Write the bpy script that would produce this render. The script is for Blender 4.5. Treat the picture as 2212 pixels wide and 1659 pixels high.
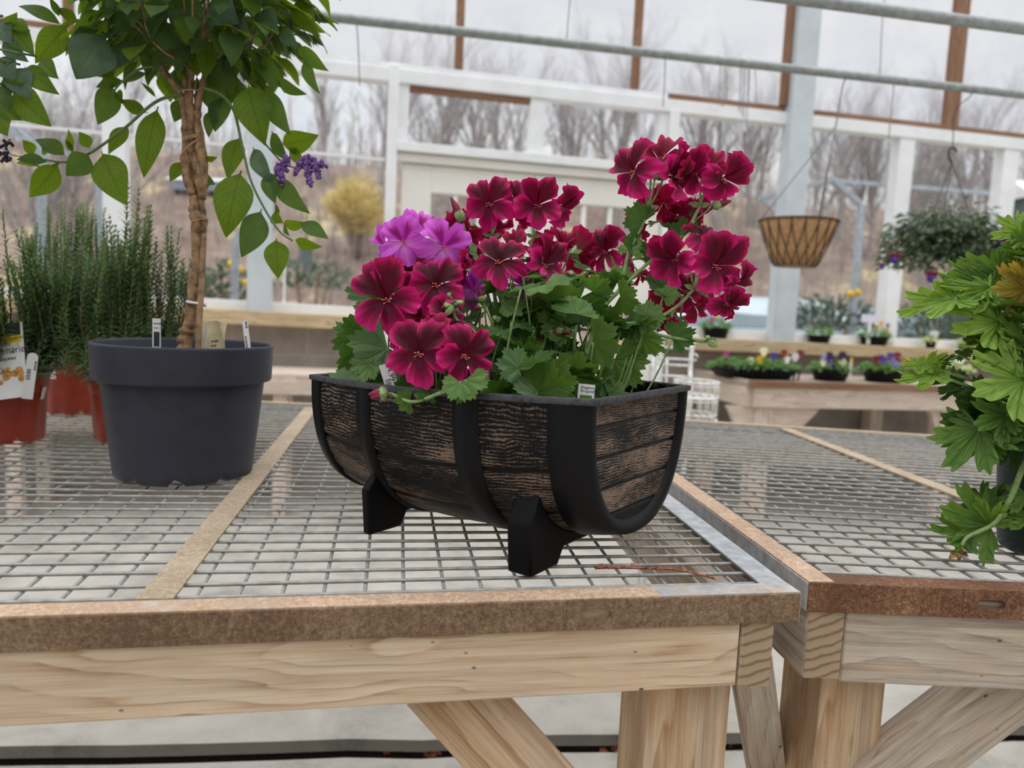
import bpy, bmesh, math, random
from mathutils import Vector, Matrix, Euler, noise as mnoise

for o in list(bpy.data.objects):
    bpy.data.objects.remove(o)
S = bpy.context.scene
COL = S.collection
V = Vector

# ------------------------------------------------------------------ camera
FPX, CX, CY = 1600.0, 1106.0, 829.5          # focal length and centre, in pixels of a 2212 x 1659 frame
ROLL, PITCH = math.atan(0.046), math.atan(164 / 1600)
BT = 0.80                                     # bench top height
CAM = V((0, 0, BT + 0.31))
FW = V((0, math.cos(PITCH), -math.sin(PITCH)))
_r0, _u0 = V((1, 0, 0)), V((0, math.sin(PITCH), math.cos(PITCH)))
RX = _r0 * math.cos(ROLL) + _u0 * math.sin(ROLL)
UP = _u0 * math.cos(ROLL) - _r0 * math.sin(ROLL)
cd = bpy.data.cameras.new('camera')
cd.sensor_fit = 'HORIZONTAL'; cd.sensor_width = 36.0; cd.lens = FPX / 2212 * 36
cd.clip_start = 0.02; cd.clip_end = 600
cd.dof.use_dof = True; cd.dof.focus_distance = 0.98; cd.dof.aperture_fstop = 3.8
cam = bpy.data.objects.new('camera', cd); COL.objects.link(cam)
cam.matrix_world = Matrix(((RX.x, UP.x, -FW.x, CAM.x), (RX.y, UP.y, -FW.y, CAM.y), (RX.z, UP.z, -FW.z, CAM.z), (0, 0, 0, 1)))
S.camera = cam

def ray(x, y): return FW + RX * ((x - CX) / FPX) - UP * ((y - CY) / FPX)
def P(x, y, d): return CAM + ray(x, y) * d                     # the point of a sight line at distance d
def onz(x, y, z):
    r = ray(x, y); return CAM + r * ((z - CAM.z) / r.z)
def onplane(x, y, p0, n):
    r = ray(x, y); return CAM + r * ((p0 - CAM).dot(n) / r.dot(n))
def depth(p): return (p - CAM).dot(FW)

# ------------------------------------------------------------------ view and sky
S.view_settings.view_transform = 'Standard'; S.view_settings.look = 'None'
S.view_settings.exposure = 0.0; S.view_settings.gamma = 1.0
S.view_settings.use_curve_mapping = False

def lin(c):
    return tuple(((v / 255) / 12.92 if v / 255 <= 0.04045 else ((v / 255 + 0.055) / 1.055) ** 2.4) for v in c)
def rgba(c): return (*lin(c), 1.0)

class NB:
    """small helper that wires shader nodes"""
    def __init__(s, nt): s.nt = nt
    def n(s, t, props=None, **ins):
        nd = s.nt.nodes.new(t)
        for k, v in (props or {}).items(): setattr(nd, k, v)
        for k, v in ins.items():
            sock = nd.inputs[int(k[1:])] if k[0] == 'i' and k[1:].isdigit() else nd.inputs[k.replace('_', ' ')]
            s.put(sock, v)
        return nd
    def put(s, sock, v):
        if isinstance(v, bpy.types.NodeSocket): s.nt.links.new(v, sock)
        elif isinstance(v, bpy.types.Node): s.nt.links.new(v.outputs[0], sock)
        else:
            if hasattr(sock, 'default_value'):
                if sock.type == 'RGBA' and len(v) == 3: v = (*v, 1)
                sock.default_value = v
    def m(s, op, a, b=0.0, c=0.0):
        nd = s.nt.nodes.new('ShaderNodeMath'); nd.operation = op
        for i, v in enumerate((a, b, c)): s.put(nd.inputs[i], v)
        return nd.outputs[0]
    def mix(s, f, a, b, mode='MIX'):
        nd = s.nt.nodes.new('ShaderNodeMix'); nd.data_type = 'RGBA'; nd.blend_type = mode
        s.put(nd.inputs[0], f); s.put(nd.inputs[6], a); s.put(nd.inputs[7], b)
        return nd.outputs[2]
    def ramp(s, f, stops, interp='LINEAR'):
        nd = s.nt.nodes.new('ShaderNodeValToRGB'); nd.color_ramp.interpolation = interp
        cr = nd.color_ramp
        while len(cr.elements) < len(stops): cr.elements.new(0.5)
        for e, (p, c) in zip(cr.elements, stops):
            e.position = p; e.color = c if len(c) == 4 else (*c, 1)
        s.put(nd.inputs[0], f)
        return nd.outputs[0]
    def step(s, f, lo, hi):
        nd = s.nt.nodes.new('ShaderNodeMapRange'); nd.interpolation_type = 'SMOOTHSTEP'
        s.put(nd.inputs[0], f); nd.inputs[1].default_value = lo; nd.inputs[2].default_value = hi
        return nd.outputs[0]
    def noise(s, vec, scale=5.0, detail=4.0, rough=0.55, dist=0.0):
        nd = s.n('ShaderNodeTexNoise', None, Scale=scale, Detail=detail, Roughness=rough, Distortion=dist)
        s.put(nd.inputs['Vector'], vec); return nd.outputs[0]
    def scale(s, vec, k):
        nd = s.nt.nodes.new('ShaderNodeVectorMath'); nd.operation = 'MULTIPLY'
        s.put(nd.inputs[0], vec); nd.inputs[1].default_value = k; return nd.outputs[0]
    def uv(s): return s.nt.nodes.new('ShaderNodeTexCoord').outputs['UV']
    def obj(s): return s.nt.nodes.new('ShaderNodeTexCoord').outputs['Object']
    def xyz(s, vec):
        nd = s.nt.nodes.new('ShaderNodeSeparateXYZ'); s.put(nd.inputs[0], vec); return nd.outputs
    def vec(s, x, y, z=0.0):
        nd = s.nt.nodes.new('ShaderNodeCombineXYZ')
        for i, v in enumerate((x, y, z)): s.put(nd.inputs[i], v)
        return nd.outputs[0]
    def bump(s, h, strength=0.3, dist=0.002):
        nd = s.n('ShaderNodeBump', None, Strength=strength, Distance=dist); s.put(nd.inputs['Height'], h); return nd.outputs[0]

# overcast sky: brighter towards the zenith, with soft cloud
W = bpy.data.worlds.new('overcast_sky'); S.world = W; W.use_nodes = True
W.node_tree.nodes.clear(); b = NB(W.node_tree)
SKY_LOW, SKY_HIGH = 0.92, 2.7
dirv = W.node_tree.nodes.new('ShaderNodeTexCoord').outputs['Generated']
zc = b.xyz(dirv)[2]
lum = b.m('ADD', SKY_LOW, b.m('MULTIPLY', b.step(zc, 0.38, 1.0), SKY_HIGH - SKY_LOW))
cl = b.noise(b.scale(dirv, (1.6, 1.6, 5.0)), 2.6, 5, 0.55, 0.6)
tint = b.ramp(cl, [(0.30, lin((222, 226, 236))), (0.50, lin((246, 248, 252))), (0.68, lin((255, 255, 255)))])
bg = b.n('ShaderNodeBackground', None, Color=tint, Strength=lum)
b.n('ShaderNodeOutputWorld', None, Surface=bg)

# ------------------------------------------------------------------ mesh building and scene graph
class MB:
    """vertices and faces of one part, with a UV per face corner"""
    def __init__(s): s.v = []; s.f = []; s.u = []
    def face(s, idx, uv=None): s.f.append(tuple(idx)); s.u.append(uv if uv else [(0, 0)] * len(idx))
    def grid(s, rows, uvs, closed=False):
        """rows: list of equally long point rows; closed joins the last column to the first"""
        o = len(s.v); nr, nc = len(rows), len(rows[0])
        for r in rows: s.v += [V(p) for p in r]
        for i in range(nr - 1):
            for j in range(nc if closed else nc - 1):
                k = (j + 1) % nc
                s.face((o + i * nc + j, o + i * nc + k, o + (i + 1) * nc + k, o + (i + 1) * nc + j),
                       [uvs(i, j), uvs(i, j + 1), uvs(i + 1, j + 1), uvs(i + 1, j)])
        return o
    def beam(s, p0, p1, w, h, up=V((0, 0, 1)), u0=0.0):
        """a board from p0 to p1 (centre line), w across and h along up; UV in metres along the board"""
        p0, p1 = V(p0), V(p1); d = (p1 - p0); L = d.length; d = d.normalized()
        x = d.cross(V(up)).normalized(); z = x.cross(d).normalized()
        o = len(s.v)
        for p in (p0, p1):
            for a, c in ((-1, -1), (1, -1), (1, 1), (-1, 1)): s.v.append(p + x * (a * w / 2) + z * (c * h / 2))
        dims = (w, h, w, h); t = 0
        for k in range(4):
            n = (k + 1) % 4
            s.face((o + k, o + n, o + 4 + n, o + 4 + k), [(u0, t), (u0, t + dims[k]), (u0 + L, t + dims[k]), (u0 + L, t)])
            t += dims[k] + 0.13
        e = 7.0
        s.face((o + 3, o + 2, o + 1, o), [(u0 + e, 0), (u0 + e, w), (u0 + e + h, w), (u0 + e + h, 0)])
        s.face((o + 4, o + 5, o + 6, o + 7), [(u0 + e, 1), (u0 + e, 1 + w), (u0 + e + h, 1 + w), (u0 + e + h, 1)])
    def box(s, c, sx, sy, sz, R=None):
        R = R or Matrix.Identity(3); c = V(c)
        s.beam(c - R @ V((sx / 2, 0, 0)), c + R @ V((sx / 2, 0, 0)), sy, sz, R @ V((0, 0, 1)))
    def tube(s, pts, r, n=6, cap=True, taper=None):
        pts = [V(p) for p in pts]
        rs = r if isinstance(r, (list, tuple)) else [r] * len(pts)
        if taper is not None: rs = [r * (1 + (taper - 1) * i / (len(pts) - 1)) for i in range(len(pts))]
        rows = []; prev = None
        for i, p in enumerate(pts):
            t = (pts[min(i + 1, len(pts) - 1)] - pts[max(i - 1, 0)])
            t = t.normalized() if t.length > 1e-9 else V((0, 0, 1))
            if prev is None:
                a = V((0, 0, 1)) if abs(t.z) < 0.9 else V((1, 0, 0)); x = t.cross(a).normalized()
            else:
                x = (prev - t * prev.dot(t)); x = x.normalized() if x.length > 1e-6 else t.orthogonal().normalized()
            prev = x; y = t.cross(x)
            rows.append([p + (x * math.cos(2 * math.pi * k / n) + y * math.sin(2 * math.pi * k / n)) * rs[i] for k in range(n)])
        L = [0.0]
        for i in range(1, len(pts)): L.append(L[-1] + (pts[i] - pts[i - 1]).length)
        c = 2 * math.pi * max(rs)
        o = s.grid(rows, lambda i, j: (L[i], c * j / n), True)
        if cap:
            s.face([o + k for k in range(n)][::-1]); m = o + (len(pts) - 1) * n; s.face([m + k for k in range(n)])
    def lathe(s, c, prof, n=32, R=None, a0=0.0):
        c = V(c); R = R or Matrix.Identity(3)
        rows = [[c + R @ V((r * math.cos(a0 + 2 * math.pi * k / n), r * math.sin(a0 + 2 * math.pi * k / n), z)) for k in range(n)] for r, z in prof]
        s.grid(rows, lambda i, j: (j / n, i / max(1, len(prof) - 1)), True)
    def ball(s, c, r, n=8, m=5, sx=1, sy=1, sz=1, R=None):
        prof = [(max(1e-5, r * math.sin(math.pi * i / m)), -r * math.cos(math.pi * i / m)) for i in range(m + 1)]
        o = len(s.v); s.lathe((0, 0, 0), prof, n)
        R = R or Matrix.Identity(3)
        for i in range(o, len(s.v)): q = s.v[i]; s.v[i] = V(c) + R @ V((q.x * sx, q.y * sy, q.z * sz))
    def slab(s, outline, z0, z1, T=None):
        """extrude a 2-D outline (list of (x, y)) from z0 to z1; T maps local points to world"""
        T = T or (lambda p: p); n = len(outline); o = len(s.v)
        for z in (z0, z1): s.v += [V(T(V((x, y, z)))) for x, y in outline]
        s.face(list(range(o, o + n))[::-1], [outline[i] for i in range(n)][::-1]); s.face(range(o + n, o + 2 * n), list(outline))
        for k in range(n):
            m = (k + 1) % n; s.face((o + k, o + m, o + n + m, o + n + k), [outline[k], outline[m], outline[m], outline[k]])
    def mesh(s, name, off=V((0, 0, 0)), smooth=True):
        me = bpy.data.meshes.new(name)
        me.from_pydata([tuple(p - off) for p in s.v], [], s.f)
        ul = me.uv_layers.new(name='UVMap')
        flat = [c for u in s.u for p in u for c in (p[0], p[1])]
        ul.data.foreach_set('uv', flat)
        if smooth: me.polygons.foreach_set('use_smooth', [True] * len(me.polygons))
        me.update(); return me

def tag(o, label=None, cat=None, group=None, kind=None):
    if label: o['label'] = label
    if cat: o['category'] = cat
    if group: o['group'] = group
    if kind: o['kind'] = kind
    return o
def thing(name, label, cat, loc=(0, 0, 0), group=None):
    o = bpy.data.objects.new(name, None); COL.objects.link(o)
    o.location = loc; o.empty_display_size = 0.02
    return tag(o, label, cat, group)
def base_of(p):
    q = V((0, 0, 0))
    while p is not None: q += V(p.location); p = p.parent
    return q
def part(name, mb, mat, parent=None, smooth=True, bevel=0.0, label=None, kind=None):
    """one mesh object; world coordinates in mb, stored relative to the (unrotated) parent"""
    o = bpy.data.objects.new(name, mb.mesh(name, base_of(parent), smooth)); COL.objects.link(o)
    o.parent = parent; o.data.materials.append(mat)
    if bevel:
        md = o.modifiers.new('bevel', 'BEVEL'); md.width = bevel; md.segments = 2; md.limit_method = 'ANGLE'; md.harden_normals = False
        if smooth: autosmooth(o)
    return tag(o, label, None, None, kind)
def autosmooth(o, deg=35):
    me = o.data
    bm = bmesh.new(); bm.from_mesh(me)
    for e in bm.edges:
        if len(e.link_faces) == 2 and e.calc_face_angle(0) > math.radians(deg): e.smooth = False
    bm.to_mesh(me); bm.free()
def structure(name, mb, mat, label=None, smooth=False, bevel=0.0):
    o = part(name, mb, mat, None, smooth, bevel); o['kind'] = 'structure'
    if label: o['label'] = label
    return o
def solo(name, mb, mat, label, cat, group=None, smooth=True, kind=None):
    """a thing that is one mesh: its object sits at its own base"""
    zs = min(p.z for p in mb.v); n = len(mb.v)
    c = V((sum(p.x for p in mb.v) / n, sum(p.y for p in mb.v) / n, zs))
    o = bpy.data.objects.new(name, mb.mesh(name, c, smooth)); COL.objects.link(o); o.location = c
    o.data.materials.append(mat)
    return tag(o, label, cat, group, kind)
def dup(root, loc=None, rotz=None, scale=None, label=None, group=None):
    r = root.copy(); COL.objects.link(r)
    if loc is not None: r.location = loc
    if rotz is not None: r.rotation_euler = (0, 0, rotz)
    if scale is not None: r.scale = (scale,) * 3
    if label: r['label'] = label
    if group: r['group'] = group
    for ch in list(root.children):
        c = ch.copy(); COL.objects.link(c); c.parent = r
        for g in ch.children:
            q = g.copy(); COL.objects.link(q); q.parent = c
    return r
def smooth_path(pts, k=4):
    """Catmull-Rom through the points"""
    pts = [V(p) for p in pts]
    if len(pts) < 3: return pts
    q = [pts[0] * 2 - pts[1]] + pts + [pts[-1] * 2 - pts[-2]]; out = []
    for i in range(1, len(q) - 2):
        a, b_, c, d = q[i - 1:i + 3]
        for j in range(k):
            t = j / k
            out.append(0.5 * ((2 * b_) + (c - a) * t + (2 * a - 5 * b_ + 4 * c - d) * t * t + (3 * b_ - a - 3 * c + d) * t ** 3))
    return out + [pts[-1]]
RND = random.Random(7)
# ------------------------------------------------------------------ materials
def mat(name):
    m = bpy.data.materials.new(name); m.use_nodes = True; m.node_tree.nodes.clear()
    return m, NB(m.node_tree)
def finish(m, b, color, rough=0.6, normal=None, spec=0.5, metal=0.0, trans=None, tfac=0.35, **kw):
    p = b.n('ShaderNodeBsdfPrincipled', None, Base_Color=color, Roughness=rough, Metallic=metal)
    p.inputs['Specular IOR Level'].default_value = spec
    for k, v in kw.items(): b.put(p.inputs[k.replace('_', ' ')], v)
    if normal is not None: b.put(p.inputs['Normal'], normal)
    out = p.outputs[0]
    if trans is not None:
        t = b.n('ShaderNodeBsdfTranslucent', None, Color=trans)
        if normal is not None: b.put(t.inputs['Normal'], normal)
        mx = b.n('ShaderNodeMixShader', None, i0=tfac, i1=out, i2=t); out = mx.outputs[0]
    b.n('ShaderNodeOutputMaterial', None, Surface=out)
    return m
def plain(name, c, rough=0.5, var=0.06, scale=30, spec=0.5, bump=0.0, metal=0.0):
    m, b = mat(name); o = b.obj(); n = b.noise(o, scale, 5, 0.6)
    dark = tuple(max(0, x * (1 - var * 3)) for x in c); light = tuple(min(255, x * (1 + var * 2)) for x in c)
    col = b.ramp(n, [(0.3, lin(dark)), (0.5, lin(c)), (0.72, lin(light))])
    return finish(m, b, col, rough, b.bump(n, bump, 0.002) if bump else None, spec, metal)

def wood(name, light, mid, dark, seed=0.0, spots=0.5, grey=0.0, ring=1.0, freq=60, late_k=0.50):
    m, b = mat(name); u, v, _ = b.xyz(b.uv())
    low = b.noise(b.vec(b.m('MULTIPLY', u, 1.5), b.m('MULTIPLY', v, 7), seed), 1.0, 3, 0.5)
    med = b.noise(b.vec(b.m('MULTIPLY', u, 5), b.m('MULTIPLY', v, 30), seed + 20), 1.0, 3, 0.5)
    t = b.m('ADD', b.m('MULTIPLY', v, freq), b.m('ADD', b.m('MULTIPLY', low, 11.0 * ring), b.m('MULTIPLY', med, 2.2)))
    sw = b.m('FRACT', t)                                   # growth rings: slow rise, sharp late-wood line
    rg = b.m('MULTIPLY', b.m('POWER', sw, 2.2), b.m('SUBTRACT', 1.0, b.step(sw, 0.90, 1.0)))
    fib = b.noise(b.vec(b.m('MULTIPLY', u, 9), b.m('MULTIPLY', v, 700), seed + 3), 1.0, 5, 0.7)
    streak = b.noise(b.vec(b.m('MULTIPLY', u, 3), b.m('MULTIPLY', v, 120), seed + 6), 1.0, 4, 0.65)
    patch = b.noise(b.vec(b.m('MULTIPLY', u, 4), b.m('MULTIPLY', v, 12), seed + 9), 1.0, 5, 0.65)
    late = b.m('MULTIPLY', rg, b.step(patch, 0.30, 0.62))
    f = b.m('ADD', b.m('SUBTRACT', 0.62, b.m('MULTIPLY', late, late_k)), b.m('ADD', b.m('MULTIPLY', b.m('SUBTRACT', fib, 0.5), 0.55), b.m('ADD', b.m('MULTIPLY', b.m('SUBTRACT', streak, 0.5), 0.75), b.m('MULTIPLY', b.m('SUBTRACT', patch, 0.5), 0.75))))
    col = b.ramp(f, [(0.10, lin(dark)), (0.44, lin(mid)), (0.72, lin(light)), (1.0, lin(tuple(min(255, c * 1.08) for c in light)))])
    if grey:
        g = b.step(b.noise(b.vec(b.m('MULTIPLY', u, 5), b.m('MULTIPLY', v, 22), seed + 5), 1.0, 4, 0.6), 0.38, 0.64)
        gc = b.ramp(b.m('ADD', b.m('MULTIPLY', fib, 0.5), b.m('MULTIPLY', streak, 0.5)), [(0.36, lin((128, 118, 106))), (0.62, lin((196, 188, 176)))])
        col = b.mix(b.m('MULTIPLY', g, grey), col, gc)
    vo = b.n('ShaderNodeTexVoronoi', None, Scale=1.0, Randomness=1.0); b.put(vo.inputs['Vector'], b.vec(b.m('MULTIPLY', u, 30), b.m('MULTIPLY', v, 50), seed))
    sp = b.m('MULTIPLY', b.m('SUBTRACT', 1.0, b.step(vo.outputs['Distance'], 0.05, 0.12)), b.step(b.noise(b.vec(u, v, seed + 2), 11, 2), 0.50, 0.58))
    col = b.mix(b.m('MULTIPLY', sp, spots), col, lin((62, 50, 42)))
    crack = b.step(b.noise(b.vec(b.m('MULTIPLY', u, 3), b.m('MULTIPLY', v, 240), seed + 12), 1.0, 3, 0.5), 0.70, 0.75)
    col = b.mix(b.m('MULTIPLY', crack, 0.6), col, lin((82, 64, 50)))
    h = b.m('SUBTRACT', b.m('ADD', b.m('MULTIPLY', fib, 0.6), b.m('MULTIPLY', streak, 0.5)), b.m('ADD', crack, b.m('MULTIPLY', late, .3)))
    return finish(m, b, col, 0.82, b.bump(h, 0.5, 0.0015), 0.2)

def endgrain(name, light, dark, seed=0.0):
    m, b = mat(name); u, v, _ = b.xyz(b.uv())
    d = b.m('ADD', b.m('POWER', b.m('ADD', u, -6.9), 2.0), b.m('POWER', b.m('ADD', v, 0.03), 2.0))
    n = b.noise(b.vec(b.m('MULTIPLY', u, 40), b.m('MULTIPLY', v, 40), seed), 1.0, 3)
    rg = b.m('ABSOLUTE', b.m('SINE', b.m('ADD', b.m('MULTIPLY', b.m('SQRT', d), 260), b.m('MULTIPLY', n, 2.5))))
    col = b.ramp(rg, [(0.0, lin(dark)), (0.7, lin(light))])
    ck = b.step(b.noise(b.vec(b.m('MULTIPLY', u, 160), b.m('MULTIPLY', v, 12), seed + 4), 1.0, 3), 0.66, 0.72)
    col = b.mix(b.m('MULTIPLY', ck, 0.75), col, lin((60, 48, 38)))
    return finish(m, b, col, 0.85, b.bump(b.m('SUBTRACT', rg, ck), 0.3, 0.0015), 0.2)

def rusty(name, amount, rust1=(128, 84, 52), rust2=(176, 132, 92), steel=(150, 152, 154), scale=150, pale=(206, 190, 164), soft=1.0):
    """galvanised steel under rust; amount 0..1 of rust"""
    m, b = mat(name); o = b.obj()
    big = b.noise(o, 11, 5, 0.65); fine = b.noise(o, 420, 4, 0.7); midn = b.noise(o, scale, 5, 0.7)
    cover = b.step(b.m('ADD', b.m('MULTIPLY', big, 0.5), b.m('ADD', b.m('MULTIPLY', midn, 0.25), b.m('MULTIPLY', fine, 0.25))), 0.86 - amount * 0.62, 1.0 - amount * 0.60)
    t = b.m('ADD', b.m('MULTIPLY', midn, 0.35), b.m('ADD', b.m('MULTIPLY', fine, 0.40), b.m('MULTIPLY', big, 0.25)))
    rc = b.ramp(t, [(0.36, lin(tuple(c * 0.74 for c in rust1))), (0.46, lin(rust1)), (0.55, lin(rust2)), (0.66, lin(pale))])
    sc = b.ramp(b.noise(o, 60, 4), [(0.3, lin(tuple(c * 0.88 for c in steel))), (0.7, lin(tuple(min(255, c * 1.12) for c in steel)))])
    col = b.mix(cover, sc, rc)
    return finish(m, b, col, b.m('ADD', 0.5, b.m('MULTIPLY', cover, 0.35)), b.bump(fine, 0.2, 0.0008), 0.35, b.m('MULTIPLY', b.m('SUBTRACT', 1.0, cover), 0.2))

M = {}
M['wood_new'] = wood('weathered_pine', (222, 200, 172), (202, 174, 142), (144, 106, 72), 0.0, 0.9, 0.25, 1.0, 42)
M['wood_leg'] = wood('streaked_post_wood', (208, 180, 148), (176, 140, 104), (104, 68, 44), 4.0, 0.3, 0.35, 0.7, 17, 0.34)
M['wood_grey'] = wood('greyed_timber', (206, 190, 170), (180, 160, 140), (116, 96, 78), 8.0, 0.8, 0.8, 0.8, 42)
M['wood_pale'] = wood('pale_bench_timber', (226, 210, 196), (208, 188, 170), (160, 132, 110), 13.0, 0.3, 0.2, 1.2, 40)
M['wood_sill'] = wood('stained_sill_timber', (212, 192, 158), (188, 164, 126), (138, 116, 76), 17.0, 0.2, 0.2, 0.8, 24)
M['endgrain'] = endgrain('cut_timber_end', (170, 148, 122), (122, 96, 72))
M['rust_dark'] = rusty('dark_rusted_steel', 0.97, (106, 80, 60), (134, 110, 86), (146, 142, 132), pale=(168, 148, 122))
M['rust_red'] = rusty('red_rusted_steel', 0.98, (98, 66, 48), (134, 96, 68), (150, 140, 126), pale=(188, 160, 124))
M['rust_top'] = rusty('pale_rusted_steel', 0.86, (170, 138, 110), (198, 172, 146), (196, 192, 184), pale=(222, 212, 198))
M['rust_mid'] = rusty('patchy_rusted_steel', 0.60, (154, 112, 76), (184, 150, 116), (176, 178, 178), pale=(212, 200, 182))
M['galv'] = rusty('galvanised_steel', 0.40, (150, 122, 94), (176, 158, 136), (172, 174, 176))
M['bar_tan'] = rusty('tan_weathered_flat_bar', 0.95, (160, 142, 118), (182, 164, 140), (192, 188, 180), pale=(206, 192, 170))
M['wire'] = rusty('galvanised_wire', 0.46, (118, 92, 68), (150, 132, 110), (158, 157, 152))
M['pipe'] = plain('grey_galvanised_pipe', (148, 152, 150), 0.45, 0.05, 40, 0.5, 0, 0.3)
M['added_wall'] = plain('added_wall_beige', (150, 140, 126), 0.8, 0.05, 3, 0.2)  # for the added wall that holds back front light
M['thin_wire'] = plain('thin_grey_wire', (120, 120, 122), 0.5, 0.03)
M['white_paint'] = plain('white_painted_timber', (238, 239, 239), 0.55, 0.012, 8, 0.4)
M['cream_paint'] = plain('cream_white_paint', (240, 238, 230), 0.5, 0.008, 6, 0.4)
M['blue_white'] = plain('bluish_white_post_paint', (200, 208, 212), 0.5, 0.012, 8, 0.4)
M['brown_wood'] = wood('brown_mullion_timber', (160, 124, 98), (128, 92, 70), (86, 56, 42), 21.0, 0.3, 0.1, 0.7, 60)
M['plastic_grey'] = plain('slate_grey_plastic', (55, 57, 67), 0.48, 0.025, 30, 0.25)
M['plastic_black'] = plain('black_plastic', (18, 18, 20), 0.5, 0.05, 60, 0.18)
M['plastic_terra'] = plain('terracotta_red_plastic', (146, 52, 32), 0.42, 0.03, 30, 0.35)
M['plastic_rim'] = plain('grey_pot_lip', (112, 116, 122), 0.4, 0.03)
M['plastic_green'] = plain('dark_green_plastic', (28, 50, 48), 0.4, 0.03, 30, 0.3)
M['soil'] = plain('potting_soil', (52, 40, 32), 0.95, 0.2, 160, 0.1, 0.8)
M['coco'] = plain('coco_liner', (186, 146, 104), 0.9, 0.08, 120, 0.15, 0.6)
M['iron_dark'] = plain('dark_iron', (54, 42, 36), 0.6, 0.05)
M['tag_white'] = plain('white_plastic_tag', (226, 226, 224), 0.4, 0.015, 20)
M['ink'] = plain('black_ink', (38, 38, 42), 0.5, 0.02)
M['white_iron'] = rusty('white_painted_iron', 0.30, (186, 140, 92), (214, 178, 136), (236, 232, 224), 60, (232, 222, 204))
M['twine'] = plain('twine', (178, 144, 106), 0.9, 0.05, 200)
M['stamen'] = plain('orange_stamens', (232, 140, 110), 0.6, 0.03)
M['yellow'] = plain('yellow_petals', (240, 200, 40), 0.6, 0.04)

# planter shell: black plastic dry-brushed with tan so that the moulded grain shows (v counts planks)
def barrel(name, seed, dens, pw):
    m, b = mat(name); u, v0, _ = b.xyz(b.uv()); v = b.m('MULTIPLY', v0, pw)
    pk = b.m('MULTIPLY', b.m('FLOOR', v0), 7.3); fr = b.m('FRACT', v0)
    seam = b.m('MULTIPLY', b.step(fr, 0.02, 0.10), b.m('SUBTRACT', 1.0, b.step(fr, 0.90, 0.98)))
    wob = b.noise(b.vec(b.m('MULTIPLY', u, 14), b.m('MULTIPLY', v, 22), b.m('ADD', pk, seed)), 1.0, 4, 0.6)
    line = b.m('SINE', b.m('ADD', b.m('MULTIPLY', v, 1900), b.m('MULTIPLY', wob, 34)))
    fine = b.noise(b.vec(b.m('MULTIPLY', u, 190), b.m('MULTIPLY', v, 900), seed + 4), 1.0, 4, 0.7)
    grain = b.noise(b.vec(b.m('MULTIPLY', u, 45), b.m('MULTIPLY', v, 420), seed + 6), 1.0, 4, 0.65)
    cross = b.noise(b.vec(b.m('MULTIPLY', u, 800), b.m('MULTIPLY', v, 70), seed + 2), 1.0, 3, 0.6)
    h = b.m('ADD', b.m('MULTIPLY', line, 0.17), b.m('ADD', b.m('MULTIPLY', grain, 0.9), b.m('ADD', b.m('MULTIPLY', fine, 0.8), b.m('MULTIPLY', cross, 0.7))))
    wear = b.noise(b.vec(b.m('MULTIPLY', u, 9), b.m('MULTIPLY', v, 26), b.m('ADD', pk, seed + 7)), 1.0, 5, 0.65)
    h2 = b.m('ADD', h, b.m('MULTIPLY', b.m('SUBTRACT', wear, 0.5), 1.35))
    paint = b.m('MULTIPLY', b.step(h2, dens, dens + 0.24), seam)
    tan = b.ramp(wear, [(0.35, lin((96, 84, 72))), (0.65, lin((140, 118, 102)))])
    col = b.mix(b.m('MULTIPLY', paint, 0.9), lin((19, 18, 19)), tan)
    return finish(m, b, col, b.m('ADD', 0.5, b.m('MULTIPLY', paint, 0.25)), b.bump(b.m('MULTIPLY', h, seam), 0.6, 0.0012), 0.15)
M['barrel'] = barrel('barrel_stave_plastic', 0.0, 1.22, 0.058)
M['barrel_end'] = barrel('barrel_end_plastic', 30.0, 1.10, 0.037)
m_, b = mat('black_hoop_plastic'); o_ = b.obj(); n_ = b.noise(o_, 420, 3, 0.6)
sc_ = b.step(b.noise(b.scale(o_, (90, 90, 14)), 4, 4, 0.7), 0.72, 0.80)
M['hoop'] = finish(m_, b, b.mix(b.m('MULTIPLY', sc_, 0.4), lin((18, 18, 20)), lin((84, 80, 76))), 0.5, b.bump(n_, 0.28, 0.001), 0.16)
M['foot'] = plain('black_foot_plastic', (13, 13, 15), 0.5, 0.04, 60, 0.14)
M['rim'] = plain('scuffed_grey_rim', (60, 60, 62), 0.6, 0.10, 120, 0.2)

# concrete
def concrete(name, c, seed, dark=0.80):
    m, b = mat(name); o = b.obj()
    n = b.noise(b.scale(o, (1, 1, 1)), 3.5, 8, 0.65, 0.3); f = b.noise(o, 120, 4, 0.7)
    col = b.ramp(b.m('ADD', b.m('MULTIPLY', n, 0.8), b.m('MULTIPLY', f, 0.2)), [(0.32, lin(tuple(x * dark for x in c))), (0.5, lin(c)), (0.68, lin(tuple(min(255, x * 1.10) for x in c)))])
    return finish(m, b, col, 0.9, b.bump(f, 0.2, 0.002), 0.2)
M['floor'] = concrete('worn_concrete', (176, 171, 161), 0, 0.80)
M['curb'] = concrete('grey_concrete_edge', (104, 100, 92), 1, 0.7)
m_, b = mat('concrete_block'); o_ = b.uv()
br = b.n('ShaderNodeTexBrick', {'offset': 0.5}, Color1=(*lin((160, 152, 144)), 1), Color2=(*lin((144, 138, 130)), 1), Mortar=(*lin((172, 166, 158)), 1), Scale=1.0)
br.inputs['Mortar Size'].default_value = 0.006; br.inputs['Brick Width'].default_value = 0.40; br.inputs['Row Height'].default_value = 0.20
b.put(br.inputs['Vector'], o_)
nn = b.noise(o_, 6, 6, 0.65)
M['block'] = finish(m_, b, b.mix(0.5, br.outputs[0], b.ramp(nn, [(0.3, lin((124, 117, 110))), (0.7, lin((186, 176, 166)))])), 0.92, b.bump(b.noise(o_, 150, 3), 0.3, 0.003), 0.15)

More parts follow.
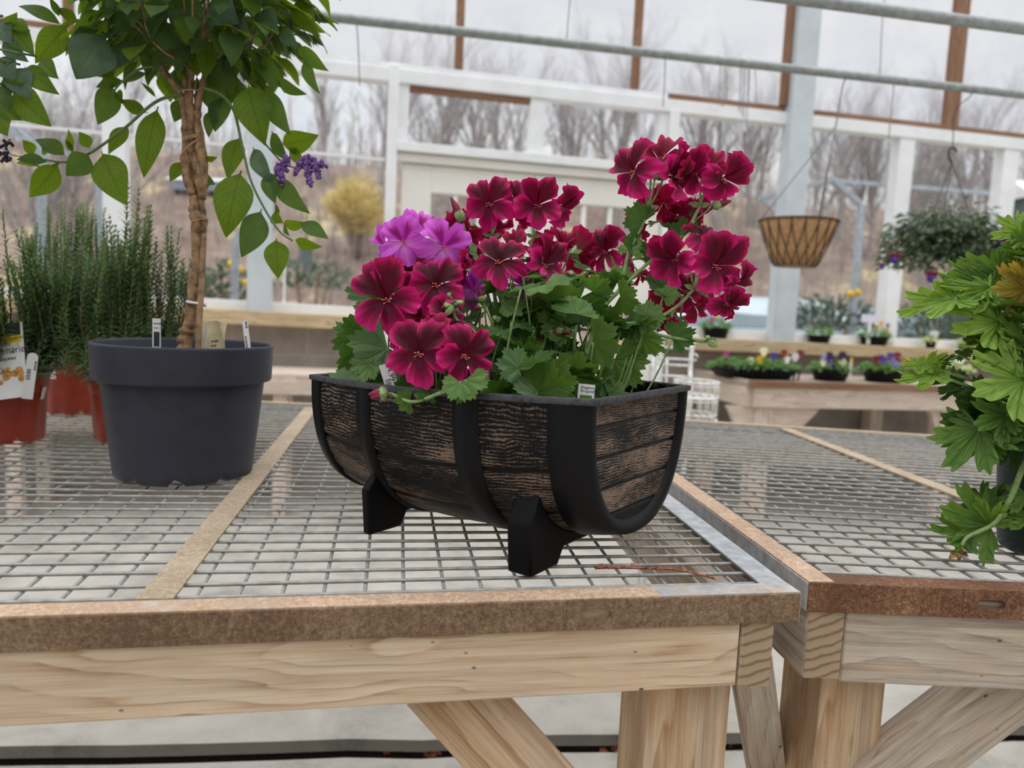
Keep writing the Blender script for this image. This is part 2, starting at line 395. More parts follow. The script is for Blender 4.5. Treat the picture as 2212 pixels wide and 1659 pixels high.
# glazing
def glass(name, tint=(252, 254, 255), gloss=0.06):
    m, b = mat(name)
    t = b.n('ShaderNodeBsdfTransparent', None, Color=rgba(tint)); g = b.n('ShaderNodeBsdfGlossy', None, Color=(1, 1, 1, 1), Roughness=0.02)
    fr = b.n('ShaderNodeLayerWeight', None, Blend=0.08)
    mx = b.n('ShaderNodeMixShader', None, i0=b.m('ADD', gloss * 0.3, b.m('MULTIPLY', fr.outputs['Fresnel'], 0.7)), i1=t, i2=g)
    b.n('ShaderNodeOutputMaterial', None, Surface=mx); return m
M['glass'] = glass('window_glass')
M['car_glass'] = plain('reflection_toned_glass', (130, 144, 150), 0.06, 0.02)  # pale tone stands in for bright reflection on the panes
m_, b = mat('ribbed_polycarbonate'); u_, v_, _ = b.xyz(b.uv())
rib = b.m('ABSOLUTE', b.m('SINE', b.m('MULTIPLY', u_, 3.1416 / 0.012)))
cloud = b.noise(b.vec(b.m('MULTIPLY', u_, 3), b.m('MULTIPLY', v_, 2), 0), 1.3, 4, 0.6)
fac = b.m('ADD', 0.36, b.m('MULTIPLY', b.m('SUBTRACT', 1.0, b.step(rib, 0.0, 0.55)), 0.05))
ribc = b.m('MULTIPLY', b.m('SUBTRACT', 1.0, b.step(rib, 0.0, 0.6)), b.step(b.noise(b.vec(b.m('MULTIPLY', u_, 2.3), b.m('MULTIPLY', v_, .5), 4), 1.0, 3), .45, .62))
tlc = b.mix(b.m('MULTIPLY', ribc, .55), b.ramp(cloud, [(.34, lin((226, 229, 238))), (.62, lin((248, 249, 253)))]), lin((200, 206, 222)))
tr = b.n('ShaderNodeBsdfTransparent', None, Color=rgba((252, 253, 255))); tl = b.n('ShaderNodeBsdfTranslucent', None, Color=tlc)
b.n('ShaderNodeOutputMaterial', None, Surface=b.n('ShaderNodeMixShader', None, i0=fac, i1=tr, i2=tl))
M['poly'] = m_

# leaves and petals (UV: u across or around 0..1, v from base 0 to tip 1)
def leaf_pinnate(name, c, dark, vein, trans, nv=9, tfac=0.4, quilt=0.5, rough=0.55):
    m, b = mat(name); u, v, _ = b.xyz(b.uv())
    a = b.m('ABSOLUTE', b.m('SUBTRACT', b.m('MULTIPLY', u, 2), 1.0))
    k = b.m('FRACT', b.m('SUBTRACT', b.m('MULTIPLY', v, nv), b.m('MULTIPLY', a, nv * 0.26)))
    side = b.m('ABSOLUTE', b.m('SUBTRACT', k, 0.5))
    sv = b.step(side, 0.36, 0.5); mid = b.m('SUBTRACT', 1.0, b.step(a, 0.02, 0.085))
    vn = b.m('MAXIMUM', b.m('MULTIPLY', sv, 0.75), mid)
    net = b.n('ShaderNodeTexVoronoi', {'feature': 'DISTANCE_TO_EDGE'}, Scale=1.0); b.put(net.inputs['Vector'], b.vec(b.m('MULTIPLY', u, 26), b.m('MULTIPLY', v, 44), 0))
    q = b.step(net.outputs['Distance'], 0.0, 0.22)
    n = b.noise(b.obj(), 40, 3); base = b.mix(b.step(n, 0.3, 0.7), lin(dark), lin(c))
    col = b.mix(b.m('MULTIPLY', vn, 0.45), base, lin(vein))
    tcol = b.mix(b.m('MULTIPLY', vn, 0.5), lin(trans), lin(tuple(x * 0.6 for x in trans)))
    h = b.m('SUBTRACT', b.m('MULTIPLY', q, quilt), b.m('MULTIPLY', vn, 0.9))
    return finish(m, b, col, rough, b.bump(h, 0.55, 0.0012), 0.4, trans=tcol, tfac=tfac)
def leaf_radial(name, c, dark, vein, trans, lobes=5, tfac=0.35, rough=0.6):
    m, b = mat(name); u, v, _ = b.xyz(b.uv())
    k = b.m('ABSOLUTE', b.m('SUBTRACT', b.m('FRACT', b.m('MULTIPLY', u, lobes)), 0.5))
    wide = b.m('MULTIPLY', k, v)
    main = b.m('SUBTRACT', 1.0, b.step(wide, 0.008, 0.030))
    fork = b.m('ABSOLUTE', b.m('SUBTRACT', k, b.m('MULTIPLY', b.m('MAXIMUM', b.m('SUBTRACT', v, 0.45), 0.0), 0.55)))
    sec = b.m('MULTIPLY', b.m('SUBTRACT', 1.0, b.step(b.m('MULTIPLY', fork, v), 0.01, 0.04)), b.step(v, 0.45, 0.55))
    vn = b.m('MAXIMUM', main, b.m('MULTIPLY', sec, 0.7))
    n = b.noise(b.obj(), 30, 3); base = b.mix(b.step(n, 0.3, 0.7), lin(dark), lin(c))
    base = b.mix(b.m('MULTIPLY', vn, 0.35), base, lin(vein))
    h = b.m('SUBTRACT', b.m('MULTIPLY', b.noise(b.obj(), 600, 2), 0.2), vn)
    return finish(m, b, base, rough, b.bump(h, 0.9, 0.0016), 0.35, trans=lin(trans), tfac=tfac)
M['geranium_leaf'] = leaf_radial('geranium_leaf', (106, 140, 70), (72, 108, 48), (150, 176, 112), (120, 164, 50))
M['geranium_dark'] = leaf_radial('geranium_leaf_deep_green', (76, 110, 54), (48, 80, 36), (118, 146, 88), (84, 128, 34))
M['geranium_pale'] = leaf_radial('geranium_leaf_pale', (126, 158, 112), (98, 134, 84), (156, 182, 140), (140, 180, 90))
M['scented_leaf'] = leaf_radial('scented_leaf', (100, 136, 66), (72, 108, 46), (60, 88, 40), (130, 168, 44), 5)
M['scented_lime'] = leaf_radial('scented_leaf_lime', (138, 172, 76), (112, 148, 54), (92, 122, 46), (160, 192, 54), 5)
M['scented_dark'] = leaf_radial('scented_leaf_dark', (66, 98, 48), (44, 74, 36), (46, 66, 34), (90, 120, 30), 5)
M['scented_brown'] = leaf_radial('scented_leaf_scorched', (150, 142, 60), (172, 112, 50), (110, 96, 40), (190, 170, 50), 5)
M['helio_leaf'] = leaf_pinnate('heliotrope_leaf', (74, 104, 58), (52, 82, 42), (98, 126, 80), (124, 158, 28))
M['helio_grey'] = leaf_pinnate('heliotrope_leaf_greyed', (92, 116, 96), (70, 96, 76), (120, 142, 120), (116, 150, 60), tfac=0.3)
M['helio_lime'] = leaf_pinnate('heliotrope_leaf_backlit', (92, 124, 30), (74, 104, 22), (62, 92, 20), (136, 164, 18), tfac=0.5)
M['stem'] = plain('green_stem', (126, 152, 92), 0.6, 0.06, 90)
M['stem_dark'] = plain('dark_green_stem', (84, 110, 60), 0.6, 0.06, 90)
M['sepal'] = plain('hairy_green_sepal', (142, 168, 108), 0.7, 0.06, 120)
M['bark'] = plain('brown_bark', (142, 114, 86), 0.85, 0.14, 70, 0.2, 0.8)
def simple_leaf(name, c, trans, var=0.12, scale=25, tfac=0.3, rough=0.55):
    m, b = mat(name); n = b.noise(b.obj(), scale, 3)
    col = b.ramp(n, [(0.3, lin(tuple(x * (1 - var * 2) for x in c))), (0.5, lin(c)), (0.7, lin(tuple(min(255, x * (1 + var * 1.5)) for x in c)))])
    return finish(m, b, col, rough, None, 0.4, trans=lin(trans), tfac=tfac)
M['rosemary'] = simple_leaf('rosemary_needles', (102, 128, 90), (110, 140, 70), 0.2, 18)
M['rosemary_light'] = simple_leaf('rosemary_young_needles', (112, 140, 92), (130, 165, 80), 0.2, 18)
M['pansy_leaf'] = simple_leaf('pansy_leaves', (92, 140, 58), (120, 170, 50))
M['fuchsia_leaf'] = simple_leaf('fuchsia_leaves', (84, 100, 74), (80, 110, 50), 0.2)
M['white_green'] = simple_leaf('variegated_leaves', (196, 208, 142), (200, 215, 130))
M['shrub'] = simple_leaf('outdoor_evergreen', (92, 112, 92), (80, 100, 70), 0.2, 4)

def petal(name, core, body, edge, trans, lo=0.50, hi=0.98, vein=0.25, blotch=None):
    m, b = mat(name); u, v, _ = b.xyz(b.uv())
    st = b.noise(b.vec(b.m('MULTIPLY', u, 22), b.m('MULTIPLY', v, 1.6), 1.0), 1.0, 3, 0.7)
    e = b.m('ABSOLUTE', b.m('SUBTRACT', b.m('MULTIPLY', u, 2), 1.0))
    r = b.m('ADD', b.m('ADD', v, b.m('MULTIPLY', b.m('POWER', e, 4.0), 0.22)), b.m('MULTIPLY', b.m('SUBTRACT', st, 0.5), vein))
    col = b.ramp(r, [(0.0, lin(core)), (lo, lin(core)), ((lo + hi) * 0.5, lin(body)), (hi, lin(edge)), (1.0, lin(edge))])
    if blotch:
        bl = b.m('MULTIPLY', b.step(b.m('ADD', st, b.m('MULTIPLY', b.m('SUBTRACT', 0.66, v), 0.9)), 0.46, 0.58), b.m('SUBTRACT', 1.0, b.step(e, 0.2, 0.75)))
        bl = b.m('MULTIPLY', bl, b.m('MULTIPLY', b.step(v, 0.05, 0.2), b.m('SUBTRACT', 1.0, b.step(v, 0.72, 0.95))))
        col = b.mix(bl, col, lin(blotch))
    return finish(m, b, col, 0.62, b.bump(st, 0.25, 0.001), 0.25, trans=b.mix(0.5, col, lin(trans)), tfac=0.33)
M['petal_upper'] = petal('burgundy_upper_petal', (66, 6, 28), (112, 8, 48), (206, 22, 110), (170, 0, 66), 0.62, 1.0, 0.30)
M['petal_lower'] = petal('burgundy_lower_petal', (84, 10, 40), (156, 16, 74), (224, 40, 132), (190, 0, 90), 0.46, 0.96, 0.40)
M['petal_back'] = petal('crimson_petal_back', (96, 4, 28), (128, 6, 46), (196, 16, 96), (180, 0, 60), 0.45, 0.98, 0.24)
M['pink_upper'] = petal('orchid_pink_upper_petal', (196, 60, 190), (212, 84, 208), (222, 104, 220), (225, 60, 215), 0.25, 0.9, 0.3, (136, 8, 84))
M['pink_lower'] = petal('orchid_pink_lower_petal', (226, 150, 224), (216, 110, 216), (216, 100, 216), (225, 80, 220), 0.15, 0.8, 0.2)
M['bud'] = plain('burgundy_bud', (120, 14, 48), 0.6, 0.1, 200)
M['helio_flower'] = plain('purple_heliotrope_florets', (112, 76, 140), 0.7, 0.16, 260)
M['helio_bud'] = plain('dark_heliotrope_buds', (44, 34, 54), 0.7, 0.1, 260)
# ------------------------------------------------------------------ the greenhouse end wall
YAW = math.radians(12.3)
W0 = P(1700, 740, 4.8)
WU = V((math.cos(YAW), math.sin(YAW), 0)); WN = V((math.sin(YAW), -math.cos(YAW), 0))   # along the wall, and into the room
def WP(u, z, off=0.0): return V((W0.x, W0.y, 0)) + WU * u + WN * off + V((0, 0, z))
def onwall(x, y, off=0.0): return onplane(x, y, W0 + WN * off, WN)
def wbeam(mb, u0, z0, u1, z1, w, d, off=0.0):
    """board on the wall: w in the wall plane, d deep; centre line (u0, z0)-(u1, z1)"""
    a, c = WP(u0, z0, off), WP(u1, z1, off)
    mb.beam(a, c, w, d, WN) if True else None
def wboard(name, u0, u1, z0, z1, d, off, m, bevel=0.004, label=None):
    mb = MB(); horiz = (u1 - u0) >= (z1 - z0)
    if horiz: wbeam(mb, u0, (z0 + z1) / 2, u1, (z0 + z1) / 2, z1 - z0, d, off)
    else: wbeam(mb, (u0 + u1) / 2, z0, (u0 + u1) / 2, z1, u1 - u0, d, off)
    return structure(name, mb, m, label, True, bevel)

# floor: a nearer slab, a gap, and the slab that carries on to the wall
e0, e1 = onz(0, 1614, 0), onz(1263, 1588, 0)
dr = (e1 - e0).normalized(); e0 = e0 - dr * 3.0; e1 = e1 + dr * 6.5
far0, far1 = WP(-8, 0), WP(5, 0)
mb = MB(); nx = 24
def strip(a, c, n=24, amp=0.0, seed=0):
    return [a.lerp(c, i / n) + V((0, amp * mnoise.noise(V((i * 0.7, seed, 0))), 0)) for i in range(n + 1)]
top = strip(e0, e1, 60, 0.02); bot = [p + V((0, -0.012, -0.024)) for p in top]
fa = strip(far0, far1, 60)
mb.grid([top, fa], lambda i, j: (j * 0.1, i))
structure('floor', mb, M['floor'])
mb = MB(); mb.grid([bot, top], lambda i, j: (j * 0.1, i * 0.05)); structure('floor_edge', mb, M['curb'], 'grey broken edge of the concrete floor slab')
mb = MB(); nb = [V((p.x, -1.5, -0.024)) for p in top]
mb.grid([nb, [p + V((0, -0.03, -0.0)) for p in bot]], lambda i, j: (j * 0.1, i)); structure('floor', mb, M['floor'])
mb = MB(); mb.grid([[p + V((0, -0.06, -0.026)) for p in bot], [p + V((0, 0.1, -0.026)) for p in bot]], lambda i, j: (j, i)); structure('floor_gap', mb, M['soil'], 'dark dirt in the gap between the floor slabs')

# unseen plain wall added behind the viewer to cut the flat front light
mb = MB(); mb.beam(V((-9, -3.6, 1.5)), V((9, -3.6, 1.5)), 0.16, 3.2); structure('light_cut_wall', mb, M['added_wall'])
# block wall below the windows
UL, UR = -7.0, 3.6
for k, (u0, u1, zt) in enumerate(((UL, -2.56, 0.98), (-0.87, UR, 0.90))):
    mb = MB(); c = [WP(u0, -0.05), WP(u1, -0.05), WP(u1, zt), WP(u0, zt)]; th = WN * -0.15
    o = len(mb.v); mb.v += c + [p + th for p in c]
    uvq = [(u0, 0), (u1, 0), (u1, zt), (u0, zt)]
    mb.face((0, 1, 2, 3), uvq); mb.face((5, 4, 7, 6), uvq); mb.face((3, 2, 6, 7), uvq); mb.face((0, 4, 5, 1), uvq); mb.face((1, 5, 6, 2), uvq); mb.face((4, 0, 3, 7), uvq)
    structure('wall_back', mb, M['block'])
# sills and the white strips on them
mb = MB(); mb.beam(WP(UL, 1.035, 0.03), WP(-2.60, 0.985, 0.03), 0.21, 0.075, V((0, 0, 1))); structure('trim_1', mb, M['wood_sill'], None, True, 0.004)
mb = MB(); mb.beam(WP(-0.86, 0.944, 0.03), WP(UR, 0.924, 0.03), 0.21, 0.075, V((0, 0, 1))); structure('trim_2', mb, M['wood_sill'], None, True, 0.004)
mb = MB(); wbeam(mb, UL, 1.11, -2.60, 1.045, 0.055, 0.06); structure('trim_3', mb, M['white_paint'], None, True, 0.003)
mb = MB(); wbeam(mb, -0.86, 1.005, UR, 0.990, 0.06, 0.06); structure('trim_4', mb, M['white_paint'], None, True, 0.003)
# the long white rail, and the strip on top of it
wboard('trim_5', UL, UR, 2.312, 2.386, 0.09, 0.02, M['white_paint'])
wboard('trim_6', UL, -3.4, 2.388, 2.424, 0.05, 0.02, M['brown_wood'], 0.002)
wboard('trim_7', -3.4, -0.95, 2.388, 2.42, 0.05, 0.02, M['white_paint'], 0.002)
wboard('trim_8', -0.95, -0.18, 2.388, 2.424, 0.05, 0.02, M['brown_wood'], 0.002)
wboard('trim_9', -0.03, UR, 2.388, 2.424, 0.05, 0.02, M['brown_wood'], 0.002)
# posts
wboard('trim_10', -0.172, -0.024, 0.96, 4.2, 0.10, 0.07, M['blue_white'])
wboard('trim_11', -0.216, -0.174, 2.424, 4.2, 0.04, 0.05, M['brown_wood'], 0.002)
wboard('trim_12', 0.655, 0.765, 1.0, 2.312, 0.09, 0.01, M['white_paint'])
wboard('trim_13', 1.455, 1.575, 1.0, 2.312, 0.09, 0.01, M['white_paint'])
wboard('trim_14', -3.315, -3.19, 1.0, 2.312, 0.09, 0.05, M['blue_white'])
wboard('trim_15', -4.03, -3.92, 1.06, 2.312, 0.09, 0.02, M['white_paint'])
wboard('trim_16', -2.590, -2.535, 0.0, 2.40, 0.11, 0.03, M['white_paint'])
wboard('trim_17', -0.935, -0.875, 0.0, 2.33, 0.10, 0.02, M['white_paint'])
wboard('trim_18', -4.75, -4.65, 1.08, 2.312, 0.09, 0.02, M['white_paint'])
wboard('trim_19', 2.35, 2.46, 1.0, 2.312, 0.09, 0.02, M['white_paint'])
for k, u in enumerate((-5.2, -4.19, -3.2, -2.205, -1.155, 1.035, 2.05)):
    wd = 0.10 if u > 0 else 0.044
    wboard(f'trim_{20 + k}', u - wd / 2, u + wd / 2, 2.424, 4.2, 0.045, 0.02, M['brown_wood'], 0.002)
# ribbed plastic panes above
edges = [-6.2, -5.2, -4.19, -3.2, -2.205, -1.155, -0.17, 1.035, 2.05, 3.0]
wi = 0
def pane(mb, u0, u1, z0, z1, off=-0.01):
    o = len(mb.v); mb.v += [WP(u0, z0, off), WP(u1, z0, off), WP(u1, z1, off), WP(u0, z1, off)]
    mb.face((o, o + 1, o + 2, o + 3), [(u0, z0), (u1, z0), (u1, z1), (u0, z1)])
for a, c in zip(edges, edges[1:]):
    wi += 1; mb = MB(); pane(mb, a, c, 2.42, 4.2); structure(f'window_{wi}', mb, M['poly'])
# clear glazing under the rail
for a, c in ((-5.9, -4.75), (-4.65, -4.03), (-3.92, -3.315), (-3.19, -2.59), (-0.875, -0.172), (-0.024, 0.655), (0.765, 1.455), (1.575, 2.35), (2.46, 3.5)):
    wi += 1; mb = MB(); pane(mb, a, c, 1.0, 2.32); structure(f'window_{wi}', mb, M['glass'])
# thin glazing bars that cross some of the clear panes
mb = MB(); wbeam(mb, -3.92, 1.915, -2.60, 1.905, 0.016, 0.02, -0.01); wbeam(mb, -5.9, 1.93, -4.03, 1.917, 0.016, 0.02, -0.01); structure('trim_30', mb, M['white_paint'])
mb = MB(); wbeam(mb, -3.13, 1.02, -3.13, 1.30, 0.012, 0.02, -0.01); structure('trim_31', mb, M['white_paint'])

# door head, transom and the pair of doors
wboard('trim_40', -2.535, -0.935, 1.945, 1.995, 0.13, 0.03, M['white_paint'])
wboard('trim_41', -2.535, -0.935, 1.895, 1.94, 0.10, 0.01, M['cream_paint'])
wboard('trim_42', -1.785, -1.695, 1.995, 2.312, 0.08, 0.01, M['white_paint'])
wboard('trim_43', -2.535, -2.475, 1.995, 2.312, 0.07, 0.01, M['white_paint'])
wboard('trim_44', -0.995, -0.935, 1.995, 2.312, 0.07, 0.01, M['white_paint'])
wboard('trim_45', -2.47, -1.785, 2.285, 2.312, 0.06, 0.01, M['brown_wood'])
for a, c in ((-2.475, -1.785), (-1.695, -0.995)):
    wi += 1; mb = MB(); pane(mb, a, c, 1.99, 2.315); structure(f'window_{wi}', mb, M['glass'])
for k, (u0, u1) in enumerate(((-2.50, -1.745), (-1.735, -0.94))):
    mb = MB(); st = 0.165 if k == 0 else 0.15
    zr = (0.02, 0.34, 0.44, 1.15, 1.30, 1.735, 1.89)
    wbeam(mb, u0 + st / 2, 0.02, u0 + st / 2, 1.89, st, 0.045); wbeam(mb, u1 - st / 2, 0.02, u1 - st / 2, 1.89, st, 0.045)
    for a, c in ((0.02, 0.30), (1.13, 1.29), (1.74, 1.89)): wbeam(mb, u0 + st, (a + c) / 2, u1 - st, (a + c) / 2, c - a, 0.045)
    wbeam(mb, u0 + st, 0.52, u1 - st, 0.52, 0.46, 0.02)
    d = structure(f'door_{k + 1}', mb, M['cream_paint'], None, True, 0.004)
    mu = MB(); w = (u1 - u0 - 2 * st) / 3
    for j in (1, 2):
        wbeam(mu, u0 + st + w * j, 1.29, u0 + st + w * j, 1.74, 0.022, 0.03); wbeam(mu, u0 + st + w * j, 0.75, u0 + st + w * j, 1.13, 0.022, 0.03)
    part('glazing_bars', mu, M['cream_paint'], d)
    g = MB(); pane(g, u0 + st, u1 - st, 1.29, 1.74, 0.0); pane(g, u0 + st, u1 - st, 0.75, 1.13, 0.0); part('glass', g, M['glass'], d)
mb = MB(); mb.ball(WP(-1.66, 1.02, 0.06), 0.03, 12, 8); part('door_knob', mb, M['galv'], bpy.data.objects['door_2'])

# ------------------------------------------------------------------ overhead pipes and what hangs on them
OP1, OP2 = 1.35, 2.1
def pipe_at(x, y, off): return onplane(x, y, W0 + WN * off, WN)
a, c = pipe_at(610, 25, OP1), pipe_at(2212, 205, OP1); dpa = (c - a)
mb = MB(); mb.tube([a - dpa * 0.55, a, c, c + dpa * 0.5], 0.0185, 12)
solo('overhead_pipe', mb, M['pipe'], 'long thin grey metal pipe crossing below the plastic panes, carrying the hanging basket wires', 'pipe')
PA, PC = a.copy(), c.copy()
PIPE1 = lambda x: PA.lerp(PC, (x - 610) / 1602.0)
a2, c2 = pipe_at(1740, 0, OP2), pipe_at(2212, 62, OP2); dpb = (c2 - a2)
mb = MB(); mb.tube([a2 - dpb * 2.0, a2, c2, c2 + dpb * 1.2], 0.0195, 12)
solo('overhead_pipe', mb, M['pipe'], 'thicker grey metal pipe at the very top, above the other pipe', 'pipe')
def wire(name, pts, r, label, group=None):
    mb = MB(); mb.tube(smooth_path(pts, 5), r, 5); return solo(name, mb, M['thin_wire'], label, 'wire', group)
p1 = lambda x: PIPE1(x)
dP = lambda x: depth(PIPE1(x))
for (x0, y0, pts, lab) in (
    (770, 44, [(770, 44), (774, 100), (777, 185)], 'thin twin wire hanging from the pipe beside the small tree crown'),
    (1224, 92, [(1232, -10), (1226, 60), (1224, 92)], 'pale wire dropping to the pipe between the two narrow brown mullions'),
    (1437, 118, [(1437, 118), (1436, 170), (1432, 230)], 'short loose wire below the pipe just after the second brown mullion'),
    (1910, 165, [(1911, -8), (1905, 60), (1901, 165)], 'wavy wire from the upper pipe down to the lower pipe'),
    (1925, 175, [(1927, 175), (1930, 190), (1923, 260), (1920, 300)], 'bent wire hanging below the lower pipe near the white post')):
    d = dP(x0) - 0.012; wire('hanging_wire', [P(x, y, d) for x, y in pts], 0.0022, lab)
mb = MB(); d = dP(1605)
for j, x in enumerate((1598, 1602, 1606, 1610, 1616)):
    mb.tube(smooth_path([P(x + 2, 131, d - 0.015), P(x, 175 + 3 * j, d), P(x - 3, 238 + 6 * j, d)], 4), 0.0016, 4)
for x in (1558, 1622):
    mb.tube(smooth_path([P(x, 128, d - 0.01), P(x - 4, 170, d), P(x - 3, 222, d), P(x + 8, 226, d), P(x + 12, 200, d), P(x + 8, 132, d)], 4), 0.0016, 4)
solo('wire_bundle', mb, M['thin_wire'], 'bundle of spare thin hanger wires looped over the pipe before the thick post', 'wire')
# ------------------------------------------------------------------ wire-topped benches
def bilerp(q, a, c):
    fl, fr, bl, br = q
    return fl.lerp(fr, a).lerp(bl.lerp(br, a), c)
def wire_top(mb, q, nx, ny, r=0.0022, seed=1, inset=0.006):
    rd = random.Random(seed)
    for j in range(1, ny):                                    # cross wires, on top
        c = j / ny; pts = []
        for i in range(0, 25):
            a = i / 24; p = bilerp(q, a, c); w = 0.0018 * mnoise.noise(V((a * 3, j * 0.9, seed)))
            pts.append(p + V((0, w * 1.5, -r + w * 0.5)))
        mb.tube(pts, r, 6)
    for i in range(1, nx):
        a = i / nx; pts = []
        for j in range(0, 21):
            c = j / 20; p = bilerp(q, a, c); w = 0.0018 * mnoise.noise(V((i * 0.7, c * 3, seed + 5)))
            pts.append(p + V((w * 1.5, 0, -3 * r)))
        mb.tube(pts, r, 6)
def slot_flange(mb, p0, p1, h, t, slot_at=None, slot_len=0.034, slot_h=0.011):
    """vertical flange hanging down from p0-p1 (its top edge), with an oblong hole cut through"""
    d = (p1 - p0); L = d.length; d = d.normalized(); n = d.cross(V((0, 0, 1))).normalized()
    q = lambda u, z, k: p0 + d * u + V((0, 0, z)) + n * (t * (k - 0.5))
    if slot_at is None:
        mb.beam(p0 + V((0, 0, -h / 2)), p1 + V((0, 0, -h / 2)), t, h); return
    N = 24; ring = []; box = []
    x0, x1 = slot_at - slot_len, slot_at + slot_len
    for k in range(N):
        a = 2 * math.pi * k / N; cx_, sy_ = math.cos(a), math.sin(a)
        ring.append((slot_at + (slot_len / 2 - slot_h / 2) * (1 if cx_ > 1e-6 else -1 if cx_ < -1e-6 else 0) + slot_h / 2 * cx_, -h * 0.5 + slot_h / 2 * sy_))
        s = max(abs(cx_), abs(sy_)); box.append((slot_at + slot_len * cx_ / s, -h * 0.5 + h * 0.5 * sy_ / s))
    for k in (0, 1):
        o = len(mb.v); mb.v += [q(u, z, k) for u, z in ring] + [q(u, z, k) for u, z in box]
        for i in range(N):
            j = (i + 1) % N; f = (o + i, o + N + i, o + N + j, o + j); mb.face(f if k else f[::-1])
    o = len(mb.v); mb.v += [q(u, z, 0) for u, z in ring] + [q(u, z, 1) for u, z in ring]
    for i in range(N): j = (i + 1) % N; mb.face((o + i, o + j, o + N + j, o + N + i))
    zc = V((0, 0, -h / 2))
    mb.beam(p0 + zc, p0 + d * x0 + zc, t, h); mb.beam(p0 + d * x1 + zc, p1 + zc, t, h)
Z = V((0, 0, 1))
def XY(x, y, z=BT): return V((x, y, z))

# --- bench under the barrel planter
qL = (XY(-1.30, 0.5025), XY(0.342, 0.823), XY(-1.72, 2.17), XY(0.155, 2.215))
fl, fr, bl, br = qL
along = (fr - fl).normalized(); back = V((-along.y, along.x, 0))
b1 = thing('slatted_bench', 'weathered pine bench with rusty wire top carrying the planter and slate grey pot', 'bench', (-0.4, 1.3, -0.024))
mb = MB()
RW, RH = 0.030, 0.034
slot_u = (onz(1292, 1297, BT) - fl).dot(along)
slot_flange(mb, fl, fr, RH, 0.003, slot_u)
mb.beam(fl + back * RW / 2 - Z * 0.0015, fr + back * RW / 2 - Z * 0.0015, RW, 0.003)
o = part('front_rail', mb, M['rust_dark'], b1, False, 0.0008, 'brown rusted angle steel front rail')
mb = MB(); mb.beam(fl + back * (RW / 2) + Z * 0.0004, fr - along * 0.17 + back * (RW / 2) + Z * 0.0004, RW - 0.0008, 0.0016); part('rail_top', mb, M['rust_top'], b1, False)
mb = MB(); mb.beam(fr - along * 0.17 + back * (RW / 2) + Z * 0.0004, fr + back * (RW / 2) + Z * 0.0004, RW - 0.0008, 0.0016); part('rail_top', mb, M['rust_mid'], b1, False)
mb = MB(); rd = (br - fr).normalized(); rn = V((-rd.y, rd.x, 0))
mb.beam(fr + rn * 0.017 - Z * 0.0017 + rd * 0.031, br + rn * 0.017 - Z * 0.0017, 0.034, 0.003); mb.beam(fr - Z * 0.018, br - Z * 0.018, 0.003, 0.034)
part('side_rail', mb, M['galv'], b1, False, 0.0008, 'grey galvanised side rail')
mb = MB(); mb.beam(bl + V((0, -0.015, -0.0015)), br + V((0, -0.015, -0.0015)), 0.03, 0.003); mb.beam(bl - Z * 0.018, br - Z * 0.018, 0.003, 0.034); part('back_rail', mb, M['bar_tan'], b1, False)
d0, d1 = onz(337, 1292, BT), onz(662, 894, BT); dd = (d1 - d0).normalized()
mb = MB(); mb.beam(d0 + Z * 0.0002 - dd * 0.005, d1 + dd * 0.12 + Z * 0.0002, 0.036, 0.003); part('divider_bar', mb, M['bar_tan'], b1, False, 0.0006)
mb = MB(); wire_top(mb, tuple(p - Z * 0.0032 for p in (fl + back * 0.012, fr + back * 0.012 - along * 0.012, bl, br)), 38, 41, seed=3); part('wire_mesh', mb, M['wire'], b1)
# timber under it
ap0 = fl + back * 0.024 - Z * 0.061 ; ap1 = fr + back * 0.024 - along * 0.069 - Z * 0.061
mb = MB(); mb.beam(ap0, ap1, 0.038, 0.100); part('apron_board', mb, M['wood_new'], b1, True, 0.002)
s0 = fr - along * 0.048 + back * 0.004 - Z * 0.069; s1 = br - along * 0.048 - Z * 0.069
mb = MB(); mb.beam(s0 + V((0, 0.0008, 0)), s1, 0.038, 0.086); part('apron_board', mb, M['wood_grey'], b1, True, 0.002)
mb = MB(); mb.beam(s0 - (s1 - s0).normalized() * 0.0006, s0 + V((0, 0.001, 0)), 0.037, 0.085); part('board_end', mb, M['endgrain'], b1, False)
mb = MB(); mb.beam(bl + V((0, -0.03, -0.068)), br + V((-0.05, -0.03, -0.068)), 0.038, 0.084); part('apron_board', mb, M['wood_grey'], b1, True, 0.002)
for a, off in ():
    mb = MB(); p = bilerp(qL, a, 0.03); r_ = bilerp(qL, a, 0.97); mb.beam(p - Z * 0.068, r_ - Z * 0.068, 0.038, 0.07); part('cross_support', mb, M['wood_grey'], b1, True, 0.002)
def leg_at(x0, x1, y, d, zt, m, thing_, w=None):
    a_, c_ = P(x0, y, d), P(x1, y, d); wd = w or (c_ - a_).length
    p = (a_ + c_) / 2; mb = MB(); mb.beam(V((p.x, p.y, -0.024)), V((p.x, p.y, zt)), wd, 0.089, back); part('leg', mb, m, thing_, True, 0.003)
    return p
pl = leg_at(1362, 1545, 1520, 0.935, 0.755, M['wood_leg'], b1)
leg_at(-260, -80, 1560, 0.83, 0.755, M['wood_leg'], b1)
for a in (0.06, 0.93):
    p = bilerp(qL, a, 0.95); mb = MB(); mb.beam(V((p.x, p.y, 0)), V((p.x, p.y, 0.755)), 0.085, 0.089); part('leg', mb, M['wood_leg'], b1, True, 0.003)
mb = MB(); mb.beam(P(938, 1450, 0.865), P(1252, 1800, 0.875) , 0.038, 0.089, along); part('brace', mb, M['wood_leg'], b1, True, 0.002)
mb = MB(); q0 = P(1612, 1385, 0.93); mb.beam(q0, P(1668, 1760, 1.14), 0.055, 0.05, V((1, 0, 0))); part('brace', mb, M['wood_grey'], b1, True, 0.002)

